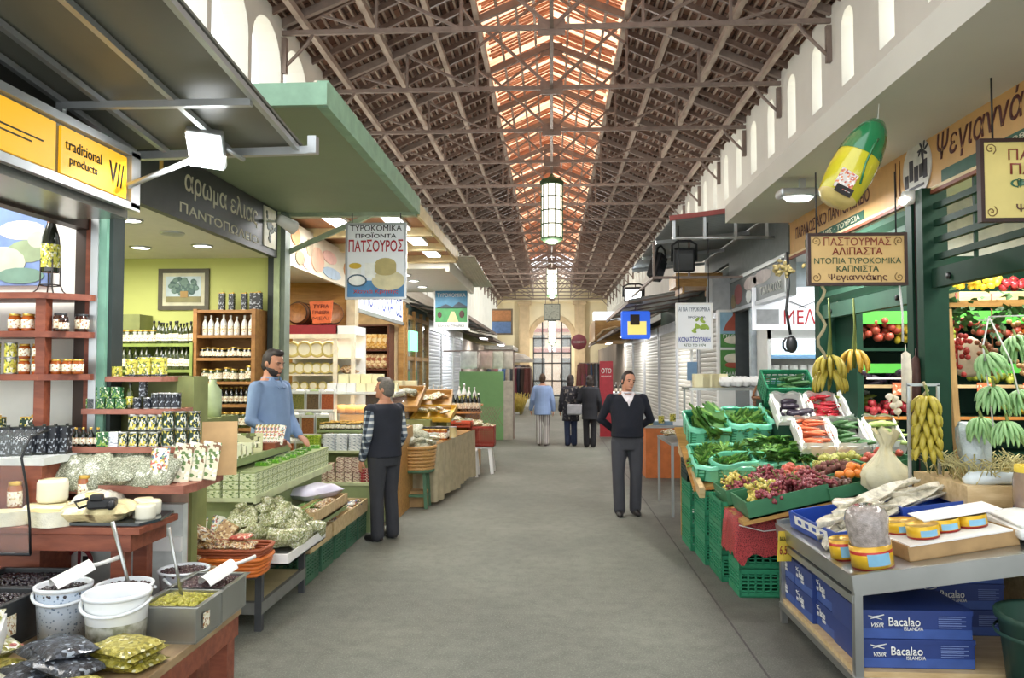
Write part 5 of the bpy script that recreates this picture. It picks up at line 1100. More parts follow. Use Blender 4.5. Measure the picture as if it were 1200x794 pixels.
# cheese fridge
o = thing('cheese_fridge', 'tall white display fridge of cheese wheels with a dark red header', 'fridge', (0, 0, 0))
b = B(); b.b2((-3.62, 10.0, 2.21), (-2.83, 10.6, 2.33), 1); b.b2((-2.85, 10.0, 2.2), (-2.6, 10.6, 2.32), 0); b.b2((-3.62, 10.55, .3), (-2.6, 10.62, 2.21), 0); b.b2((-3.62, 10.0, 0), (-2.6, 10.6, .9), 0); part('cabinet', b, [M_WHITE, mat('fridge_red', '8e2430', .45)], o)
b = B(); 
for x in (-3.6, -2.86, -2.62): b.b2((x - .025, 9.99, .9), (x + .025, 10.03, 2.21))
b.b2((-3.62, 9.985, 2.15), (-2.6, 10.03, 2.21)); part('door_frame', b, mat('cream_frame', 'e6dcc4', .4), o)
ZF = (1.9, 1.68, 1.46, 1.2)
for z in ZF: b = B(); b.b2((-3.58, 10.05, z - .02), (-2.64, 10.54, z)); part('shelf_board', b, mat('cream_frame', ''), o)
light('fridge_light', 'AREA', (-3.1, 10.2, 2.19), 2, .8, .2, color=(1, .93, .8))
WH = wheel('cheese_round', '', 'cheese', mat('yellow_rind', 'cfc07a', .5), M_RIND, .1, .08); 
def wheels(n, z, x0, x1, s, w):
    for i in range(n): WH.put((x0 + (x1 - x0) * i / (n - 1), 10.2, z + .1 * s * 1.02), 0, f'cheese wheel standing on edge, {nth(i, n)} on the {w} fridge shelf', 'cheese wheels in the fridge', rot=(R(90), 0, 0), scale=s * rn.uniform(.95, 1.03))
wheels(4, ZF[0], -3.48, -2.98, 1.1, 'top'); wheels(6, ZF[1], -3.5, -2.92, .78, 'second'); wheels(5, ZF[2], -3.45, -2.95, .62, 'third')
heap(GN, 8, -2.73, 10.2, 1.68, .1, .2, .1, 'cheese packet at the glazed right side of the fridge', 'packets at the fridge side', (.7, .9), 30)
def barrel(label, loc, rz, bag_=False):
    o = thing('wine_barrel', label, 'barrel', loc, rz); b = B(); r, L = .16, .4
    b.lathe([(0, 0), (r * .8, .01), (r * .82, 0), (r * .95, .1), (r, L / 2), (r * .95, L - .1), (r * .82, L), (r * .8, L - .01), (0, L - .01)], 22, axis=(0, 1, 0)); part('staves', b, wood('barrel_oak', '7a4a24', 'a06a38', (10, 2, 10)), o)
    b = B()
    for y, k in ((.02, .84), (.1, .96), (.3, .96), (.38, .84)): b.lathe([(r * k, y - .014), (r * k + .006, y - .012), (r * k + .006, y + .012), (r * k, y + .014)], 22, axis=(0, 1, 0))
    part('hoops', b, mat('iron_hoop', '4a3a30', .5, .5), o); return o
barrel('small oak barrel lying end-on, left on the cheese fridge', (-3.42, 10.1, 2.5), 0)
barrel('small oak barrel lying askew behind the orange sign on the fridge', (-2.95, 10.25, 2.5), R(35))
b = B(); b.prism([(-.16, 0, .14), (.16, 0, .16), (.13, 0, -.14), (-.11, 0, -.15)], (0, .02, 0)); so = thing('orange_sign', 'orange-red hand-lettered sign hung on the right barrel', 'sign', (-3.06, 10.02, 2.5)); part('board', b, mat('orange_red', 'd8683a', .5), so)
for k, s in enumerate(('ΤΥΡΙΑ', 'ΓΡΑΒΙΕΡΑ', 'ΜΕΛΙ')): text('lettering', s, .22, .05, (0, -.004, .08 - .08 * k), FRONT, mat('dark_red', '7a2a1a'), so)
# warm pack shop beyond
o = shelf_unit('pack_shelf', 'dark wooden shelf of snack packs in the warm-lit shop', -3.55, -2.95, 13.7, 14.15, (1.3, 1.75, 2.1, 2.55), M_DARKW)
SN = [bag('snack_pack', '', 'bag', m, .17, .28, .09, 3) for m in (wrapped('gold_snack', [(0, 'c9963f'), (.5, 'e3bd6f'), (.8, 'f0dcae')], 30), wrapped('cream_snack', [(0, 'e6d3a8'), (.5, 'c9a878'), (.8, 'a05a3a')], 30))]
for k, z in enumerate((1.3, 1.75, 2.1)): row(SN[k % 2], 5, (-3.44, 13.86, z + .14), (-3.04, 13.86, z + .14), 'gold snack pack' if k % 2 == 0 else 'cream snack pack', f'standing on the {ORD[k]} board of the dark shelf', 'snack packs on the dark shelf', rot=(R(90), 0, 0), jit=.01)
# dark glazed shop and shutters
b = B(); b.b2((-2.86, 14.4, 0), (-2.8, 17.0, 3.0)); struct('dark_shop_wall_left', b, mat('teal_dark_wall', '3c5654', .35)); 
o = thing('shop_window', 'dark teal shop window with timber frame beyond the warm-lit shop', 'window', (0, 0, 0))
b = B(); b.b2((-2.8, 14.5, .9), (-2.79, 16.9, 2.7)); part('dark_glass', b, mat('teal_glass', '5f8486', .1, coat=1), o)
b = B()
for y in (14.45, 15.3, 16.1, 16.95): b.b2((-2.81, y - .05, 0), (-2.74, y + .05, 2.9))
for z in (.9, 1.95, 2.75): b.b2((-2.81, 14.45, z - .04), (-2.75, 16.95, z + .04))
part('timber_frame', b, M_PINE, o)
b = B(); b.b2((-2.75, 14.7, 2.1), (-2.73, 15.5, 2.5)); so = solo('neon_panel', b, emis('green_neon', '7fe0b0', 1.2), 'small glowing green panel in the dark teal window', 'sign')
def shutter(label, x, y0, y1, zt, m, side):
    o = thing('roller_shutter', label, 'shutter', (x, 0, 0)); b = B(); n = int(zt / .085)
    for i in range(n): b.lathe([(.022, 0), (.022, y1 - y0)], 8, axis=(0, 1, 0), c=(0, y0, .04 + i * .085), sx=.5, sy=1.9, sm=False)
    part('slats', b, m, o); b = B()
    for y in (y0, y1): b.b2((-.03, y - .04, 0), (.03, y + .04, zt))
    b.b2((-.04, y0, zt - .12), (.05 if side < 0 else -.05, y1, zt + .1)); part('guide_rails', b, mat('shutter_rail', 'c3c6c8', .4, .3), o); return o
M_SHUT = mat('pale_shutter', 'cfd6de', .45, .1, var=.03)
for i, (a, c) in enumerate(((17.1, 19.2), (19.3, 21.4), (21.5, 23.6))): shutter(f'pale blue-grey roller shutter on the left arcade, {("nearest", "middle", "farthest")[i]} of three', -2.8, a, c, 2.75, M_SHUT, -1)
# ================================================================ DISPLAYS beyond the plaid man, far left
def wicker_stand():
    o = thing('wicker_basket', 'round wicker basket of wrapped herbs on a green stool', 'basket', (-1.72, 9.75, .5)); part('basket_body', basket_bm(.46, .46, .26, 6, 1.12, True), M_WICKER, o)
    b = B(); n = 30; b.tube([(.245 * math.cos(2 * PI * k / n), .245 * math.sin(2 * PI * k / n), .27) for k in range(n)], .012, 6, closed=True); part('rim', b, M_PINE, o)
    heap([G1[0], G1[1]], 8, -1.72, 9.75, .72, .26, .26, .1, 'clear bag of pale herbs in the round wicker basket', 'bags in the wicker basket', (.8, 1), 30)
    st = thing('green_stool', 'dark green wooden stool under the round wicker basket', 'stool', (-1.72, 9.75, 0))
    b = B(); b.lathe([(0, .45), (.22, .45), (.23, .47), (.22, .5), (0, .5)], 20); part('seat', b, mat('green_stool_paint', '54785c', .5), st)
    for a in range(4): c, s = math.cos(PI / 4 + a * PI / 2), math.sin(PI / 4 + a * PI / 2); b = B(); b.bar((.2 * c, .2 * s, 0), (.16 * c, .16 * s, .46), .04); part('leg', b, mat('green_stool_paint', ''), st)
    b = B(); b.box((0, 0, .16), (.3, .3, .03)); part('stretcher', b, mat('green_stool_paint', ''), st)
    b = B(); b.box((0, 0, .11), (.26, .22, .2)); solo('carton_box', b, M_CARD, 'small cardboard box under the green stool', 'box', (-1.72, 9.78, .0))
wicker_stand()
# cloth-skirted table
o = thing('skirted_table', 'long trestle table with a beige cloth skirt beyond the wicker basket', 'table', (0, 0, 0))
b = B(); b.prism([(-2.5, 9.95, .74), (-1.5, 9.95, .74), (-1.3, 12.3, .74), (-2.4, 12.3, .74)], (0, 0, .03)); part('tabletop', b, M_PINE, o)
for x, y in ((-2.4, 10.05), (-1.6, 10.05), (-2.3, 12.2), (-1.4, 12.2)): b = B(); b.box((x, y, .37), (.05, .05, .74)); part('leg', b, M_PINE, o)
def skirt():
    b = B(); P = [Vector((-2.5, 9.9, 0)), Vector((-1.47, 9.9, 0)), Vector((-1.26, 12.35, 0))]
    L1, L2 = (P[1] - P[0]).length, (P[2] - P[1]).length
    def f(u, v):
        s = u * (L1 + L2); p = P[0].lerp(P[1], s / L1) if s < L1 else P[1].lerp(P[2], (s - L1) / L2)
        nrm = Vector((0, -1, 0)) if s < L1 else Vector((.995, -.09, 0)); w = .02 * math.sin(s * 26 + math.sin(s * 7) * 2) * (.25 + v)
        return p + nrm * (w + .015) + Vector((0, 0, .78 - .72 * v + .02 * math.sin(s * 5) * v))
    b.sheet(f, 110, 8); return b
solo('table_skirt', skirt(), mat('beige_cloth', 'b9ad8e', .9, bump=.2), 'beige pleated cloth hanging round the skirted table', 'cloth')
rn = random.Random(21)
b = B(); b.b2((-2.45, 9.95, .77), (-1.55, 10.5, .79)); solo('white_table_cloth', b, M_WHITE, 'white plastic sheet on the near end of the skirted table', 'cloth')
heap([G1[0], GM], 18, -1.95, 10.2, .8, .7, .4, .12, 'clear bag of nuts or herbs on the near end of the skirted table', 'bags on the skirted table', (.7, 1), 25)
row(J1, 6, (-1.9, 10.6, .77), (-1.5, 10.6, .77), 'amber honey jar', 'on the skirted table', 'honey jars on the skirted table', scale=1.5); row(J2, 5, (-1.85, 10.75, .77), (-1.5, 10.75, .77), 'dark preserve jar', 'behind the honey jars', 'dark jars on the skirted table', scale=1.6)
CY = can('gold_tin', '', 'can', mat('gold_label', 'd8c48a', .4), .06, .16)
row(CY, 3, (-1.62, 10.95, .77), (-1.42, 10.9, .77), 'cream-gold tin', 'at the aisle corner of the skirted table', 'cream-gold tins')
def slant(label, lo, hi, z0, z1, x0, x1, m, rim): pass
b = B(); b.b2((-2.45, 11.0, .77), (-1.75, 11.6, 1.02)); solo('green_riser_box', b, M_OLIVEW, 'olive-green riser box carrying the slanted trays', 'box')
TR = Stock(lambda: solo('slanted_tray', tray_bm(.6, .5, .07, .014), mat('yellow_tray', 'd8ac3a', .5), '', 'tray'))
TR.put((-1.75, 11.4, 1.06), 0, 'yellow tray of packets slanting on the olive riser box', rot=(R(20), 0, R(-6))); heap([GN[0], GM], 12, -1.75, 11.4, 1.1, .4, .34, .05, 'packet in the slanted yellow tray', 'packets in the yellow tray', (.6, .8), 20)
TW = Stock(lambda: solo('wooden_tray', tray_bm(.6, .6, .09, .016), M_PINE, '', 'tray'))
TW.put((-2.2, 11.2, 1.28), 0, 'brown wooden tray slanting above the yellow one', rot=(R(28), 0, R(-4))); heap([GM, G1[0]], 14, -2.2, 11.2, 1.34, .4, .4, .06, 'pale packet in the slanted wooden tray', 'packets in the brown tray', (.6, .9), 25)
TW.put((-1.85, 11.85, 1.22), 0, 'brown wooden tray at the back behind the yellow one', rot=(R(24), 0, R(4))); heap([GM, GN[1]], 14, -1.85, 11.85, 1.27, .4, .4, .06, 'pale packet in the rear slanted tray', 'packets in the rear tray', (.6, .9), 25)
b = B(); b.b2((-2.42, 10.95, 1.02), (-2.3, 11.5, 1.24)); b.b2((-2.1, 11.65, .77), (-1.6, 12.1, 1.16)); solo('tray_support', b, M_OLIVEW, 'olive support blocks under the wooden trays', 'support')
row(CP, 3, (-2.45, 11.55, 1.4), (-2.15, 11.55, 1.4), 'yellow cheese packet', 'standing above the wooden tray', 'yellow packets above the tray', scale=1.7)
b = B(); b.b2((-2.6, 11.5, .0), (-2.0, 11.64, 1.4)); solo('timber_plank', b, M_PINE, 'narrow timber board behind the slanted trays', 'board')
# further table with bottles
o = thing('bottle_table', 'tiered orange-edged stand of white and green bottles', 'display stand', (0, 0, 0))
for z, y in ((.75, 13.3), (1.0, 13.55), (1.12, 13.8)): b = B(); b.b2((-2.5, y - .15, z - .03), (-1.25, y + .15, z)); part('shelf_board', b, mat('orange_edge', 'cf8a4a', .5), o)
b = B(); b.b2((-2.45, 13.3, 0), (-1.3, 14.0, .72)); b.b2((-2.45, 13.7, .72), (-1.3, 13.95, 1.09)); part('carcass', b, M_PINE, o)
WBT = bottle('white_bottle', '', 'bottle', M_WHITE, M_WHITE, P_YEL, .04, .34); GBT = bottle('green_bottle', '', 'bottle', M_DKGLASS, M_WHITE, M_LABEL, .04, .32)
row(WBT, 6, (-2.3, 13.8, 1.12), (-1.9, 13.8, 1.12), 'white bottle', 'on the top tier of the orange-edged stand', 'white bottles on the tiered stand', jit=.01, srnd=.12); row(WBT, 4, (-1.68, 13.8, 1.12), (-1.4, 13.8, 1.12), 'white bottle', 'at the right of the top tier', 'white bottles at the right', jit=.01, srnd=.12)
row(GBT, 9, (-1.9, 13.55, 1.0), (-1.3, 13.55, 1.0), 'green bottle with white cap', 'on the middle tier', 'green bottles on the tiered stand', srnd=.06); row(J1, 7, (-2.3, 13.55, 1.0), (-1.95, 13.55, 1.0), 'orange-brown jar', 'on the middle tier', 'jars on the tiered stand', scale=1.5)
heap([GM, G1[1]], 26, -1.75, 13.25, .76, 1.0, .3, .1, 'pale bag on the lowest tier of the bottle stand', 'bags on the lowest tier', (.8, 1.1), 25)
# stool with red baskets
o = thing('plastic_stool', 'white plastic stool carrying the red baskets in the aisle', 'stool', (-1.2, 13.05, 0))
b = B(); b.lathe([(0, .43), (.17, .43), (.19, .41), (.2, .43), (.19, .45), (0, .45)], 4, sm=False); b.box((0, 0, .43), (.36, .36, .04), bev=.015); part('seat', b, M_WHITE, o)
for sx_, sy_ in ((-1, -1), (1, -1), (1, 1), (-1, 1)): b = B(); b.bar((.2 * sx_, .2 * sy_, 0), (.15 * sx_, .15 * sy_, .42), .055, .03); part('leg', b, M_WHITE, o)
M_REDP = mat('red_plastic', 'a8402f', .4); 
RB = solo('red_basket', crate_bm(.46, .4, .34, .012), M_REDP, 'tall red slatted plastic basket standing on the white stool', 'basket', (-1.2, 13.05, .45))
solo('red_basket', crate_bm(.42, .36, .1, .012), mat('orange_red_plastic', 'd0583a', .4), 'shallow orange-red basket on the aisle edge of the tiered stand', 'basket', (-1.55, 12.9, .77))
heap([GM], 8, -1.2, 13.05, .72, .28, .24, .08, 'pale packet in the tall red basket', 'packets in the red basket', (.7, .9), 25)
b = B(); 
for i in range(12): b.bar((-.3 + .05 * i, 0, 0), (-.1 + .05 * i, 0, .34), .012, .006); b.bar((-.1 + .05 * i, .006, 0), (-.3 + .05 * i, .006, .34), .012, .006)
solo('lattice_panel', b, mat('brown_lattice', '7d6450', .5), 'diagonal lattice panel behind the red baskets', 'lattice', (-1.3, 13.33, .76), rot=(R(-15), 0, R(-4)))
o = thing('plastic_chair', 'white plastic chair half hidden behind the skirted table', 'chair', (-1.42, 12.62, 0)); b = B(); b.box((0, 0, .42), (.38, .36, .03), bev=.01); part('seat', b, M_WHITE, o)
for sx_, sy_ in ((-1, -1), (1, -1), (1, 1), (-1, 1)): b = B(); b.bar((.2 * sx_, .18 * sy_, 0), (.16 * sx_, .15 * sy_, .42), .045, .03); part('leg', b, M_WHITE, o)
# ---- dark awnings of the left arcade
M_DKAW = mat('dark_awning', '4d4c46', .6, var=.15, sc=2); M_GREYAW = mat('grey_slab', 'b5b6b0', .6)
def awning(label, x0, x1, ya, yb, z0, z1, m):
    """x0 at the wall (height z0), x1 over the aisle (height z1)"""
    o = thing('shop_awning', label, 'awning', (0, 0, 0)); b = B(); b.prism([(x0, ya, z0), (x1, ya, z1), (x1, yb, z1), (x0, yb, z0)], (0, 0, .03)); part('awning_sheet', b, m, o)
    b = B()
    for k in range(5): y = ya + .06 + (yb - ya - .12) * k / 4; b.bar((x0, y, z0 - .03), (x1, y, z1 - .03), .03, .03)
    b.bar((x1, ya, z1 - .02), (x1, yb, z1 - .02), .03, .06); part('awning_frame', b, M_STEEL, o); return o
awning('dark awning over the roller shutters on the left arcade', -2.85, -1.75, 15.2, 24.0, 3.05, 2.85, M_DKAW)
awning('dark awning over the clothes racks on the left arcade', -2.85, -1.9, 24.6, 31.0, 2.95, 2.75, M_DKAW)
tube_light(-2.0, 30.0, 2.72, 1.4, 'at the far end of the dark left awning', power=25); tube_light(-2.3, 20.0, 2.85, 1.2, 'in the middle of the dark left awning', power=30); tube_light(-2.3, 25.8, 2.81, 1.2, 'over the clothes racks', power=30)
b = B(); b.b2((-3.3, 31.5, 2.55), (-1.6, 36, 2.72)); b.b2((-3.3, 36, 2.6), (-2.2, 46, 2.7)); struct('far_slab_ceiling', b, M_GREYAW)
b = B(); b.b2((-2.86, 23.7, 0), (-2.8, 47.5, 2.7)); struct('far_shops_wall_left', b, mat('far_shop_wall', '8d8072', .85, var=.12, sc=1))
b = B(); b.b2((-2.4, 34, 2.72), (-1.75, 34.3, 2.95)); so = thing('far_shop_sign', 'distant shop sign of orange and blue on the cream end wall', 'sign', (-3.0, 44.0, 4.4)); 
b = B(); b.b2((-.75, -.05, -.7), (.75, .05, .8)); part('sign_frame', b, mat('far_frame', '8a7a62', .6), so); b = B(); b.b2((-.65, -.07, .1), (.65, -.05, .7), 0); b.b2((-.65, -.07, -.6), (.65, -.05, .05), 1); part('sign_face', b, [mat('far_orange', 'c98a5a'), mat('far_blue', '6f8fc0')], so)
# green stall box, hanging bags
b = B(); b.b2((-2.3, 19.0, 0), (-1.2, 19.06, 1.68)); solo('green_screen', b, mat('leaf_green_board', '79a56a', .6, var=.04), 'leaf-green board screening the stall beyond the bottles', 'board')
b = B(); b.b2((-1.2, 19.0, 0), (-.98, 19.6, 1.45)); solo('beige_locker', b, mat('beige_grey', 'b9b2a2', .6), 'narrow beige box beside the leaf-green board', 'box')
b = B(); b.b2((-2.75, 19.3, 2.18), (-.95, 19.36, 2.22)); b.b2((-2.3, 19.3, 0), (-2.26, 19.36, 2.2)); b.b2((-.99, 19.3, 0), (-.95, 19.36, 2.2)); solo('hanging_rail', b, M_STEEL, 'steel rail above the leaf-green board', 'rail')
for i, (x, w, m) in enumerate(((-2.1, .42, 'd9dbd6'), (-1.66, .34, 'c9b2a8'), (-1.36, .28, 'cfd3c4'), (-1.1, .24, 'd6d0c4'))):
    q = bag_bm(w, .44, .1, i + 3); solo('cloth_bag', q, mat('bag_' + m, m, .7), f'pale cloth bag hanging on the rail above the green board, {nth(i, 4)} of four', 'bag', (x, 19.33, 1.97), rot=(R(90), 0, 0))
# parasol on pole, yellow plant, clothes
o = thing('market_parasol', 'off-white parasol on a thin white pole among the clothes', 'parasol', (-1.65, 29.5, 0))
b = B(); b.lathe([(.95, 2.1), (.6, 2.3), (0, 2.42)], 8, sm=False); b.lathe([(.95, 2.1), (.94, 2.0)], 8, sm=False); part('canopy', b, mat('parasol_cloth', 'd6d6cf', .8), o); b = B(); b.tube([(0, 0, 0), (0, 0, 2.4)], .025, 8); part('pole', b, M_WHITE, o); b = B(); b.box((0, 0, .05), (.8, .6, .1), bev=.03); part('base', b, M_GREYAW, o)
def garment(m, L):
    def mk():
        b = B(); b.sheet(lambda u, v: ((u - .5) * (.36 + .14 * v), .05 * math.sin(u * 14) * v, -L * v + .06 * (1 - abs(2 * u - 1)) - .06), 12, 5); b.sheet(lambda u, v: ((u - .5) * (.36 + .14 * v), .07 + .05 * math.sin(u * 11) * v, -L * v + .06 * (1 - abs(2 * u - 1)) - .06), 12, 5); b.tube([(-.17, .03, -.05), (0, .03, 0), (.17, .03, -.05)], .012, 5)
        return solo('hanging_garment', b, m, '', 'garment')
    return Stock(mk)
GAR = [garment(mat('cloth_' + c, c, .9), L) for c, L in (('2c2e36', 1.1), ('54453f', 1.2), ('6f4440', 1.0), ('8a8f98', 1.1), ('39506e', 1.15), ('b5aa98', .9), ('3a3a3a', 1.25), ('7d3f4a', 1.0))]
NAMES = ['black', 'brown', 'brick red', 'grey', 'navy blue', 'beige', 'charcoal', 'wine red']
o = thing('clothes_rack', 'steel clothes rack crowded with dark garments beside the parasol', 'clothes rack', (0, 0, 0)); b = B(); b.bar((-2.6, 31.0, 1.8), (-.85, 31.0, 1.8), .04); b.bar((-2.6, 33.5, 1.9), (-.95, 33.5, 1.9), .04)
for x, y in ((-2.6, 31.0), (-.85, 31.0), (-2.6, 33.5), (-.95, 33.5)): b.bar((x, y, 0), (x, y, 1.85), .04)
part('rails', b, M_STEEL, o)
for i in range(11): GAR[i % 8].put((-2.45 + .15 * i, 31.0, 1.79), 0, f'{NAMES[i % 8]} garment on the nearer rail, {nth(i, 11)} of the rail', 'garments on the nearer rail', rot=(0, 0, R(rn.uniform(20, 60))))
for i in range(9): GAR[(i * 3 + 1) % 8].put((-2.4 + .17 * i, 33.5, 1.89), 0, f'{NAMES[(i * 3 + 1) % 8]} garment on the farther rail, {nth(i, 9)} of the rail', 'garments on the farther rail', rot=(0, 0, R(rn.uniform(20, 60))))
o = thing('straw_bundle', 'sheaf of yellow straw brooms on the floor before the clothes', 'broom bundle', (-1.3, 29.8, 0)); b = B(); 
for i in range(90):
    a, r = rn.uniform(0, 6.28), rn.uniform(.02, .3); b.tube([(r * .5 * math.cos(a), r * .5 * math.sin(a), 0), (r * math.cos(a), r * math.sin(a), .4), (r * 1.5 * math.cos(a), r * 1.5 * math.sin(a), rn.uniform(.6, .85))], [.01, .03, .012], 4)
part('straw', b, wood('yellow_straw', 'b59a3a', 'dccb6a', (9, 9, 2)), o)
# ================================================================ RIGHT SHELL
M_DKG = mat('bottle_green_paint', '143a2a', .6, var=.1, spec=.25); M_MIDG = mat('shutter_green', '3a5f4c', .5, var=.08); M_BRG = mat('bright_green_board', '4fae3f', .5, var=.05)
b = B(); b.b2((6.4, 1.0, 0), (6.6, Y1, 3.6)); struct('wall_right_outer', b, mat('dim_shop_wall', '8a8f78', .7))
b = B(); b.b2((2.8, 1.0, 3.6), (6.6, 9.1, 3.72)); b.b2((3.3, 9.1, 3.5), (6.6, Y1, 3.62)); struct('shops_ceiling_right', b, M_OFF)
b = B(); b.b2((2.86, 8.08, 0), (6.4, 8.2, 3.5)); struct('wall_right_partition_1', b, mat('pale_stall_wall', 'd3d6c6', .7))
b = B(); b.b2((2.88, 11.3, 0), (6.4, 11.4, 3.5)); struct('wall_right_partition_2', b, mat('pale_blue_wall', 'c9d4da', .6))
# concrete canopy
b = B(); b.b2((2.04, 1.2, 3.46), (3.42, 9.1, 3.66)); struct('concrete_canopy_ceiling', b, mat('canopy_concrete', 'cfcbc0', .75, var=.04, sc=1.5))
b = B(); b.b2((2.72, 5.76, 0), (2.9, 5.86, 3.08), 0); b.b2((2.74, 5.86, 0), (2.88, 5.93, 3.08), 1); b.b2((2.72, 5.93, 0), (2.9, 6.03, 3.08), 0); struct('green_shop_pillar', b, [M_DKG, mat('maroon_channel', '3a2a2e', .5)])
b = B(); b.b2((2.74, 8.02, 0), (2.92, 8.16, 3.08), 0); b.b2((2.86, 8.16, 0), (2.94, 8.4, 3.08), 1); struct('fruit_shop_pillar', b, [M_DKG, mat('grey_jamb', '4a5052', .5)])
light('shop_light', 'AREA', (3.9, 5.4, 3.3), 60, 1.4, 2.6, color=(1, .97, .9)); light('shop_light', 'AREA', (3.7, 7.0, 3.1), 30, 1.2, .5, color=(1, .97, .9)); light('shop_light', 'AREA', (4.2, 9.9, 3.2), 28, 1.2, 1.2, color=(.95, .98, 1))
# --- shop signboard
so = thing('shop_signboard', 'long tan shop signboard with maroon Greek lettering and a round harbour emblem', 'sign', (2.8, 0, 0))
b = B(); b.b2((0, 2.5, 3.06), (.06, 9.18, 3.5), 0); b.b2((-.012, 2.5, 3.47), (.02, 9.18, 3.5), 1); b.b2((-.014, 2.5, 3.055), (.02, 9.18, 3.085), 2); b.b2((-.018, 2.5, 3.035), (.02, 9.18, 3.06), 1); part('board', b, [mat('tan_board', 'd2a468', .5, var=.06), mat('maroon_line', '8a4a32'), mat('cream_line', 'e6cfa0')], so)
M_MAR = mat('maroon_letter', '5a2a26', .5)
b = B()
for ya, yb in ((7.0, 8.6), (2.6, 5.62)): b.b2((-.006, ya, 3.09), (0, yb, 3.175))
part('green_strip', b, mat('strip_green', '2f5a48'), so)
text('lettering', 'ΠΑΡΑΔΟΣΙΑΚΟ ΠΑΝΤΟΠΩΛΕΙΟ', 2.05, .13, (-.002, 7.9, 3.3), RIGHTW, M_MAR, so); text('lettering', 'Ψεγιαννάκης', 1.4, .25, (-.002, 4.98, 3.33), RIGHTW, M_MAR, so, shear=.2)
text('lettering', 'ΕΙΔΗ · ΕΛΙΕΣ · ΤΟΥΡΣΙΑ', 1.45, .055, (-.008, 7.8, 3.132), RIGHTW, M_CRM, so); text('lettering', 'Τηλ. 28210', .6, .05, (-.008, 4.75, 3.132), RIGHTW, M_CRM, so)
b = B(); b.prism([(-.012, 5.98 + .225 * math.cos(2 * PI * k / 30), 3.28 + .225 * math.sin(2 * PI * k / 30)) for k in range(30)], (.01, 0, 0)); eo = part('round_emblem', b, mat('emblem_grey', 'cfcdc6', .5), so)
b = B()
for y, z, h in ((6.14, 3.2, .1), (6.06, 3.24, .16), (5.98, 3.22, .12), (5.9, 3.24, .1), (5.84, 3.22, .14)): b.b2((-.016, y - .03, z - .04), (-.012, y + .03, z + h - .04))
for k in range(7): b.ball((-.014, 5.87 + .05 * math.cos(k), 3.4 + .04 * math.sin(k)), (.003, .04, .012), 0, 8, 4, (k * .9, 0, 0))
b.b2((-.016, 5.86, 3.22), (-.012, 5.875, 3.4)); b.b2((-.016, 5.86, 3.13), (-.012, 6.1, 3.15)); part('harbour_picture', b, mat('emblem_ink', '33323a'), eo)
b = B(); 
for s in (6.28, 6.35): b.tube([(-.004, s, 3.14), (-.004, s, 3.42)], .004, 4)
part('scroll_lines', b, M_MAR, so)
def lamp_fixture(label, x, y, z, w):
    o = thing('canopy_lamp', label, 'lamp', (x, y, z)); b = B(); b.box((0, 0, 0), (w, .2, .07), bev=.02); b.box((w * .1, 0, .07), (.05, .05, .14)); part('housing', b, M_ALU, o); b = B(); b.lathe([(0, -.075), (.09, -.065), (.13, -.03)], 14, sx=w * 3, sy=.7); part('glass_cover', b, emis('canopy_lamp_glow', 'ffffff', 2.2), o); return o
lamp_fixture('wide white lamp under the concrete canopy beside the inflatable', 2.22, 7.0, 3.33, .36); light('canopy_light', 'AREA', (2.2, 7.0, 3.22), 25, .35, .2)
po = thing('spot_lamp', 'small lit spot lamp below the round harbour emblem', 'lamp', (2.72, 5.95, 3.06)); b = B(); b.cyl((.08, 0, 0), (-.04, 0, -.02), .05, .06, 12); part('lamp_head', b, M_WHITE, po); b = B(); b.ball((-.045, 0, -.03), (.03, .07, .03)); part('bulb', b, emis('lamp_lens', ''), po)
# --- rolled shutters
def slat_shutter(label, y0, y1, zb, solid):
    o = thing('roller_shutter', label, 'shutter', (2.8, 0, 0)); b = B(); z = zb + .16
    if solid:
        k = 0
        while z < 3.02: b.prism([(.02, y0, z), (-.015, y0, z + .06), (.02, y0, z + .12)], (0, y1 - y0, 0)); z += .12
    else:
        while z < 3.02: b.b2((-.01, y0, z + .04), (.03, y1, z + .085)); z += .125
        for y in (y0 + .6, y1 - .5): b.b2((.01, y - .012, zb), (.03, y + .012, 3.05))
    part('slats', b, M_MIDG if solid else M_DKG, o)
    b = B(); b.b2((-.03, y0, zb), (.05, y1, zb + .14)); 
    for y in (y0 + .25, y1 - .25): b.cyl((-.03, y, zb + .06), (-.045, y, zb + .06), .022, n=10, m=1)
    part('bottom_rail', b, [M_MIDG if solid else M_DKG, M_BLACK], o); return o
slat_shutter('green slatted shutter, half raised, behind the hanging tan sign', 6.05, 8.02, 2.26, True); slat_shutter('open-slatted dark green shutter over the near fruit stall', 2.6, 5.74, 2.34, False)
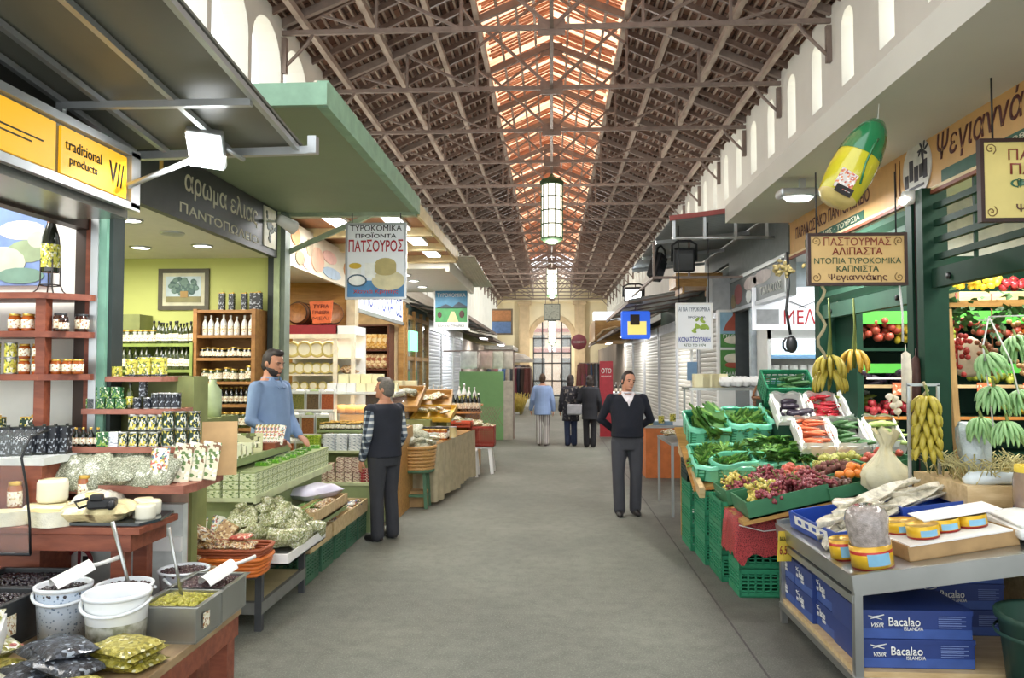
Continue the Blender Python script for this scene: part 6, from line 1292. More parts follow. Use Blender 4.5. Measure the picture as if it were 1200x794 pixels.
# --- signs hung across the front
def tan_sign(label, px, w, h, face, lines, rod):
    o = hanging_sign('hanging_sign', label, w, h, px, face, mat('dark_maroon_frame', '3f2a26', .5), rod=rod, thick=.045)
    for s, ww, hh, z, m in lines: text('lettering', s, ww, hh, (0, -.018, z), FRONT, m, o)
    b = B(); 
    for sx_ in (-1, 1):
        for sz_ in (-1, 1): b.tube([(sx_ * (w / 2 - .06 + .035 * t_ / 14 * math.cos(t_ * .75)), -.018, sz_ * (h / 2 - .06 + .035 * t_ / 14 * math.sin(t_ * .75))) for t_ in range(15)], .003, 4)
    part('scroll_corners', b, mat('scroll_ink', '8a6a3a'), o); return o
M_DRED = mat('dark_red_letter', '8a3a2a'); M_DGRN = mat('dark_green_letter', '3f5a3a')
tan_sign('tan hanging sign with dark frame and five lines of Greek lettering by the shutter', tuple((at(948, 274, y=5.7) + at(1060, 334, y=5.7)) / 2), .71, .385, mat('tan_sign_face', 'd9b67a', .5, var=.05), (('ΠΑΣΤΟΥΡΜΑΣ', .48, .06, .13, M_DRED), ('ΑΛΙΠΑΣΤΑ', .36, .055, .06, M_DRED), ('ΝΤΟΠΙΑ ΤΥΡΟΚΟΜΙΚΑ', .62, .045, -.01, M_DGRN), ('ΚΑΠΝΙΣΤΑ', .3, .045, -.068, M_DGRN), ('Ψεγιαννάκης', .42, .06, -.135, M_MAR)), .45)
tan_sign('pale yellow hanging sign with thick dark frame, nearest on the fruit shop side', (2.92, 4.6, 2.85), .84, .49, mat('yellow_sign_face', 'f0dc8a', .45, var=.03), (('ΠΑΞΙΜΑΔΙΑ', .52, .065, .15, M_DRED), ('ΠΑΣΤΕΛΙΑ', .5, .065, .065, M_DRED), ('ΦΡΟΥΤΑ', .5, .055, -.02, mat('teal_letter', '2f6a4f')), ('ΕΛΙΕΣ', .34, .05, -.095, mat('teal_letter', '')), ('Ψεγιαννάκης', .44, .06, -.17, M_MAR)), .45)
b = B(); b.tube([(2.74, 4.5, 3.1), (2.75, 4.5, 2.6), (2.76, 4.6, 2.05)], .006, 5); solo('hanging_string', b, M_WHITE, 'white string hanging from the yellow sign to the green fruit bunches', 'string')
b = B(); b.tube([(2.52, 5.7, 2.38), (2.54, 5.7, 2.15), (2.56, 5.75, 1.95)], .008, 5); solo('hanging_rope', b, M_WHITE, 'white cord hanging below the right end of the tan sign', 'cord')
b = B(); b.tube([(1.96 + .03 * math.sin(k * 1.3), 5.7, 2.37 - .05 * k) for k in range(12)], .012, 5); solo('dried_vine', b, mat('dry_vine', 'a59a78', .9), 'dry plant stem dangling from the left end of the tan sign', 'vine')
# inflatable
o = thing('inflatable_marrow', 'yellow and green inflatable advertising marrow hanging under the canopy', 'inflatable', tuple(at(1003, 190, y=5.0)), rot=(0, R(29), 0)); o.scale = (.84,) * 3
prof = [(.0, -.37), (.1, -.36), (.15, -.3), (.172, -.1), (.168, .0), (.16, .06)]; b = B(); b.lathe(prof, 20, ms=[1, 1, 0, 0, 0]); part('yellow_body', b, [mat('yellow_vinyl', 'd3c930', .2, coat=1, var=.04), mat('tan_vinyl', 'd9c27a', .25)], o)
b = B(); b.lathe([(.166, .04), (.163, .08), (.145, .18), (.11, .28), (.06, .35), (0, .37)], 20); b.tube([(.07, -.165, -.2), (.03, -.175, -.05), (.02, -.168, .1), (.03, -.15, .17)], .008, 6); part('green_cap', b, mat('green_vinyl', '1f7a4a', .2, coat=1, var=.04), o)
b = B(); b.prism([(-.1, -.165, -.3), (.03, -.178, -.3), (.03, -.183, -.16), (-.1, -.16, -.14)], (0, .006, 0)); b.prism([(-.08, -.172, -.33), (.05, -.172, -.33), (.05, -.186, -.27), (-.08, -.172, -.27)], (0, .006, 0), 1); part('printed_label', b, [print_mat('red_white_label', 'd8d0c8', ['c04a3a', 'e08a5a', 'f0ece6'], (30, 30, 30)), M_INK], o)
b = B(); b.tube([(.0, 0, .35), (-.06, 0, .48)], .003, 4); part('string', b, M_WHITE, o)
# ================================================================ STEEL TABLE with salt cod
TLT = R(8); TX, TY = 1.57, 4.15
def onT(x, y, h=0): return Vector((TX + (x - TX), y, .665 + math.tan(TLT) * (x - TX) + h))
ROT = (0, -TLT, 0)
o = thing('steel_table', 'stainless steel sloping table of salt cod over stacked blue boxes', 'table', (0, 0, 0))
W_ = 1.25; b = B(); b.M = Matrix.Translation((TX, TY, .665)) @ Euler(ROT).to_matrix().to_4x4()
b.b2((0, 0, -.02), (W_, 1.36, 0)); b.b2((-.01, -.012, -.1), (W_, .02, .01)); b.b2((-.012, -.01, -.085), (.02, 1.37, .01)); b.b2((0, 1.34, -.075), (W_, 1.37, .03)); part('tabletop', b, M_INOX, o)
for x, y in ((.03, .03), (.03, 1.33), (1.12, .03), (1.12, 1.33)): b = B(); zt = .66 + math.tan(TLT) * x - .05; b.box((TX + x, TY + y, zt / 2), (.042, .042, zt)); part('leg', b, M_INOX, o)
b = B(); b.b2((TX + .02, TY + .02, .14), (TX + 1.13, TY + 1.34, .17), 0); b.b2((TX + .01, TY, .1), (TX + 1.14, TY + .03, .14), 1); b.b2((TX, TY + .01, .1), (TX + .03, TY + 1.34, .14), 1); part('lower_shelf', b, [M_CRATEW, M_INOX], o)
b = B(); b.b2((TX, TY + .02, .52), (TX + .02, TY + 1.34, .56)); part('rail', b, M_INOX, o)
M_BLUEBOX = mat('blue_carton', '283c78', .45, var=.06); M_BLUEBOX2 = mat('blue_carton_lower', '3a5598', .45)
def cod_box(label, loc, rz, w=.585, d=.4, h=.15, panel=True):
    o = thing('cod_carton', label, 'box', loc, rz, 'blue fish cartons under the steel table')
    b = B(); b.box((0, 0, h / 2), (w, d, h), 0, bev=.004); b.box((0, -d / 2 - .001, h * .2), (w * .99, .004, h * .32), 1); b.box((0, 0, h - .0105), (w + .006, d + .006, .025), 0); part('carton', b, [M_BLUEBOX, M_BLUEBOX2], o)
    f = -d / 2 - .005; text('lettering', 'Bacalao', w * .28, h * .3, (-w * .1, f, h * .62), FRONT, M_WHITE, o, ext=.001); text('lettering', 'ISLANDIA', w * .17, h * .13, (-w * .02, f, h * .38), FRONT, M_WHITE, o, ext=.001); text('lettering', 'VISIR', w * .11, h * .15, (-w * .34, f, h * .5), FRONT, M_WHITE, o, ext=.001, shear=.3)
    b = B(); b.tube([(-w * .42, f, h * .82), (-w * .38, f, h * .78), (-w * .32, f, h * .82), (-w * .28, f, h * .86)], .003, 4); b.tube([(-w * .4, f, h * .72), (-w * .36, f, h * .76), (-w * .3, f, h * .7)], .003, 4); part('ship_emblem', b, M_WHITE, o)
    if panel:
        b = B()
        for k in range(6): b.b2((w * .2, f, h * (.42 + .075 * k)), (w * (.44 if k % 2 else .4), f + .003, h * (.44 + .075 * k)))
        part('small_print', b, mat('box_print', '7f92c4'), o)
    return o
cod_box('lower blue fish carton at the front of the steel table shelf', (1.925, 4.42, .17), 0); cod_box('upper blue fish carton at the front of the steel table shelf', (1.915, 4.42, .322), 0)
for j, y in enumerate((4.66, 5.02, 5.36)):
    for k in (0, 1): cod_box(f'{"upper" if k else "lower"} blue fish carton facing the aisle, {("nearest", "middle", "farthest")[j]} column', (1.8 if j else 1.83, y + (.12 if j == 0 else .06), .17 + .152 * k), -PI / 2, .33, .38, .15, False)
for k in (0, 1, 2): cod_box(f'blue fish carton in the dark right part of the shelf, {ORD[k]} from the bottom', (2.42, 4.95, .17 + .152 * k), 0, .5, .4, .15)
b = B(); b.b2((-.05, -.002, -.1), (.05, .002, .1), 0); so = thing('price_sign', 'yellow hand-written price sign hung on the far corner of the steel table', 'sign', (1.56, 5.3, .56), rot=(0, R(4), R(20)))
b = B(); b.b2((-.055, -.002, -.1), (.055, .002, .1)); part('card', b, mat('price_yellow', 'e8c94a', .6), so); text('lettering', 'ΒΑΚΑΛΑΟΣ', .09, .03, (0, -.003, .05), FRONT, M_INK, so, ext=.001); text('lettering', '6,50', .085, .07, (0, -.003, -.03), FRONT, mat('price_red', 'a0402a'), so, ext=.001)
# cod trays
M_TRAYB = mat('blue_fish_tray', '2a4da6', .4, var=.05)
def tray(label, x, y, w, d, h, rz=0, band=True):
    p = onT(x, y, .004); o = thing('fish_tray', label, 'tray', p, rot=(0, -TLT, rz)); b = B(); b.M = Matrix()
    tb = tray_bm(w, d, h, .01); part('carton_tray', tb, M_TRAYB, o)
    if band: b = B(); b.box((-w / 2 - .004, 0, h * .62), (.004, d * .7, h * .5), 0); [b.box((-w / 2 - .007, -d * .25 + d * .16 * k, h * .62), (.003, d * .07, h * .22), 1) for k in range(4)]; part('printed_band', b, [M_WHITE, M_TRAYB], o)
    return o
tray('blue carton tray of salt cod at the aisle end of the steel table', 1.95, 5.02, .62, .72, .11, R(4)); tray('blue carton tray of salt cod at the back right of the steel table', 2.5, 5.2, .56, .5, .12, R(-4), False)
t = NT('salt_cod_skin'); v = t.obj((2, 1, 1)); t.col(t.ramp(t.noise(v, 9, 5, .65), [(.3, '8f897a'), (.48, 'd6d0bc'), (.62, 'efe9d8')])); t.bump(t.noise(v, 30, 4), .5); t.set(.65); M_COD = t.m
def cod_bm(L, wd, seed):
    b = B(); n = 16
    def f(sg):
        def g(u, v):
            x = (u - .5) * L; prof = wd * (math.sin(PI * min(1, u * 1.02)) ** .5) * (1 - .72 * u) + .012 * (u > .92) * 2
            y = (v - .5) * 2 * prof; cur = .05 * math.sin(u * 2.2 + seed) + .025 * mnoise.noise(Vector((u * 3, v * 3, seed)))
            return (x, y + .03 * math.sin(u * 3 + seed), cur + sg * .012 * (1 - (2 * v - 1) ** 2) + .02 * abs(2 * v - 1) ** 2)
        return g
    b.sheet(f(1), n, 8); b.sheet(f(-1), n, 8); bmesh.ops.remove_doubles(b.bm, verts=b.bm.verts[:], dist=.0004); return b
CODS = [Stock(lambda s=s: solo('salt_cod', cod_bm(.62, .11, s), M_COD, '', 'fish')) for s in (0, 1.4, 2.9)]
rn = random.Random(31)
for i, (x, y, rz, h) in enumerate(((1.86, 4.85, 35, .06), (1.9, 4.92, 28, .09), (1.84, 5.0, 42, .1), (1.95, 5.05, 50, .1), (2.02, 5.0, 30, .12), (2.1, 5.06, 38, .14), (2.16, 5.14, 25, .15), (2.0, 5.2, 55, .13), (2.12, 5.22, 35, .17))):
    CODS[i % 3].put(onT(x, y, h), 0, 'flat grey-white salt cod heaped in the aisle-end blue tray', 'salt cod in the aisle-end tray', rot=(R(rn.uniform(-12, 12)), -TLT + R(rn.uniform(-12, 4)), R(rz)))
for i, (x, y, rz, h) in enumerate(((2.42, 5.16, 20, .11), (2.5, 5.22, 12, .14), (2.46, 5.3, 28, .15), (2.56, 5.18, 8, .1))):
    CODS[i % 3].put(onT(x, y, h), 0, 'flat grey-white salt cod in the back right blue tray', 'salt cod in the back tray', rot=(R(rn.uniform(-10, 10)), -TLT + R(rn.uniform(-10, 4)), R(rz)))
t = NT('fish_tin_print'); v = t.obj(); sx = t.n('SeparateXYZ'); t.l(v, sx.inputs[0]); mp = t.n('Math', operation='MULTIPLY'); mp.inputs[1].default_value = 10; t.l(sx.outputs[2], mp.inputs[0]); c = t.ramp(mp.outputs[0], [(0, 'b5322a'), (.1, 'e2b62c'), (.75, 'e2b62c'), (.8, 'b5322a'), (.97, 'd9a93a')], 'CONSTANT'); t.col(c); t.set(.3, .2); M_FTIN = t.m
def ftin(name, label, loc, r, h):
    o = thing(name, label, 'tin', loc, rot=ROT); b = B(); b.lathe([(0, 0), (r, 0), (r, h), (r * .97, h), (r * .95, h - .006), (0, h - .006)], 26, ms=[1, 0, 1, 1, 1]); part('tin_body', b, [M_FTIN, M_GOLD], o)
    b = B(); n = 8; b.sheet(lambda u, v: ((r + .002) * math.cos(-PI / 2 + (u - .5) * 1.1), (r + .002) * math.sin(-PI / 2 + (u - .5) * 1.1), h * (.2 + .5 * v)), n, 2); part('blue_emblem', b, mat('tin_emblem', '7fb4d0'), o); return o
ftin('fish_tin', 'yellow and red fish tin standing open left of the bagged one', onT(1.66, 4.5), .075, .115)
o = ftin('fish_tin', 'large yellow and red fish tin with a clear bag of salted fish rising from it', onT(1.73, 4.29), .108, .125)
b = B(); b.lathe([(.1, .12), (.106, .17), (.112, .25), (.1, .3), (.06, .33), (0, .325)], 16); b.jitter(.012, 14, 3); part('fish_bag', b, mat('anchovy_in_bag', 'a59a94', .2, coat=1, var=.35, sc=30, bump=.8), o)
o = solo('cardboard_lid', tray_bm(.62, .4, .085, .006), M_CARD, 'low cardboard tray carrying the round fish tins', 'tray', onT(2.2, 4.5, .002), rot=(0, -TLT, R(6)))
b = B(); b.box((0, 0, 0), (.58, .36, .008)); solo('paper_sheet', b, M_WHITE, 'white paper sheet under the round fish tins', 'paper', onT(2.18, 4.47, .088), rot=(0, -TLT, R(6)))
for i, (x, y, k) in enumerate(((2.05, 4.4, 0), (2.0, 4.55, 0), (2.2, 4.48, 0), (2.36, 4.5, 0), (2.2, 4.6, 0), (2.38, 4.62, 0))): ftin('round_tin', ('open low round tin at the front left of the paper', 'low round tin behind the open one', 'low round tin in the middle of the paper under the white sheet', 'low round tin at the front right of the paper', 'low round tin at the back middle of the paper', 'low round tin at the back right of the paper')[i], onT(x, y, .094), .083, .068)
b = B(); b.box((0, 0, 0), (.42, .24, .006)); solo('white_card', b, M_WHITE, 'white card lying on top of the round tins', 'card', onT(2.29, 4.55, .17), rot=(0, -TLT - R(3), R(-4)))
b = B(); b.box((0, 0, .03), (.3, .5, .06), bev=.02); b.box((0, 0, .07), (.26, .46, .02), bev=.008); solo('foam_tray', b, mat('foam_white', 'e6e8e4', .6), 'white wrapped foam tray at the right edge of the steel table', 'tray', onT(2.68, 4.5, .03), rot=(0, -TLT, R(-8)))
# bin at the lower right
o = thing('green_bin', 'dark green plastic bin in the bottom right corner with a hand-written card', 'bin', (2.5, 4.0, 0)); b = B(); b.lathe([(0, .02), (.2, 0), (.25, .48), (.27, .5), (.27, .53), (.24, .52), (.19, .1)], 24); b.lathe([(.27, .42), (.275, .43), (.27, .44)], 24); part('bin_body', b, mat('bin_green', '27463a', .5), o)
so = part('price_card', (lambda q: (q.b2((-.1, -.262, .36), (.12, -.255, .5)), q)[1])(B()), M_WHITE, o); b = B(); b.b2((-.08, -.266, .375), (.1, -.262, .485)); part('yellow_panel', b, mat('price_yellow', ''), so); text('lettering', 'ΑΛΑΤΙ', .15, .04, (.01, -.267, .455), FRONT, M_INK, o, ext=.001); text('lettering', '1,00', .14, .04, (.01, -.267, .405), FRONT, M_INK, o, ext=.001)
# ================================================================ GREEN CRATES along the aisle
M_CRG = mat('crate_green', '2f8a62', .45, var=.06); M_CRDK = mat('crate_dark', '2a3f3a', .5); M_TEAL = mat('teal_bag_film', '6fc9a6', .3, coat=.6, var=.08, bump=.3)
GC1 = crate('green_crate', '', M_CRG, .42, .36, .215); GC2 = crate('green_crate', '', M_CRG, .38, .5, .215)
for k in (0, 1): GC1.put((1.64, 6.22, .218 * k), 0, f'{"upper" if k else "lower"} green plastic crate of the front stack, nearest the steel table', 'green plastic crates')
for j, y in enumerate((6.72, 7.26, 7.8)):
    for k in (0, 1, 2): GC2.put((1.58 - .03 * j, y, .218 * k), 0, f'green plastic crate in the {("second", "third", "fourth")[j]} stack from the steel table, {("lowest", "middle", "topmost")[k]}', 'green plastic crates')
DKC = crate('dark_crate', '', M_CRDK, .38, .36, .2); DKC.put((1.5, 7.78, .655), 0, 'dark grey-green crate on top of the fourth stack')
b = B(); b.sheet(lambda u, v: (1.58 + (u - .5) * .3, 6.8 + (v - .5) * .3, .69 + .03 * math.sin(u * 5) * math.sin(v * 4)), 8, 8); solo('paper_wrap', b, M_WHITE, 'crumpled white paper lying in the topmost crate of the second stack', 'paper')
def netfn():
    b = B()
    def f(u, v):
        x, y = 2 * u - 1, 2 * v - 1; r = max(abs(x), abs(y)); fx, fy = .22 * min(1, r * 1.25) * x / max(r, .01), .2 * min(1, r * 1.25) * y / max(r, .01)
        drop = max(0, r - .8) / .2
        return (fx * (1 + .1 * drop) + .02 * mnoise.noise(Vector((x * 3, y * 3, 0))), fy * (1 + .1 * drop), .14 + .07 * (1 - r * r) - drop * (.26 + .1 * mnoise.noise(Vector((x * 2, y * 2, 4)))) + .02 * mnoise.noise(Vector((x * 5, y * 5, 2))))
    b.sheet(f, 26, 26); return b
t = NT('red_net'); v = t.obj(); q = t.n('TexVoronoi', feature='DISTANCE_TO_EDGE'); q.inputs['Scale'].default_value = 70; t.l(v, q.inputs['Vector']); t.col(t.ramp(q.outputs[0], [(.05, 'b8403f'), (.2, '7d2428')])); t.bump(q.outputs[0], .6); t.set(.5); M_NET = t.m
solo('red_net_sack', netfn(), M_NET, 'red mesh sack draped over the front green crate stack', 'sack', (1.62, 6.2, .44)); 
b = B(); b.tube([(1.42, 5.985, .56), (1.6, 5.97, .52), (1.84, 5.985, .545)], .005, 4); solo('white_twine', b, M_WHITE, 'white twine tied round the red mesh sack', 'twine')
b = B(); b.b2((-.03, -.002, -.02), (.03, .002, .02)); solo('paper_tag', b, M_WHITE, 'small white paper tag on the front of the red mesh sack', 'tag', (1.74, 5.985, .47))
# timber frame carrying the produce
o = thing('produce_stand', 'sloping timber produce stand behind the green crates', 'stand', (0, 0, 0))
b = B(); b.prism([(1.42, 5.85, .58), (2.75, 5.85, .9), (2.75, 7.2, .9), (1.42, 7.2, .58)], (0, 0, .03)); part('near_board', b, M_PINE, o)
b = B(); b.prism([(1.3, 7.2, .62), (2.75, 7.2, .8), (2.75, 8.3, 1.1), (1.3, 8.3, 1.1)], (0, 0, .03)); part('far_board', b, M_PINE, o)
b = B(); b.bar((1.34, 7.0, .64), (1.36, 8.3, .92), .05, .09); part('edge_plank', b, M_CRATEW, o)
for x, y, h in ((2.7, 5.9, .9), (2.7, 7.15, .88), (1.9, 7.15, .6), (2.0, 5.92, .7), (1.38, 8.25, 1.05), (2.7, 8.2, 1.05)): b = B(); b.box((x, y, h / 2), (.05, .05, h)); part('leg', b, M_PINE, o)
# produce prototypes
M_GRAPE = mat('red_grape', '8f4047', .25, var=.3, sc=14, coat=.4); M_GRAPEG = mat('yellow_grape', 'c9b85a', .25, var=.2, sc=14, coat=.4); M_STEMG = mat('green_stem', '6f7d3a', .7)
def grapes(m):
    def mk():
        o = thing('grape_bunch', '', 'grapes'); b = B(); rg = random.Random(3)
        for k in range(30):
            tt = rg.random(); r = .05 * (1 - tt) ** .5 + .01; a = rg.uniform(0, 6.28); rr = r * rg.uniform(.5, 1); b.ball((-.08 + .17 * tt, rr * math.cos(a), .035 + rr * .65 * math.sin(a)), .0145, 0, 8, 5)
        part('berries', b, m, o); b = B(); b.tube([(-.14, 0, .05), (-.08, .01, .045), (0, 0, .04)], .004, 5); part('stem', b, M_STEMG, o); return o
    return Stock(mk)
GR, GY = grapes(M_GRAPE), grapes(M_GRAPEG)
def fruit(name, cat, m, r=.036, sq=.92, stem=None, dimple=True):
    def mk():
        b = B(); pr = [(0, -.8 if dimple else -1), (.3, -.95), (.75, -.65), (1, 0), (.8, .62), (.35, .9), (.08, .82), (0, .72)]; b.lathe([(k * r, z * r * sq + r * sq) for k, z in pr], 12)
        if stem: b.tube([(0, 0, r * 1.7 * sq), (.004, 0, r * 2.3 * sq)], .003, 4, 1)
        return solo(name, b, [m] + ([M_STEMG] if stem else []), '', cat)
    return Stock(mk)
APR = fruit('red_apple', 'apple', mat('apple_red', 'a8323a', .25, var=.3, sc=12, coat=.3), .037, stem=1); ORA = fruit('orange', 'orange', mat('orange_peel', 'e0812c', .4, var=.08, sc=12, bump=.1), .04); PEA = fruit('pear', 'pear', mat('pear_skin', '9a9a4a', .4, var=.25, sc=14), .034, 1.2, stem=1); TOM = fruit('tomato', 'tomato', mat('tomato_red', 'b8362a', .2, var=.12, coat=.4), .034, .82, stem=1)
KIW = fruit('fig', 'fig', mat('fig_skin', '7a4a42', .6, var=.3, sc=16), .028, 1.05, stem=1); MAN = fruit('pomegranate', 'pomegranate', mat('pome_skin', 'b5523f', .35, var=.3, sc=10), .045, stem=1); LEM = fruit('lemon', 'lemon', mat('lemon_peel', 'ddc23a', .4, var=.1), .033, 1.25); GPE = fruit('green_pear', 'pear', mat('green_pear_skin', 'b5bf4a', .35, var=.12), .036, 1.2, stem=1)
CHE = fruit('chestnut', 'chestnut', mat('chestnut_shell', '5a3526', .3, var=.2), .022, .8)
def slopez(x, y): return .615 + (x - 1.42) * .24 if y < 7.2 else .65 + (y - 7.2) * .36 + (x - 1.3) * .1
def prod_crate(name, label, m, x, y, w, d, h, rz=0, rot=None, dz=0):
    return solo(name, tray_bm(w, d, h, .012), m, label, 'crate', (x, y, slopez(x, y) + dz), rot=rot or ((0, -R(13.5), rz) if y < 7.2 else (R(20), -R(5), rz)))
def fill(st, n, x, y, w, d, h, label, group, sc=(.9, 1.1), rot_any=True, rz=0, dz=.03, mixs=None):
    for i in range(n):
        u, v = rn.uniform(-1, 1), rn.uniform(-1, 1); xx, yy = x + u * w / 2, y + v * d / 2; k = (max(0, 1 - u * u) * max(0, 1 - v * v)) ** .5
        (st[i % len(st)] if isinstance(st, list) else st).put((xx, yy, slopez(xx, yy) + dz + h * rn.uniform(.15, 1) * (.45 + .55 * k)), 0, label, group, rot=(R(rn.uniform(-50, 50)), R(rn.uniform(-50, 50)), R(rn.uniform(0, 360))) if rot_any else (R(20), 0, R(rz + rn.uniform(-15, 15))), scale=rn.uniform(*sc))
rn = random.Random(77)
prod_crate('green_tray', 'dark green tray of red and yellow grapes nearest the blue cod tray', mat('tray_green', '3f7a55', .45), 1.77, 6.1, .62, .5, .13)
fill(GR, 34, 1.84, 6.08, .44, .4, .09, 'bunch of red grapes in the green tray behind the cod', 'red grapes', dz=.06); fill(GY, 11, 1.6, 6.12, .16, .34, .09, 'bunch of yellow grapes at the aisle side of the grape tray', 'yellow grapes', dz=.07)
prod_crate('green_tray', 'dark green tray of mixed grapes behind the nearest one', mat('tray_green', ''), 1.72, 6.68, .56, .5, .13)
fill(GR, 22, 1.72, 6.66, .4, .38, .08, 'bunch of dark red grapes in the farther grape tray', 'dark grapes', dz=.06); fill(GY, 7, 1.55, 6.75, .14, .24, .09, 'bunch of pale grapes in the farther grape tray', 'pale grapes', dz=.07)
fill(MAN, 16, 2.02, 6.62, .2, .34, .07, 'red pomegranate in the heap beside the farther grapes', 'pomegranates', dz=.06)
prod_crate('green_tray', 'dark green tray of figs and pears in the middle of the stand', mat('tray_green', ''), 2.32, 6.55, .5, .5, .1)
fill(KIW, 60, 2.28, 6.5, .4, .34, .07, 'brown-red fig in the middle tray', 'figs', dz=.05); fill(PEA, 34, 2.4, 6.72, .36, .2, .08, 'olive-green pear at the back of the middle tray', 'pears', dz=.05)
prod_crate('green_tray', 'dark green tray of oranges beside the blue cod tray', mat('tray_green', ''), 2.3, 6.02, .5, .4, .1)
fill(ORA, 16, 2.34, 6.06, .26, .28, .1, 'orange heaped in the tray beside the cod', 'oranges', dz=.06); fill(CHE, 50, 2.14, 6.0, .22, .28, .06, 'dark chestnut in the tray beside the oranges', 'chestnuts', dz=.05)
MEL = fruit('melon', 'melon', mat('melon_skin', 'b5823f', .5, var=.15, sc=20), .075, .9); MEL.put((2.5, 6.05, slopez(2.5, 6.05) + .06), 0, 'brown-yellow melon at the right of the oranges'); MEL.put((2.56, 6.16, slopez(2.5, 6.05) + .08), 0, 'brown-yellow melon behind the other one')
prod_crate('green_tray', 'dark green tray of red fruit at the right of the figs', mat('tray_green', ''), 2.72, 6.5, .32, .6, .1); fill(MAN, 18, 2.72, 6.5, .22, .5, .07, 'reddish pomegranate in the right-hand tray', 'right-hand pomegranates', (.7, .9), dz=.05)
# leafy crates in teal film
def leaf_clump(name, cat, m, n, L, w, spread, m2=None, curl=.5):
    def mk():
        b = B(); rg = random.Random(n)
        for i in range(n):
            a = 2 * PI * i / n * 2.4 + rg.uniform(-.2, .2); rr = rg.uniform(.5, 1); tilt = spread * rg.uniform(.5, 1.1); l = L * rg.uniform(.75, 1.1)
            b.M = Euler((0, 0, a)).to_matrix().to_4x4()
            b.sheet(lambda u, v: (u * l * math.sin(tilt + curl * u) , (v - .5) * w * math.sin(PI * min(1, .12 + u * .95)) ** .7 * (1 + .12 * math.sin(u * 22)), u * l * math.cos(tilt + curl * u) + .02 * abs(v - .5) * 2 + .006 * math.sin(v * 16)), 6, 3, 0 if rg.random() < .7 or not m2 else 1)
        b.M = Matrix()
        return solo(name, b, [m] + ([m2] if m2 else []), '', cat)
    return Stock(mk)
M_LEAF = mat('lettuce_leaf', '86b255', .5, var=.3, sc=14, bump=.3); M_LEAFD = mat('dark_leaf', '55863f', .5, var=.3, sc=14, bump=.3); M_PALE = mat('pale_leaf', 'b9c98a', .5, var=.2)
LET = leaf_clump('lettuce', 'lettuce', M_LEAFD, 22, .27, .2, .4, M_LEAF); HRB = leaf_clump('herb_bunch', 'herbs', M_LEAF, 18, .2, .05, .7, M_LEAFD); CEL = leaf_clump('spring_onion_bunch', 'greens', M_LEAF, 14, .32, .03, .5, M_PALE); SPI = leaf_clump('spinach_bunch', 'spinach', M_LEAFD, 14, .17, .09, .95, M_LEAF, .8)
def teal_crate(label, x, y, w, d, h, dz=0):
    o = thing('lined_crate', label, 'crate', (x, y, slopez(x, y) + dz), rot=(R(20), 0, 0)); part('crate_body', crate_bm(w, d, h, .01), M_CRG, o)
    b = B(); n = 40
    def f(u, v):
        a = 2 * PI * u; ca, sa = math.cos(a), math.sin(a); e = 1 / max(abs(ca), abs(sa)); z = h * (v * 1.35 + .05); ov = max(0, v - .72)
        k = (1.03 + ov * .3 if v > .7 else 1.012); zz = z if v < .75 else h * (1.06 - (v - .75) * .9)
        return (w / 2 * ca * e * k + .008 * math.sin(a * 9 + v * 4), d / 2 * sa * e * k + .008 * math.cos(a * 11), zz + .01 * math.sin(a * 7))
    b.sheet(f, n, 8); b.poly([(-w / 2 + .01, -d / 2 + .01, .015), (w / 2 - .01, -d / 2 + .01, .015), (w / 2 - .01, d / 2 - .01, .015), (-w / 2 + .01, d / 2 - .01, .015)]); part('plastic_liner', b, M_TEAL, o); return o
for i, (x, lab) in enumerate(((1.58, 'teal-lined crate of lettuces at the aisle end of the back row'), (1.98, 'teal-lined crate of leafy greens in the middle of the back row'), (2.38, 'teal-lined crate of spring onions at the wall end of the back row'))):
    teal_crate(lab, x, 8.1, .38, .42, .24, .0)
for i, (x, y) in enumerate(((1.48, 8.0), (1.64, 8.04), (1.5, 8.18), (1.68, 8.18), (1.56, 7.92))): LET.put((x, y, slopez(x, y) + .08), 0, 'leafy lettuce in the teal-lined crate at the aisle end', 'lettuces', rot=(R(30 + rn.uniform(-8, 8)), R(rn.uniform(-12, 12)), R(rn.uniform(0, 90))))
for i in range(12): x, y = 1.98 + rn.uniform(-.14, .14), 8.06 + rn.uniform(-.14, .14); HRB.put((x, y, slopez(x, y) + .1), 0, 'bunch of leafy greens in the middle teal crate', 'greens in the middle crate', rot=(R(25), R(rn.uniform(-15, 15)), R(rn.uniform(0, 360))))
for i in range(8): x, y = 2.38 + rn.uniform(-.12, .12), 8.04 + rn.uniform(-.12, .12); CEL.put((x, y, slopez(x, y) + .06), 0, 'bunch of spring onions in the wall-end teal crate', 'spring onions', rot=(R(25), R(rn.uniform(-15, 15)), R(rn.uniform(0, 360))), scale=.85)
teal_crate('teal-lined crate of herbs in the front row at the aisle end', 1.6, 7.48, .52, .44, .16); teal_crate('teal-lined crate of spinach in the front row beside the herbs', 2.14, 7.48, .5, .44, .14)
for i in range(16): x, y = 1.6 + rn.uniform(-.2, .2), 7.5 + rn.uniform(-.16, .16); HRB.put((x, y, slopez(x, y) + .08), 0, 'herb bunch in the front teal crate at the aisle end', 'front herbs', rot=(R(20), R(rn.uniform(-20, 20)), R(rn.uniform(0, 360))), scale=.75)
for i in range(34): x, y = 2.14 + rn.uniform(-.25, .25), 7.48 + rn.uniform(-.2, .2); SPI.put((x, y, slopez(x, y) + .08 + .06 * (1 - ((x - 2.14) / .25) ** 2)), 0, 'spinach bunch heaped in the front teal crate', 'spinach', rot=(R(20 + rn.uniform(-15, 15)), R(rn.uniform(-25, 25)), R(rn.uniform(0, 360))))
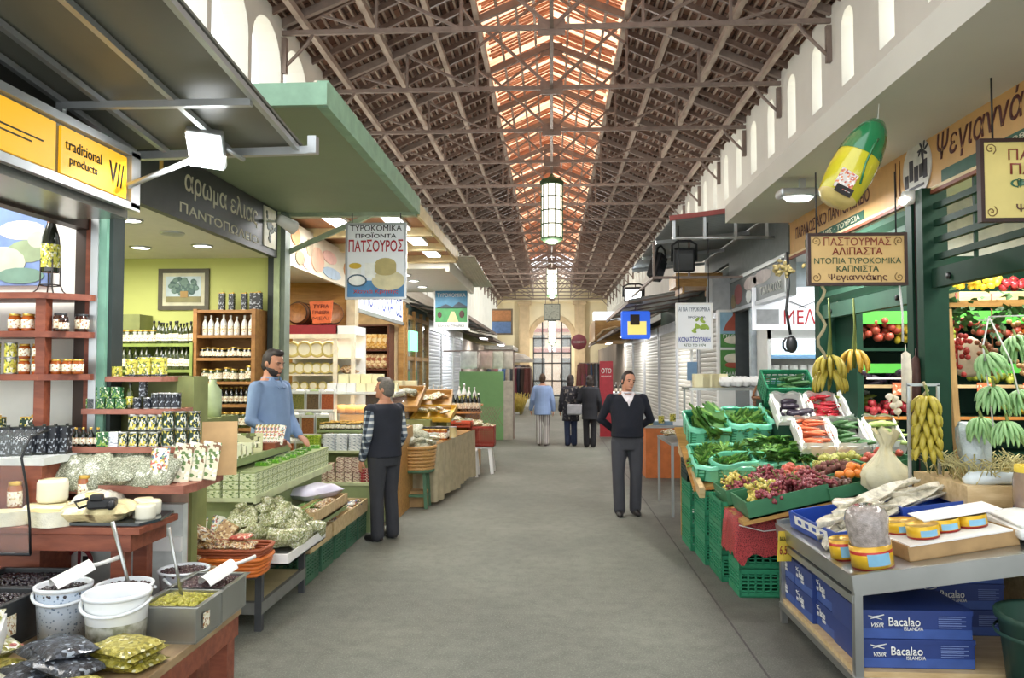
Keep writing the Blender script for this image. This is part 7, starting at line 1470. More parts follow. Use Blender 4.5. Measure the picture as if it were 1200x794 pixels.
def filmring(label, x, y, w, d):
    b = B(); b.sheet(lambda u, v: (w / 2 * (1 + .12 * (v - .5)) * math.cos(2 * PI * u) + .012 * math.sin(u * 40), d / 2 * (1 + .12 * (v - .5)) * math.sin(2 * PI * u) + .01 * math.cos(u * 34), .05 * math.sin(PI * v) + .012 * math.sin(u * 26)), 40, 5); return solo('plastic_bag', b, M_TEAL, label, 'bag', (x, y, slopez(x, y) + .16), rot=(R(20), -R(5), 0))
filmring('rolled rim of the thin teal bag on the front herb crate', 1.72, 7.3, .5, .26)
# white lined vegetable boxes on two steps
o = thing('box_step', 'green two-step stand under the white vegetable boxes', 'stand', (0, 0, 0)); b = B(); b.b2((2.2, 7.3, .0), (3.3, 7.62, .98)); b.b2((2.2, 7.62, 0), (3.3, 8.05, 1.2)); part('steps', b, M_DKG, o)
M_LINER = mat('white_box_film', 'e6ece6', .35, coat=.5, var=.04)
PEPR = Stock(lambda: solo('red_pepper', (lambda q: (q.tube([(0, 0, 0), (.05, .008, .004), (.1, .006, .01), (.15, 0, .022)], [.02, .022, .015, .004], 8), q.tube([(-.02, 0, .004), (0, 0, 0)], .006, 5, 1), q)[2])(B()), [mat('pepper_red', 'a8222e', .2, coat=.4), M_STEMG], '', 'pepper'))
def longveg(name, cat, c, L, r, taper=.6): return Stock(lambda: solo(name, (lambda q: (q.tube([(0, 0, 0), (L * .04, 0, 0), (L * .3, .008, 0), (L * .7, .006, .004), (L * .97, 0, .008), (L, 0, .008)], [r * .3, r * .8, r, r * (.5 + taper / 2), r * taper * .6, r * .1], 9), q)[1])(B()), mat(name + '_skin', c, .35, var=.15, coat=.2), '', cat))
GPEP = longveg('green_pepper', 'pepper', '9aa845', .17, .02, .4); CAR = longveg('carrot', 'carrot', 'd8734a', .2, .017, .35); CUC = longveg('cucumber', 'cucumber', '3f6a3a', .17, .02, .9); ZUC = longveg('courgette', 'courgette', '9fb56a', .17, .021, .9); AUB = longveg('aubergine', 'aubergine', '2a2030', .18, .033, 1)
def veg_box(label, x, y, z, st, n, vl, grp, tilt=38):
    o = thing('vegetable_box', label, 'box', (x, y, z), rot=(R(tilt), 0, 0)); part('box_body', tray_bm(.3, .4, .13, .01), M_WHITE, o)
    b = B()
    for s in (-1, 1):
        b.sheet(lambda u, v: (s * (.15 + .01 * math.sin(v * 9)) - s * .03 * u, (v - .5) * .42, .1 + .04 * u + .01 * math.sin(v * 14)), 3, 12); b.sheet(lambda u, v: ((v - .5) * .3, s * (.2 + .01 * math.sin(v * 12)) - s * .02 * u, .1 + .06 * u + .01 * math.sin(v * 11)), 3, 10)
    part('film_liner', b, M_LINER, o); mw = Matrix.Translation((x, y, z)) @ Euler((R(tilt), 0, 0)).to_matrix().to_4x4()
    for i in range(n): p = mw @ Vector((rn.uniform(-.1, .1) - .05, rn.uniform(-.16, .16), .05 + rn.uniform(0, .08))); st.put(p, 0, vl, grp, rot=(R(tilt), R(rn.uniform(-12, 12)), R(rn.uniform(-40, 40) + (90 if i % 3 == 0 else 0))))
veg_box('white box of dark aubergines, left in the upper row', 2.35, 7.82, 1.28, AUB, 9, 'dark aubergine in the upper left white box', 'aubergines'); veg_box('white box of red peppers in the upper row', 2.68, 7.82, 1.28, PEPR, 34, 'long red pepper in the upper white box', 'red peppers'); veg_box('white box of pale green peppers, right in the upper row', 3.02, 7.82, 1.3, GPEP, 34, 'long pale green pepper in the upper right white box', 'green peppers')
veg_box('white box of carrots, left in the lower row', 2.44, 7.42, 1.06, CAR, 34, 'carrot in the lower left white box', 'carrots'); veg_box('white box of small cucumbers in the lower row', 2.76, 7.42, 1.06, CUC, 30, 'small cucumber in the lower white box', 'cucumbers'); veg_box('white box of pale courgettes, right in the lower row', 3.08, 7.42, 1.08, ZUC, 30, 'pale courgette in the lower right white box', 'courgettes')
o = solo('green_crate', crate_bm(.5, .34, .24), M_CRG, 'green crate of cucumbers standing tilted behind the white boxes', 'crate', (2.45, 8.28, 1.45), rot=(R(35), 0, 0)); b = B(); b.b2((2.2, 8.15, 1.2), (2.8, 8.45, 1.42)); solo('crate_block', b, M_DKG, 'green block under the tilted crate', 'block')
for i in range(14): CUC.put((2.32 + rn.uniform(0, .2), 8.16 + rn.uniform(-.05, .08), 1.6 + rn.uniform(-.04, .06)), 0, 'small cucumber in the tilted green crate', 'cucumbers in the tilted crate', rot=(R(30), R(rn.uniform(-10, 10)), R(rn.uniform(-40, 40))))
# ================================================================ HANGING FRUIT
M_GBAN = None
def banana_bunch(name, label, loc, n_rings, per, r, L, c1, hang, droop=1, cat='bananas', m=None, rot=None, thick=.019):
    o = thing(name, label, cat, loc, rot=rot); m = m or mat('banana_skin', 'b0a03a', .45, var=.3, sc=9)
    me = None
    for k in range(n_rings):
        for i in range(per):
            a = 2 * PI * (i + .5 * (k % 2)) / per; z = -k * L * (.62 if m is not M_GBAN else .3)
            if me is None:
                b = B(); pts, rad = [], []
                for q in range(8):
                    u = q / 7; an = u * 1.15; pts.append((r * .35 + L * .55 * math.sin(an * 1.25), 0, .06 + L * (-.95 * u * (.35 + .65 * u)) * droop)); rad.append(thick * (.4, .75, .98, 1, 1, .95, .7, .3)[q])
                b.tube(pts, rad, 7); me = b.mesh('banana', [m])
            part('banana', me, None, o, (0, 0, z), (R(rn.uniform(-10, 10)), R(rn.uniform(-8, 8)), a + rn.uniform(-.15, .15)))
    b = B(); b.tube([(0, 0, hang), (.01, 0, hang * .5), (0, 0, .04), (0, 0, -n_rings * L * (.5 if m is not M_GBAN else .12))], [.008, .01, .022, .014], 6); part('stalk', b, M_STEMG, o); return o
banana_bunch('banana_bunch', 'large bunch of green-yellow bananas hanging above the vegetable boxes', (2.34, 6.62, 1.8), 2, 13, .1, .19, None, .55)
banana_bunch('banana_bunch', 'small bunch of riper bananas hanging right of the large one', (2.56, 6.66, 1.85), 1, 8, .06, .19, None, .5, m=mat('ripe_banana', 'c9a236', .45, var=.2))
banana_bunch('banana_bunch', 'tall cluster of bananas hanging on the steel frame behind the cod', (2.56, 5.42, 1.5), 5, 9, .055, .13, None, .14, thick=.021)
o = thing('banana_stand', 'slim steel frame carrying the tall banana cluster', 'frame', (0, 0, 0)); b = B()
for x in (2.46, 2.66): b.bar((x, 5.46, .9), (x, 5.46, 1.64), .018)
b.bar((2.45, 5.46, 1.64), (2.67, 5.46, 1.64), .018); part('frame_bars', b, M_ALU, o); b = B(); b.tube([(2.56, 5.46, 1.66), (2.58, 5.44, 1.6), (2.54, 5.43, 1.56), (2.57, 5.42, 1.5)], .012, 6); part('twine', b, mat('dry_vine', ''), o)
M_GBAN = mat('unripe_green_fruit', '93bd80', .5, var=.15, sc=12)
for i, (px, py, y) in enumerate(((1160, 425, 5.0), (1192, 405, 5.1), (1163, 464, 5.0), (1197, 468, 5.05), (1180, 505, 4.95), (1150, 500, 5.25))):
    p = at(px, py, y=y); banana_bunch('green_banana_bunch', ('upper left', 'upper right', 'middle left', 'middle right', 'lowest and nearest', 'lowest, farther back')[i] + ' bunch of unripe green bananas on the white string', p, 2, 17, .045, .14, None, .12, .8, 'green bananas', M_GBAN, (R(rn.uniform(-28, 28)), R(rn.uniform(-28, 28)), 0), .011)
b = B(); b.tube([(2.76, 5.0, 2.08), (2.72, 5.0, 1.9), (2.78, 5.0, 1.3)], .005, 4); b.tube([(2.76, 5.0, 2.08), (2.9, 5.02, 1.8), (2.95, 5.0, 1.5)], .005, 4); b.tube([(2.76, 4.6, 2.06), (2.76, 5.0, 2.08)], .006, 4); solo('fruit_string', b, M_WHITE, 'white strings spreading among the green banana bunches', 'string')
b = B(); b.tube([(0, 0, .25), (0, 0, .2), (.0, 0, .18), (.005, 0, .05), (.0, 0, -.16), (0, 0, -.18)], [.003, .004, .03, .036, .034, .008], 10); solo('salami', b, mat('white_salami', 'd8d0be', .7, var=.12, sc=20), 'white-skinned salami hanging before the dark green post', 'salami', (2.6, 5.8, 1.68))
b = B(); b.tube([(0, 0, .3), (0, 0, .25), (.0, 0, .22), (.005, 0, .05), (.0, 0, -.2), (0, 0, -.22)], [.003, .004, .03, .034, .034, .008], 10); solo('salami', b, mat('dark_salami', '5a3a34', .6, var=.25, sc=20), 'dark red salami hanging behind the white one', 'salami', (2.7, 5.86, 1.6))
GAR_ = Stock(lambda: solo('garlic', (lambda q: (q.lathe([(0, 0), (.02, .002), (.03, .02), (.022, .038), (.007, .05), (.005, .075), (0, .076)], 10), q)[1])(B()), mat('garlic_skin', 'e6dcc4', .6), '', 'garlic'))
for i, (dx, dz) in enumerate(((0, 0), (-.03, .04), (.02, .05), (0, .09), (-.05, .1))): GAR_.put((2.53 + dx, 5.8, 1.46 + dz), 0, 'garlic bulb in the string beside the white salami', 'garlic string', rot=(R(180 + rn.uniform(-40, 40)), R(rn.uniform(-40, 40)), 0))
b = B(); pr = (.1, .16, .17, .15, .1, .05, .035, .06, .085); b.sheet(lambda u, v: (lambda k, a, p: (k * (1 + p * math.sin(7 * a + 5 * v) + .6 * p * math.sin(13 * a)) * math.cos(a), .7 * k * (1 + p * math.sin(7 * a + 5 * v)) * math.sin(a), .44 * v + .02 * math.sin(5 * a) * v))(pr[int(v * 8)], 2 * PI * u, .06 + .16 * v), 48, 8); b.jitter(.018, 12, 2); solo('carrier_bag', b, mat('cream_carrier', 'd9d2ae', .35, var=.1, sc=6, bump=.4), 'cream plastic carrier bag sagging before the banana cluster', 'bag', (2.42, 5.74, .86))
o = thing('scale_hook', 'black cable with a hook and scale head hanging at the shop corner', 'hook', (2.42, 8.0, 2.6)); b = B(); b.tube([(0, 0, .35), (.01, 0, 0), (-.02, 0, -.25), (.02, 0, -.5)], .014, 6); b.tube([(.06 * math.cos(k * .7), .0, -.6 + .07 * math.sin(k * .7)) for k in range(8)], .012, 5); part('cable', b, M_BLACK, o); b = B(); b.ball((.03, 0, -.6), (.06, .04, .09)); part('scale_head', b, M_BLACK, o)
b = B(); rg = random.Random(8)
for k in range(26): b.ball((rg.gauss(0, .06), rg.gauss(0, .05), rg.gauss(0, .05)), (.03, .02, .02), 0, 7, 5, (rg.uniform(0, 3), rg.uniform(0, 3), 0))
solo('dried_bouquet', b, mat('dry_flowers', '9a8a5a', .9, var=.3), 'small bunch of dried flowers at the top of the black cable', 'dried flowers', (2.38, 8.0, 2.75))
# ================================================================ FRUIT SHOP SHELVES (on the far partition)
o = thing('fruit_shelf', 'dark green tiered fruit shelf with bright green fronts inside the shop', 'shelf', (0, 0, 0)); yF = 7.5
for z in (2.28, 1.95, 1.6, 1.3, .95): b = B(); b.b2((2.96, yF, z - .03), (5.6, 8.05, z)); part('shelf_board', b, M_DKG, o)
b = B()
for z, h, m in ((2.3, .12, 0), (1.8, .09, 0), (1.6, .03, 1), (1.3, .03, 2)): b.b2((2.96, yF - .02, z - h), (5.6, yF - .005, z), m)
part('shelf_fronts', b, [M_BRG, M_CRATEW, mat('orange_strip', 'c9823a')], o); b = B(); b.b2((2.9, 7.48, 0), (2.96, 8.05, 2.3)); b.b2((2.96, 8.03, .2), (5.6, 8.06, 2.9)); part('carcass', b, M_DKG, o)
def shelf_fill(st, n, x0, x1, z, h, label, group, sc=(.9, 1.1)):
    for i in range(n): st.put((x0 + (x1 - x0) * (i + rn.uniform(.2, .8)) / n, yF + rn.uniform(.02, .16), z + h * rn.uniform(0, 1)), 0, label, group, rot=(R(rn.uniform(-30, 30)), R(rn.uniform(-30, 30)), R(rn.uniform(0, 360))), scale=rn.uniform(*sc))
shelf_fill(APR, 70, 3.02, 3.75, 1.3, .1, 'red apple on the lower green shelf left of the green post', 'apples on the lower shelf', (.9, 1.05)); shelf_fill(TOM, 40, 3.35, 3.75, 1.6, .05, 'red tomato on the middle green shelf', 'tomatoes on the middle shelf'); shelf_fill(AUB, 10, 3.05, 3.4, 1.62, .04, 'dark aubergine on the middle green shelf', 'aubergines on the middle shelf')
shelf_fill(MAN, 26, 3.0, 3.3, 2.0, .2, 'red pomegranate in the hanging row under the bright green strip', 'pomegranates on the upper shelf'); shelf_fill(LEM, 22, 3.3, 3.55, 1.98, .16, 'yellow lemon on the upper green shelf', 'lemons on the upper shelf'); shelf_fill(GPE, 14, 3.55, 3.85, 1.98, .14, 'green-yellow pear on the upper green shelf', 'pears on the upper shelf')
shelf_fill(LEM, 24, 3.9, 4.3, 2.5, .08, 'yellow lemon on the top board right of the green post', 'lemons on the top board'); shelf_fill(APR, 30, 4.3, 4.75, 2.5, .08, 'red apple on the top board right of the green post', 'apples on the top board'); b = B(); b.b2((3.85, 7.46, 2.36), (5.6, 7.9, 2.48)); solo('fruit_trough', b, M_CRATEW, 'pale wooden trough of fruit on top of the green shelf', 'trough')
shelf_fill(GPE, 24, 4.0, 4.4, 1.6, .06, 'green-yellow pear on the middle shelf right of the green post', 'pears right of the post'); shelf_fill(ORA, 26, 4.4, 5.3, 1.98, .1, 'orange on the upper shelf right of the green post', 'oranges right of the post'); shelf_fill(LEM, 20, 4.3, 4.9, 1.3, .08, 'large yellow lemon on the lower shelf right of the post', 'lemons right of the post', (1.2, 1.6)); shelf_fill(MAN, 24, 4.0, 5.2, 2.0, .15, 'red pomegranate on the upper shelf right of the green post', 'pomegranates right of the post')
TAGP = Stock(lambda: solo('price_tag', (lambda q: (q.b2((-.08, -.002, -.06), (.08, .002, .06)), q)[1])(B()), print_mat('orange_price_print', 'e0764a', ['e8926a', 'f2ddc4', 'd8653a'], (22, 22, 22)), '', 'price tag'))
for i, x in enumerate((3.3, 3.58, 4.08, 4.5)): TAGP.put((x, yF - .03, 1.56), 0, f'orange price tag on the middle shelf edge, {nth(i, 4)} of four', 'orange price tags')
b = B(); b.bar((2.98, yF - .04, 1.66), (3.75, yF - .04, 1.66), .015); solo('price_rail', b, M_WHITE, 'thin white rail along the middle green shelf', 'rail')
b = B(); b.bar((3.05, 5.95, .9), (2.98, 5.95, 2.2), .045, .045); solo('timber_post', b, wood('bamboo_post', 'a9824a', 'cfa86a', (9, 9, 2)), 'pale timber post leaning inside the stall right of the green post', 'post')
b = B(); b.bar((2.98, 5.98, 2.24), (5.2, 6.4, 2.3), .05, .05); solo('timber_rail', b, M_PINE, 'timber rail across the top of the stall opening', 'rail')
b = B(); rg = random.Random(12)
for k in range(420):
    u = rg.random(); x = 2.95 + 2.0 * u; p = Vector((x, 6.0 + .38 * u / 1 + rg.gauss(0, .05), 2.22 + .03 * u + rg.gauss(0, .05) - .14 * abs(math.sin(u * 9)) * rg.random())); q = .022 + rg.random() * .03; e = Euler((rg.uniform(-1, 1), rg.uniform(-1, 1), rg.uniform(0, 6))).to_matrix()
    b.poly([p + e @ Vector(w_) * q for w_ in ((-1, 0, 0), (-.3, .7, .1), (1, 0, -.1), (-.3, -.7, .1))])
solo('ivy_garland', b, mat('ivy_leaf', '3f6a34', .6, var=.3, sc=20), 'garland of green ivy leaves along the timber rail', 'garland')
b = B(); b.lathe([(.0, -.05), (.14, -.04), (.17, 0), (.14, .03), (.0, .02)], 20, axis=(0, -1, .1)); solo('straw_hat', b, mat('straw_grey', 'b5a88e', .9, var=.15, sc=20), 'round grey straw disc hanging in the stall beside the timber post', 'straw disc', (3.35, 6.4, 1.85))
for i, x in enumerate((3.2, 3.5, 3.8)):
    b = B(); rg = random.Random(i)
    for k in range(40): b.ball((rg.gauss(0, .05), rg.gauss(0, .04), rg.uniform(-.25, .2)), .022, 0, 7, 5)
    b.tube([(0, 0, .4), (0, 0, -.2)], .006, 4); solo('pepper_string', b, mat(('chilli_red', 'dried_brown', 'onion_tan')[i], ('a8322a', '8a5a3a', 'b58a5a')[i], .5, var=.25), ('string of red chillies', 'string of brown dried peppers', 'string of tan onions')[i] + ' hanging from the timber rail', 'food string', (x, 6.25 + .05 * i, 1.95))
# straw and sacks at the right edge
b = B(); rg = random.Random(4)
for k in range(260): a = rg.uniform(0, 6.28); x, y = rg.uniform(-.45, .45), rg.uniform(-.3, .3); b.tube([(x, y, 0), (x + .05 * math.cos(a), y + .05 * math.sin(a), .1), (x + .14 * math.cos(a), y + .14 * math.sin(a), .12 + rg.uniform(-.05, .06))], .004, 3)
solo('dried_herb_heap', b, mat('straw_herb', 'b5ad7a', .9, var=.3, sc=20), 'loose heap of dried straw-coloured herbs under the green banana bunches', 'dried herbs', (3.05, 5.25, 1.02), kind='stuff')
b = B(); b.b2((2.55, 4.9, .9), (3.6, 5.6, 1.03)); b.b2((2.86, 4.2, 0), (3.6, 5.6, .9)); solo('herb_counter', b, M_CRATEW, 'wooden counter under the heap of dried herbs', 'counter')
b = B(); b.tube([(-.3, 0, .03), (-.26, 0, .04), (-.1, 0, .05), (.1, 0, .03), (.25, 0, .03)], [.02, .05, .045, .03, .03], 10); b.cyl((.25, 0, .03), (.5, 0, .03), .03, .035, 10, 1); solo('film_roll', b, [mat('film_wrap', 'c9d4d8', .2, coat=.5), mat('yellow_tube', 'e0c43a')], 'roll of clear film with a yellow tube at the right edge', 'film roll', (2.88, 4.95, 1.03), rot=(0, -R(3), R(-12)))
b = B(); b.lathe([(0, 0), (.1, 0), (.11, .02), (.11, .2), (.1, .24), (.1, .28), (0, .28)], 18, ms=[0, 0, 0, 0, 1, 1]); solo('clear_jar', b, [mat('brown_in_jar', '8f7a6a', .2, coat=1, var=.2), mat('yellow_lid', 'e0c43a')], 'squat jar with yellow lid at the right edge behind the tins', 'jar', (2.84, 4.72, .9))
GBG = bag('clear_bag', '', 'bag', mat('clear_blue_bag', 'a9b5b8', .2, coat=1, var=.2, sc=10, bump=.8), .2, .36, .16, 4); GBG.put((2.82, 5.45, 1.2), 0, 'crumpled clear blue bag standing by the timber post', rot=(R(80), 0, R(20)))
# ================================================================ MID RIGHT: honey shop, glass case, poster column, awnings
b = B(); b.b2((2.8, 11.9, 0), (3.3, 12.1, 3.4)); struct('honey_shop_pillar', b, mat('grey_jamb', ''))
o = thing('honey_fridge', 'white and blue glass-front fridge of white tubs in the honey shop', 'fridge', (0, 0, 0))
b = B(); b.b2((2.95, 10.7, 0), (3.95, 11.25, .4)); b.b2((2.95, 11.2, .4), (3.95, 11.25, 2.3)); b.b2((2.95, 10.7, 2.16), (3.95, 11.25, 2.3)); b.b2((2.95, 10.7, .4), (3.0, 11.25, 2.3)); b.b2((3.9, 10.7, .4), (3.95, 11.25, 2.3)); part('cabinet', b, M_WHITE, o)
for z in (1.95, 1.6, 1.35, .9): b = B(); b.b2((3.0, 10.75, z - .03), (3.9, 11.2, z), 0); b.b2((3.0, 10.74, z - .06), (3.9, 10.76, z), 1); part('shelf_board', b, [M_WHITE, mat('fridge_blue', '7fa4c4', .4)], o)
b = B(); b.b2((3.02, 10.68, 1.97), (3.88, 10.7, 2.15)); part('header', b, emis('fridge_header', 'dfeefa', .45), o)
light('fridge_light', 'AREA', (3.4, 10.9, 2.14), 6, .8, .2, color=(.92, .97, 1))
TUB = can('white_tub', '', 'tub', M_WHITE, .055, .1, M_WHITE)
for k, z in enumerate((1.6, 1.35)):
    row(TUB, 7, (3.07, 10.85, z), (3.82, 10.85, z), 'white lidded tub', f'on the {("upper", "lower")[k]} fridge shelf', 'white tubs in the honey fridge', srnd=.05); 
row(TUB, 5, (3.1, 10.86, 1.703), (3.6, 10.86, 1.703), 'white lidded tub', 'stacked on the upper fridge shelf', 'stacked white tubs')
so = thing('honey_sign', 'white shop sign reading honey in red Greek letters above the fridge', 'sign', (3.28, 10.6, 2.56)); b = B(); b.b2((-.55, 0, -.28), (.55, .04, .3)); part('board', b, emis('white_lit_board', 'eef0f4', .2), so); text('lettering', 'ΜΕΛΙ', .46, .2, (.1, -.002, -.1), FRONT, mat('red_letter', 'b3222c'), so); b = B(); b.b2((-.5, -.006, -.2), (-.2, 0, .0)); part('grey_picture', b, mat('sign_grey', 'a9aaac'), so)
for s in (-1, 1): b = B(); b.bar((.12 - s * .2, -.006, .12), (.12 + s * .05, -.006, .02), .014, .006); part('crossed_stroke', b, M_INK, so)
# grey sign box along the aisle
so = thing('shop_lightbox', 'dark grey framed picture sign over the honey shop front', 'sign', (2.78, 0, 0)); b = B(); b.b2((0, 9.25, 2.64), (.1, 12.2, 3.1), 0); part('board', b, mat('grey_picture_board', '5d6462', .4, var=.3, sc=1.6), so)
b = B()
for z in (2.64, 3.1): b.b2((-.02, 9.2, z - .025), (.1, 12.25, z + .025))
for y in (9.22, 12.22): b.b2((-.02, y - .03, 2.64), (.1, y + .03, 3.1))
part('frame', b, M_ALU, so); text('lettering', 'ΓΑΛΑΚΤΟΣ', .9, .11, (-.004, 9.9, 2.78), RIGHTW, M_WHITE, so)
b = B()
for y, z, w, h, m in ((11.6, 2.86, .5, .3, 0), (10.9, 2.95, .7, .2, 1), (11.0, 2.78, .3, .2, 2), (11.9, 2.78, .3, .22, 3), (10.3, 2.97, .9, .18, 1)): patch(b, -.004, y, z, w, h, m, px=.004)
part('food_pictures', b, [mat('gp1', '8f4a48'), mat('gp2', 'cfc2bc'), mat('gp3', 'e3e6e2'), mat('gp4', '8a7a5a')], so)
b = B(); b.b2((2.78, 9.15, 3.1), (2.9, 12.2, 3.45)); struct('fascia_wall_right', b, mat('grey_fascia', '6a706e', .5))
# poster column
o = thing('poster_column', 'tall white column with two dairy posters beyond the honey shop', 'poster stand', (2.72, 12.0, 0)); b = B(); b.b2((-.17, -.06, 0), (.32, .1, 2.66)); part('column', b, M_WHITE, o)
def poster(z0, z1, kind):
    b = B(); b.b2((-.14, -.075, z0), (.28, -.06, z1)); p = part('poster_panel', b, mat('poster_sky', '8fb5c9') if kind == 0 else mat('poster_green', '4f8a3f'), o); b = B(); zm = (z0 + z1) / 2; h = z1 - z0
    if kind == 0:
        b.b2((-.14, -.08, z0), (.28, -.076, z0 + h * .38), 1); b.prism([(-.1, -.084, zm - .02), (.24, -.084, zm - .02), (.19, -.084, zm + .12), (.13, -.084, zm + .22), (.05, -.084, zm + .22), (-.05, -.084, zm + .1)], (0, .004, 0), 0); b.b2((.05, -.09, zm + .15), (.1, -.086, zm + .34), 0); b.ball((.07, -.086, z0 + h * .2), (.16, .006, .06), 2)
    else: b.ball((.07, -.08, zm + .08), (.16, .006, .08), 2); b.ball((.07, -.08, zm - .02), (.15, .005, .05), 0)
    part('poster_picture', b, [mat('poster_red', 'a8503a'), mat('poster_green', '4f8a3f'), mat('poster_cream', 'e3ddc8')], p); text('lettering', 'ΓΙΑΟΥΡΤΙ' if kind == 0 else 'ΓΑΛΑΚΤΟΣ', .34, .06, (.07, -.085, zm - .1 if kind == 0 else z0 + .06), FRONT, M_WHITE, p, ext=.001)
poster(2.08, 2.62, 0); poster(1.62, 2.04, 1)
b = B(); b.b2((2.5, 12.11, 2.66), (2.82, 12.6, 3.2)); solo('grey_cabinet', b, mat('pale_grey_box', 'b5b8ba', .5), 'pale grey cabinet high above the poster column', 'cabinet')
# glass case with cheese
o = thing('glass_case', 'curved glass counter case topped with white packages before the shutters', 'display case', (0, 0, 0)); b = B(); b.b2((1.62, 8.8, 0), (2.5, 9.6, 1.08)); part('base', b, M_WHITE, o)
b = B(); b.sheet(lambda u, v: (1.62 + .86 * u, 8.82 + .3 * (1 - math.cos(v * 1.4)), 1.08 + .44 * math.sin(v * 1.4)), 3, 8); b.poly([(1.62, 8.82, 1.08), (1.62, 9.5, 1.08), (1.62, 9.5, 1.5), (1.62, 9.1, 1.5)]); part('glass', b, clear('case_glass', alpha=.16), o)
b = B(); b.b2((1.6, 9.05, 1.5), (2.5, 9.6, 1.53)); b.bar((1.62, 8.82, 1.09), (2.48, 8.82, 1.09), .025); b.bar((1.62, 9.55, 1.08), (1.62, 9.55, 1.52), .025); b.bar((2.48, 9.55, 1.08), (2.48, 9.55, 1.52), .025); part('frame', b, M_INOX, o)
row(CHW, 4, (1.8, 9.2, 1.08), (2.35, 9.2, 1.08), 'pale cheese round', 'inside the curved glass case', 'cheeses in the curved case', scale=1.1); BKJ = can('red_tub', '', 'tub', mat('red_tub_plastic', 'a05a5a', .4), .05, .1, M_WHITE); row(BKJ, 5, (1.75, 8.98, 1.08), (2.4, 8.98, 1.08), 'small red and white tub', 'at the front of the curved case', 'tubs in the curved case')
row(CP, 3, (1.78, 9.3, 1.53), (1.98, 9.3, 1.53), 'upright cream packet', 'on top of the curved glass case', 'cream packets on the curved case', scale=(1.6)); WPK = bag('white_parcel', '', 'bag', M_WHITE, .16, .16, .12, 3); row(WPK, 4, (2.05, 9.25, 1.54), (2.4, 9.3, 1.54), 'white paper parcel', 'on top of the curved glass case', 'white parcels', jit=.015)
o = thing('handled_basket', 'brown handled basket of white bags between the case and the bananas', 'basket', (2.5, 8.72, 1.3)); part('basket_body', basket_bm(.5, .3, .13, 5, 1.1), wood('dark_wicker', '6a4226', '946238', (30, 30, 60)), o); b = B(); b.tube([(.26 * math.cos(PI * k / 12), 0, .12 + .24 * math.sin(PI * k / 12)) for k in range(13)], .014, 6); part('handle', b, wood('dark_wicker', '', ''), o)
heap([WPK], 5, 2.5, 8.72, 1.36, .3, .14, .06, 'white bag lying in the handled basket', 'white bags in the basket', (.9, 1.2), 25); b = B(); b.b2((2.25, 8.55, 0), (2.8, 8.95, 1.29)); solo('basket_plinth', b, M_DKG, 'green plinth under the handled basket', 'plinth')
# small steel table and orange chest
o = thing('steel_stand', 'slim steel-legged table of packets before the roller shutters', 'table', (0, 0, 0)); b = B(); b.b2((1.4, 9.2, .84), (1.62, 10.4, .87)); part('tabletop', b, M_ALU, o)
for x, y in ((1.42, 9.22), (1.42, 10.38), (1.6, 9.22), (1.6, 10.38)): b = B(); b.bar((x, y, 0), (x, y, .84), .03); part('leg', b, M_ALU, o)
heap([GM, GN[0]], 10, 1.51, 9.8, .9, .14, .9, .05, 'yellow-green packet on the slim steel table', 'packets on the steel table', (.6, .8), 15)
b = B(); b.b2((1.5, 12.5, 0), (2.4, 14.0, .8), 0); b.b2((1.49, 12.49, .8), (2.42, 14.02, .84), 1); solo('orange_chest', b, [mat('orange_chest_paint', 'c9723a', .5), M_ALU], 'orange chest with steel lid beyond the man in the black sweater', 'chest'); b = B(); b.b2((-.2, -.1, 0), (.2, .1, .06)); solo('blue_box', b, mat('pale_blue_box', '7d9ab5'), 'pale blue box on the orange chest', 'box', (1.75, 12.7, .84)); 
row(K3, 3, (1.58, 12.6, .84), (1.95, 12.62, .9), 'yellow-green carton', 'on the orange chest', 'cartons on the orange chest', scale=2)
# white hanging sign
so = hanging_sign('hanging_sign', 'white round-cornered hanging sign with blue Greek lettering before the right shutters', .47, .6, (1.83, 10.0, 2.3), mat('sign_white', ''), M_WHITE, rod=1.1)
text('lettering', 'ΑΓΝΑ ΤΥΡΟΚΟΜΙΚΑ', .4, .06, (0, -.02, .22), FRONT, mat('grey_letter', '5a6a7a'), so); text('lettering', 'ΠΡΟΪΟΝΤΑ', .22, .035, (.03, -.02, .12), FRONT, mat('grey_letter', ''), so); text('lettering', 'ΚΟΝΑΤΣΟΥΡΑΚΗ', .4, .065, (0, -.02, -.17), FRONT, mat('blue_letter', ''), so); text('lettering', 'ΑΠΟ ΤΟ 1974', .28, .035, (0, -.02, -.245), FRONT, M_DGRN, so)
b = B(); rg = random.Random(5)
for k in range(14): b.ball((.06 + rg.gauss(0, .05), -.02, .0 + rg.gauss(0, .04)), (.035, .004, .02), 0, 8, 4, (0, rg.uniform(0, 3), 0))
part('leaf_emblem', b, mat('emblem_leaf', '9ab54a'), so)
b = B(); b.bar((1.83, 10.2, 2.6), (1.83, 10.2, 0), .03); b.box((1.83, 10.18, 1.72), (.12, .08, .24), 1); o = solo('meter_post', b, [M_WHITE, mat('meter_blue', '6a8aa8')], 'thin white post with a small blue box below the white sign', 'post')
# lit blue sign
so = thing('lit_sign', 'glowing blue and yellow square sign hanging in the right arcade', 'sign', (1.62, 15.0, 2.6)); b = B(); b.box((0, 0, 0), (.56, .14, .54), bev=.03); part('case', b, emis('blue_backlit', '2f5fd0', .5), so); b = B(); b.box((.02, -.075, -.06), (.36, .01, .26), 0); part('yellow_panel', b, emis('yellow_backlit', 'e6d77a', .45), so); b = B(); b.box((-.02, -.082, .1), (.18, .01, .2)); part('dark_silhouette', b, mat('brown_dark', '4a3a2e'), so); b = B(); b.tube([(0, 0, .26), (0, 0, .8)], .012, 5); part('hanging_rod', b, M_STEEL, so)
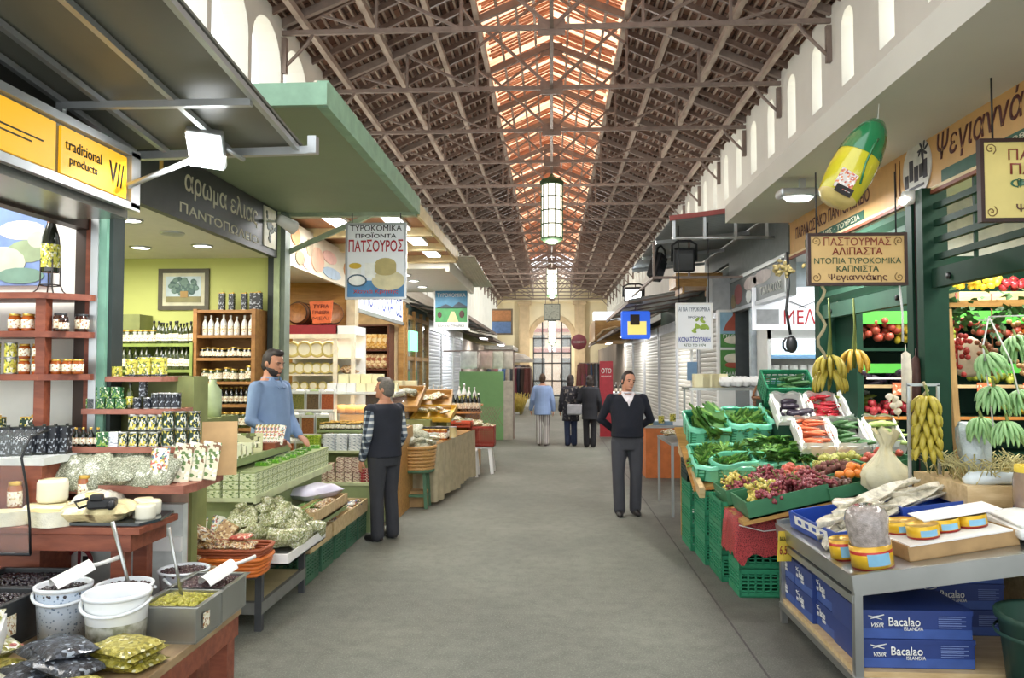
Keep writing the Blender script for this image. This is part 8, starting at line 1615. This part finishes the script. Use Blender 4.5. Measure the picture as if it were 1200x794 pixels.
# corrugated roof and its pipes
o = thing('corrugated_awning', 'grey corrugated sheet awning with red edge on pipe frame, right of the hall', 'awning', (0, 0, 0)); b = B(); n = 44
b.sheet(lambda u, v: (1.48 + 1.3 * u, 9.6 + 4.7 * v, 3.6 + .14 * u + .018 * math.sin(v * n * 2 * PI)), 2, n * 6); part('corrugated_sheet', b, mat('zinc_sheet', '9aa0a2', .4, .35, var=.12, sc=2), o)
b = B(); b.bar((1.46, 9.58, 3.62), (2.8, 9.58, 3.78), .03, .06); part('red_edge', b, mat('red_edge', '9a4a44'), o); b = B()
b.tube([(1.5, 9.62, 3.38), (2.75, 9.62, 3.38)], .02, 8)
for x in (1.52, 1.9, 2.28, 2.66): b.bar((x, 9.62, 3.36), (x, 9.62, 3.62 + .1 * (x - 1.48)), .035)
for y in (11.0, 12.6, 14.2): b.bar((1.48, y, 3.55), (2.8, y, 3.68), .04, .05)
part('pipe_frame', b, M_ALU, o)
b = B(); b.b2((2.82, 9.1, 3.44), (2.9, 14.3, 3.85)); struct('wall_right_upper', b, mat('grey_fascia', ''))
awning('grey sheet awning below the floodlights on the right arcade', 2.85, 1.35, 13.6, 19.0, 3.2, 2.95, mat('grey_sheet', '8d8f8c', .5)); awning('long grey awning farther along the right arcade', 2.85, 1.6, 20.0, 34.0, 3.3, 2.75, mat('mid_grey_sheet', '6d6f6c', .6))
def flood(label, loc, w, h, rot, lit):
    o = thing('stage_floodlight', label, 'lamp', loc, rot=rot); b = B(); b.box((0, 0, 0), (w, .16, h), bev=.03); part('housing', b, M_BLACK, o); b = B(); b.tube([(-w / 2 - .02, 0, -.02), (-w / 2 - .02, 0, h * .62), (-w * .3, 0, h * .78), (w * .3, 0, h * .78), (w / 2 + .02, 0, h * .62), (w / 2 + .02, 0, -.02)], .018, 6); part('yoke', b, M_BLACK, o)
    b = B(); b.box((0, -.085, -.02), (w * .8, .01, h * .7)); part('front_glass', b, emis('floodlight_lens', '') if lit else mat('dark_lens', '2c2d30', .15), o)
flood('large black floodlight hanging under the corrugated awning', (1.88, 11.0, 3.3), .3, .34, (R(12), 0, R(-8)), False); flood('narrow black floodlight turned sideways left of the large one', (1.58, 11.6, 3.28), .26, .4, (R(10), R(18), R(60)), False); flood('lit floodlight with blue-white glass lower on the right arcade', (1.5, 14.2, 3.1), .34, .3, (R(-20), 0, R(-10)), True)
b = B(); b.bar((1.45, 11.0, 3.05), (2.7, 11.0, 3.05), .035); b.bar((1.45, 11.0, 3.05), (1.45, 14.0, 3.05), .035); b.bar((1.45, 11.0, 3.05), (1.45, 11.0, 3.55), .03); b.bar((1.95, 11.0, 3.05), (1.95, 11.0, 3.6), .03); solo('pipe_rail', b, M_STEEL, 'dark pipe rail carrying the floodlights under the corrugated awning', 'rail')
b = B(); b.b2((2.0, 12.5, 3.08), (2.75, 13.2, 3.3)); b.b2((2.1, 12.5, 2.98), (2.14, 13.2, 3.08)); b.b2((2.6, 12.5, 2.98), (2.64, 13.2, 3.08)); solo('brown_crate', b, M_PINE, 'brown wooden crate stored on top of the right awning', 'crate')
b = B(); b.b2((2.84, 12.1, 0), (2.92, 20.2, 3.4)); struct('shutter_shops_wall_right', b, mat('dark_green_front', '4a5a50', .6))
M_SHUTR = mat('sand_shutter', 'c2bdb0', .5, .1, var=.03)
for i, (a, c) in enumerate(((12.4, 14.7), (14.9, 17.2), (17.4, 20.0), (20.3, 23.2), (23.5, 26.4), (26.7, 29.6))): shutter(f'sand-grey roller shutter on the right arcade, {("nearest", "second", "third", "fourth", "fifth", "farthest")[i]} of six', 2.8, a, c, 2.72, M_SHUTR, 1)
b = B(); b.b2((2.84, 20.2, 0), (2.92, 47.5, 2.9)); struct('far_shops_wall_right', b, mat('far_shop_wall', ''))
tube_light(1.9, 16.4, 2.9, 1.2, 'under the grey sheet awning on the right', power=35); tube_light(2.2, 23.5, 2.78, 1.2, 'under the long grey awning, nearer', power=35); tube_light(2.2, 30.0, 2.78, 1.2, 'under the long grey awning, farther', power=35)
# red board and far kiosks
so = thing('red_board', 'red standing board with white letters behind the man in the black sweater', 'sign', (1.4, 20.0, 1.6)); b = B(); b.b2((-.17, 0, -1.6), (.17, .05, .35)); part('board', b, mat('board_red', 'a82a36', .5), so); text('lettering', 'OTO', .26, .13, (0, -.004, .1), FRONT, M_WHITE, so); text('lettering', 'ΜΕΛΙ ΚΡΗΤΗΣ', .26, .035, (0, -.004, -.04), FRONT, M_WHITE, so)
o = thing('timber_kiosk', 'timber kiosk with a carved front under the far right awning', 'kiosk', (0, 0, 0)); b = B(); b.b2((1.5, 27.0, 2.75), (2.8, 31, 3.5)); part('upper_front', b, M_PINE, o); b = B(); b.tube([(1.55, 26.96, 2.85), (1.8, 26.94, 3.1), (2.2, 26.94, 3.2), (2.7, 26.96, 3.05)], .05, 6); part('carved_arch', b, M_CRATEW, o); b = B(); b.b2((1.45, 26.9, 3.45), (2.85, 27.4, 3.75)); part('light_band', b, emis('pale_window_band', 'dfe9f4', .7), o)
b = B(); b.b2((1.5, 24.0, 0), (2.8, 26.0, .95), 0); b.b2((1.48, 23.98, .95), (2.8, 26.02, 1.0), 1); solo('far_counter', b, [mat('dark_counter', '4a3f38', .6), M_ALU], 'dark shop counter with pale top on the far right', 'counter')
row(GBT, 7, (1.6, 24.3, 1.0), (2.4, 24.3, 1.0), 'dark bottle', 'on the far dark counter', 'bottles on the far counter'); 
for i in range(8): GAR[(i * 5 + 2) % 8].put((1.35 + .16 * i, 36.0, 2.0), 0, f'{NAMES[(i * 5 + 2) % 8]} garment hanging in the far right doorway, {nth(i, 8)} of the rail', 'garments at the far right', rot=(0, 0, R(rn.uniform(-50, 50))))
b = B(); b.bar((1.25, 36.0, 2.02), (2.75, 36.0, 2.02), .04); b.bar((1.25, 36, 0), (1.25, 36, 2.04), .04); b.bar((2.75, 36, 0), (2.75, 36, 2.04), .04); solo('clothes_rail', b, M_STEEL, 'steel clothes rail in the far right doorway', 'clothes rail')
so = thing('round_sign', 'small round red sign on the pilaster of the end wall', 'sign', (1.55, 44.42, 3.3)); b = B(); b.cyl((0, .04, 0), (0, -.04, 0), .45, n=22); part('disc', b, mat('round_red', 'b0606a', .5), so); b = B(); b.tube([(0, 0, .45), (0, 0, 2.7)], .015, 5); part('hanging_rod', b, M_STEEL, so); text('lettering', 'ΕΞΟΔΟΣ', .6, .14, (0, -.045, 0), FRONT, M_WHITE, so)
# ================================================================ PEOPLE
M_SKIN = mat('skin', 'c68d70', .5, var=.06, sc=20)
def loft(b, rings, n=18, m=0):
    rs = [[b.v((cx + rx * math.cos(2 * PI * i / n), cy + ry * math.sin(2 * PI * i / n), z)) for i in range(n)] for z, rx, ry, cx, cy in rings]
    for a, c in zip(rs, rs[1:]):
        for i in range(n): b._f([a[i], a[(i + 1) % n], c[(i + 1) % n], c[i]], m, True)
    b._f(rs[0][::-1], m); b._f(rs[-1], m)
def limb(b, pts, rad, n=10):
    b.tube(pts, rad, n)
    for p, r in zip(pts, rad): b.ball(p, r * .98, 0, 10, 6)
def skinned(name, b, m, par, vox, sm=5):
    o = part(name, b, m, par); r = o.modifiers.new('remesh', 'REMESH'); r.mode = 'VOXEL'; r.voxel_size = vox; r.use_smooth_shade = True
    s = o.modifiers.new('smooth', 'SMOOTH'); s.factor = .5; s.iterations = sm; return o
def hand(b, wr, d, side, curl=.5, palm_dir=None):
    """Palm, four fingers of unequal length and a side thumb; d points from wrist to fingertips."""
    d = Vector(d).normalized(); pn = Vector(palm_dir or (-side, 0, 0)); pn = (pn - d * pn.dot(d)).normalized(); s = d.cross(pn) * side
    old = b.M; wr = Vector(wr)
    for k in (-1.2, -.4, .4, 1.2): b.tube([wr, wr + d * .04 + s * .012 * k, wr + d * .088 + s * .0155 * k], [.018, .017, .013], 7)
    for k, L in zip((-1.5, -.5, .5, 1.5), (.058, .07, .076, .068)):
        p = wr + d * .085 + s * .0145 * k; pts = [p]; dd = d.copy()
        for q in range(3):
            dd = (dd + pn * curl * .55).normalized(); pts.append(pts[-1] + dd * L * (.42, .32, .26)[q])
        b.tube(pts, [.0095, .009, .0082, .0065], 7)
    p = wr + d * .03 + s * .028; b.tube([p, p + d * .03 + s * .022 + pn * .008, p + d * .056 + s * .026 + pn * .02, p + d * .074 + s * .022 + pn * .03], [.014, .0115, .01, .007], 7)
def person(label, loc, rz, sc=1.0, arms=(), legs=(), head=(0, 0, 0), girth=1.0, belly=.0, top=None, sleeve_m=None, pants=None, shoe_m=None, hair=None, coat=None, lean=0, vest=None, hands=True, hemw=1.0, long_hair=False, receding=False, skirt_m=None):
    o = thing('person', label, 'person', loc, rz); o.scale = (sc,) * 3
    TR = lambda g: [(.9, .165 * girth + g, .115 * girth + g, 0, .0), (.98, .168 * girth + g, .12 * girth + belly * .6 + g, 0, -belly * .4), (1.08, .16 * girth + g, .115 * girth + belly + g, 0, -belly * .7), (1.2, .168 * girth + g, .118 * girth + belly * .6 + g, 0, -belly * .4), (1.32, .182 * girth + g, .12 * girth + g, 0, 0), (1.42, .176 * girth + g, .105 * girth + g, 0, .005), (1.475, .125 + g, .078 + g, 0, .01), (1.51, .07 + g * .6, .06 + g * .6, 0, .01)]
    H = Matrix.Translation((0, -.005, 1.525)) @ Euler(head).to_matrix().to_4x4()
    b = B(); loft(b, TR(-.012)); b.tube([(0, .012, 1.44), (0, .008, 1.53), (0, .0, 1.6)], [.066, .056, .056], 12)
    for (s, sh, el, wr, hd, cu, pd) in arms:
        limb(b, [sh, el, wr], [.05, .04, .028]); 
        if hands: hand(b, wr, hd, s, cu, pd)
    for (s, hp, kn, an, toe) in legs: limb(b, [hp, kn, an], [.08, .052, .038])
    b.M = H; loft(b, [(.005, .03, .035, 0, -.03), (.02, .045, .055, 0, -.028), (.05, .058, .075, 0, -.018), (.09, .068, .086, 0, -.008), (.13, .073, .092, 0, 0), (.17, .072, .09, 0, .006), (.2, .056, .07, 0, .008), (.22, .025, .035, 0, .008)], 18)
    b.tube([(0, -.09, .125), (0, -.112, .085), (0, -.104, .078)], [.01, .015, .011], 8); b.ball((0, -.088, .05), (.026, .013, .007)); b.ball((0, -.078, .022), (.026, .022, .016))
    for s in (-1, 1): b.ball((s * .074, .012, .1), (.011, .02, .032)); b.ball((s * .032, -.074, .132), (.024, .014, .008))
    b.M = Matrix(); skinned('body', b, M_SKIN, o, .0065, 3)
    b = B(); b.M = H
    for s in (-1, 1): b.ball((s * .031, -.087, .112), (.011, .006, .006), 0); b.bar((s * .015, -.097, .133), (s * .048, -.086, .134), .006, .008, 1)
    b.bar((-.022, -.1, .047), (.022, -.1, .047), .004, .007, 2); b.M = Matrix(); part('eyes_and_brows', b, [mat('eye_dark', '2a1e1a', .2), mat('brow', '3a2c26'), mat('lip', '9a5a50')], o)
    b = B(); b.M = H
    if long_hair: b.ball((0, .02, .125), (.092, .105, .118)); b.ball((0, .045, .05), (.098, .075, .11)); b.ball((0, .055, -.02), (.085, .05, .08))
    elif receding: b.ball((0, .021, .141), (.088, .097, .102)); b.ball((0, .03, .1), (.09, .078, .065))
    else: b.ball((0, .022, .135), (.085, .097, .105)); b.ball((0, .045, .08), (.078, .065, .07)); b.ball((0, -.035, .21), (.06, .05, .035))
    b.jitter(.005, 40); b.M = Matrix(); skinned('hair', b, hair, o, .01, 2)
    # trousers
    if pants:
        b = B(); loft(b, [(.8, .15 * girth, .11 * girth, 0, 0), (.9, .172 * girth, .125 * girth, 0, 0), (1.0, .172 * girth, .125 * girth + belly * .5, 0, -belly * .3)], 18)
        for (s, hp, kn, an, toe) in legs:
            hp, kn, an = Vector(hp), Vector(kn), Vector(an); limb(b, [hp + Vector((0, 0, -.02)), kn, an + Vector((0, 0, -.02))], [.098 * girth, .078, .075])
        skinned('trousers', b, pants, o, .012, 4)
    if coat:
        m, zb, wb = coat; b = B(); loft(b, [(zb, .2 * wb, .16 * wb, 0, .01), (.75, .19 * wb, .15 * wb, 0, .008)] + [(z, rx, ry, cx, cy) for z, rx, ry, cx, cy in TR(.03)][:-1], 18) if zb < .74 else loft(b, [(zb, .19 * wb, .15 * wb, 0, .01)] + TR(.03)[1:-1], 18)
        for (s, sh, el, wr, hd, cu, pd) in arms: w2 = Vector(wr).lerp(Vector(el), .08); limb(b, [sh, el, w2], [.078, .066, .058])
        skinned('coat', b, m, o, .012, 4)
    elif top:
        b = B(); loft(b, [(hemw, .172 * girth + .012, .125 * girth + belly * .6 + .012, 0, -belly * .4)] + [q for q in TR(.014) if q[0] > hemw + .02][:-1], 18)
        for (s, sh, el, wr, hd, cu, pd) in arms:
            w2 = Vector(wr).lerp(Vector(el), .06); 
            if not vest: limb(b, [sh, el, w2], [.068, .056, .044])
            else: b.ball(sh, .07)
        skinned('vest' if vest else 'sweater' if not sleeve_m else 'shirt', b, top, o, .012, 4)
        if vest:
            b = B()
            for (s, sh, el, wr, hd, cu, pd) in arms: w2 = Vector(wr).lerp(Vector(el), .06); limb(b, [sh, el, w2], [.066, .055, .045])
            skinned('shirt_sleeves', b, vest, o, .012, 4)
    for (s, hp, kn, an, toe) in legs:
        an = Vector(an); t_ = Vector(toe); b = B(); dd = (t_ - Vector((an.x, an.y, t_.z))).normalized(); base = Vector((an.x, an.y, .045))
        b.tube([base - dd * .06, base, base + dd * .08 + Vector((0, 0, -.01)), base + dd * .15 + Vector((0, 0, -.018)), base + dd * .185 + Vector((0, 0, -.022))], [.034, .045, .044, .036, .014], 10, flat=.95); b.box(base + dd * .06 + Vector((0, 0, -.038)), (.07, .07, .014)); skinned('shoe', b, shoe_m, o, .009, 3)
    for ch in o.children:
        if ch.name.split('.')[0] in ('hair', 'trousers', 'coat', 'sweater', 'vest', 'shirt', 'shirt_sleeves', 'shoe'): ch['label'] = ch.data.materials[0].name.replace('_', ' ').rstrip('2')
    return o
V = Vector
M_BLK = mat('black_knit', '181b26', .9, var=.12, sc=30, bump=.2); M_GREYT = mat('grey_trousers', '3e3f45', .85, var=.1, sc=6, bump=.2); M_SHOE = mat('black_shoe', '1c1a1a', .35); M_DKHAIR = mat('dark_hair', '2e2624', .6, var=.2); M_GRHAIR = mat('grey_hair', '6a645c', .7, var=.25, sc=40); M_BRHAIR = mat('brown_hair', '4a3626', .6, var=.2)
# 1 --- man in the black sweater, walking towards the camera, hands behind his back
o = person('man in black V-neck sweater and grey trousers walking with hands behind his back', (.9, 9.35, 0), R(4), .98,
    arms=((-1, (-.195, 0, 1.42), (-.31, .1, 1.16), (-.08, .2, .98), (.8, .15, -.3), .6, (0, -1, 0)), (1, (.195, 0, 1.42), (.31, .1, 1.16), (.1, .21, 1.0), (-.8, .15, -.3), .6, (0, -1, 0))),
    legs=((-1, (-.095, 0, .92), (-.115, -.03, .5), (-.1, -.02, .09), (-.13, -.3, .03)), (1, (.095, 0, .92), (.105, -.02, .5), (.1, .03, .09), (.14, -.3, .03))),
    head=(R(4), R(9), R(16)), girth=1.12, belly=.03, top=M_BLK, pants=M_GREYT, shoe_m=M_SHOE, hair=M_DKHAIR, receding=True, hemw=.95)
b = B(); b.prism([(-.04, -.08, 1.475), (.04, -.08, 1.475), (.03, -.13, 1.42), (-.03, -.13, 1.42)], (0, -.014, 0)); b.prism([(-.03, -.13, 1.42), (.03, -.13, 1.42), (0, -.156, 1.33)], (0, -.014, 0)); b.prism([(-.06, -.05, 1.515), (-.008, -.138, 1.405), (-.03, -.143, 1.385), (-.082, -.06, 1.48)], (0, -.02, 0)); b.prism([(.06, -.05, 1.515), (.008, -.138, 1.405), (.03, -.143, 1.385), (.082, -.06, 1.48)], (0, -.02, 0)); b.tube([(.064 * math.cos(2 * PI * k / 16), .008 + .064 * math.sin(2 * PI * k / 16), 1.495) for k in range(16)], .014, 6, closed=True)
part('shirt_collar', b, mat('white_shirt', 'e6dfe2', .7), o)
# 2 --- man in plaid shirt and dark vest
t = NT('plaid_cloth'); v = t.obj((1, 1, 1)); sx = t.n('SeparateXYZ'); t.l(v, sx.inputs[0])
def stripes(sock, sc):
    a = t.n('Math', operation='MULTIPLY'); a.inputs[1].default_value = sc; t.l(sock, a.inputs[0]); f = t.n('Math', operation='FRACT'); t.l(a.outputs[0], f.inputs[0]); g = t.n('Math', operation='LESS_THAN'); g.inputs[1].default_value = .42; t.l(f.outputs[0], g.inputs[0]); return g.outputs[0]
ad = t.n('Math', operation='ADD'); t.l(stripes(sx.outputs[1], 17), ad.inputs[0]); t.l(stripes(sx.outputs[2], 15), ad.inputs[1]); hf = t.n('Math', operation='MULTIPLY'); hf.inputs[1].default_value = .5; t.l(ad.outputs[0], hf.inputs[0])
t.col(t.ramp(hf.outputs[0], [(0, '2b3440'), (.4, '6f7a86'), (.8, 'd8dad6')], 'CONSTANT')); t.set(.85); M_PLAID = t.m
person('grey-haired man in dark vest and plaid shirt seen from behind beside the soap counter', (-1.73, 7.88, 0), R(-128), .945,
    arms=((-1, (-.2, 0, 1.41), (-.25, .02, 1.12), (-.23, -.12, .88), (.0, -.35, -1), .5, (1, 0, 0)), (1, (.2, 0, 1.41), (.26, .03, 1.13), (.24, -.08, .88), (.0, -.35, -1), .5, (-1, 0, 0))),
    legs=((-1, (-.095, 0, .92), (-.1, -.01, .5), (-.11, .02, .09), (-.16, -.3, .03)), (1, (.095, 0, .92), (.1, 0, .5), (.11, .03, .09), (.18, -.3, .03))),
    head=(0, 0, R(26)), girth=1.18, belly=.04, top=mat('dark_vest', '242731', .85, var=.12, sc=8, bump=.2), vest=M_PLAID, pants=mat('charcoal_trousers', '34353a', .85, var=.1, sc=6, bump=.2), shoe_m=M_SHOE, hair=M_GRHAIR, hemw=.9)
# 3 --- shopkeeper in the blue shirt
M_BLUES = mat('blue_shirt', '7f96b8', .85, var=.08, sc=7, bump=.15)
o = person('dark-haired bearded shopkeeper in blue shirt leaning over the sage stepped stand', (-2.6, 6.98, .14), R(74), 1.02,
    arms=((-1, (-.2, 0, 1.41), (-.27, .0, 1.13), (-.16, -.2, .98), (.25, -.7, -.4), .35, (0, 0, -1)), (1, (.2, 0, 1.41), (.26, -.02, 1.13), (.16, -.2, .97), (-.2, -.7, -.4), .35, (0, 0, -1))),
    legs=((-1, (-.095, 0, .92), (-.1, -.02, .5), (-.1, .02, .09), (-.12, -.3, .03)), (1, (.095, 0, .92), (.1, -.02, .5), (.1, .02, .09), (.12, -.3, .03))),
    head=(R(14), 0, R(-6)), girth=1.1, belly=.02, top=M_BLUES, sleeve_m=M_BLUES, pants=mat('navy_trousers', '3a4a62', .85), shoe_m=M_SHOE, hair=M_DKHAIR, hemw=.88)
b = B(); b.M = Matrix.Translation((0, -.005, 1.525)) @ Euler((R(14), 0, R(-6))).to_matrix().to_4x4(); loft(b, [(.0, .034, .04, 0, -.034), (.02, .05, .06, 0, -.032), (.045, .062, .078, 0, -.02), (.07, .069, .078, 0, -.008)], 16); b.M = Matrix(); part('beard', b, M_DKHAIR, o)
b = B(); b.prism([(-.062, -.045, 1.51), (-.005, -.115, 1.41), (-.05, -.12, 1.4), (-.09, -.045, 1.475)], (0, -.018, 0)); b.prism([(.062, -.045, 1.51), (.005, -.115, 1.41), (.05, -.12, 1.4), (.09, -.045, 1.475)], (0, -.018, 0)); b.tube([(.064 * math.cos(2 * PI * k / 16), .008 + .064 * math.sin(2 * PI * k / 16), 1.495) for k in range(16)], .015, 6, closed=True)
part('shirt_collar', b, M_BLUES, o)
# 4 --- woman in the light blue coat walking away
t = NT('striped_trousers'); v = t.obj(); sx = t.n('SeparateXYZ'); t.l(v, sx.inputs[0]); a = t.n('Math', operation='MULTIPLY'); a.inputs[1].default_value = 26; t.l(sx.outputs[0], a.inputs[0]); f = t.n('Math', operation='FRACT'); t.l(a.outputs[0], f.inputs[0]); t.col(t.ramp(f.outputs[0], [(0, 'd8d4d0'), (.6, '6a625f')], 'CONSTANT')); t.set(.85); M_STRIPE = t.m
WLEG = lambda a, c: ((-1, (-.085, 0, .9), (-.09, -.02 - a, .49), (-.08, .03 + a, .09), (-.09, -.3, .03)), (1, (.085, 0, .9), (.09, .0 + a, .49), (.08, .03 - c, .09), (.09, -.3, .03)))
person('woman in pale blue coat and striped trousers walking away down the aisle', (-.22, 17.6, 0), R(180), .93,
    arms=((-1, (-.17, 0, 1.4), (-.24, .03, 1.12), (-.27, -.02, .87), (0, -.2, -1), .4, None), (1, (.17, 0, 1.4), (.25, .0, 1.12), (.29, -.1, .88), (0, -.2, -1), .4, None)),
    legs=WLEG(.02, .06), girth=1.0, coat=(mat('pale_blue_coat', '8fa6cf', .85, var=.06, sc=6), .76, 1.12), pants=M_STRIPE, shoe_m=mat('brown_shoe', '4a3a30'), hair=M_BRHAIR)
# 5, 6 --- two women in dark clothes
M_DKCOAT = speck('dark_flowered_coat', [(0, '23232a'), (.78, '4d4a50'), (.92, '7d766f')], 26, .85, .2)
person('woman in dark flowered jacket and navy trousers walking away beside the bag carrier', (.42, 17.6, 0), R(192), .92,
    arms=((-1, (-.17, 0, 1.4), (-.25, -.02, 1.12), (-.2, -.16, .92), (.1, -.5, -.8), .4, None), (1, (.17, 0, 1.4), (.24, .02, 1.12), (.25, -.06, .87), (0, -.2, -1), .4, None)),
    legs=WLEG(.01, .02), head=(R(6), 0, R(-20)), girth=1.1, coat=(M_DKCOAT, .62, 1.1), pants=mat('navy_trousers2', '2f3a56', .85), shoe_m=M_SHOE, hair=M_DKHAIR, long_hair=True)
o = person('woman in black coat and leggings carrying a silver handbag', (.84, 17.3, 0), R(172), .92,
    arms=((-1, (-.17, 0, 1.4), (-.24, .03, 1.12), (-.25, -.04, .87), (0, -.2, -1), .4, None), (1, (.17, 0, 1.4), (.26, .02, 1.14), (.28, -.14, .98), (0, -.8, -.4), .8, None)),
    legs=WLEG(.0, .03), head=(0, 0, R(18)), girth=1.0, coat=(mat('black_coat', '202127', .85, var=.1), .68, 1.0), pants=mat('black_leggings', '202024', .85), shoe_m=M_SHOE, hair=mat('black_brown_hair', '2c211c', .6, var=.2), long_hair=True)
b = B(); b.box((0, 0, 0), (.34, .12, .24), bev=.035); ho = thing('handbag', 'silver-grey handbag hanging from the arm of the woman in black', 'bag', (.5, 17.3, .84), R(-10)); part('bag_body', b, mat('silver_leather', 'a9aab0', .35, .3, var=.15), ho); b = B(); b.tube([(.11 * math.cos(PI * k / 12), 0, .1 + .14 * math.sin(PI * k / 12)) for k in range(13)], .01, 6); part('handle', b, M_BLACK, ho)
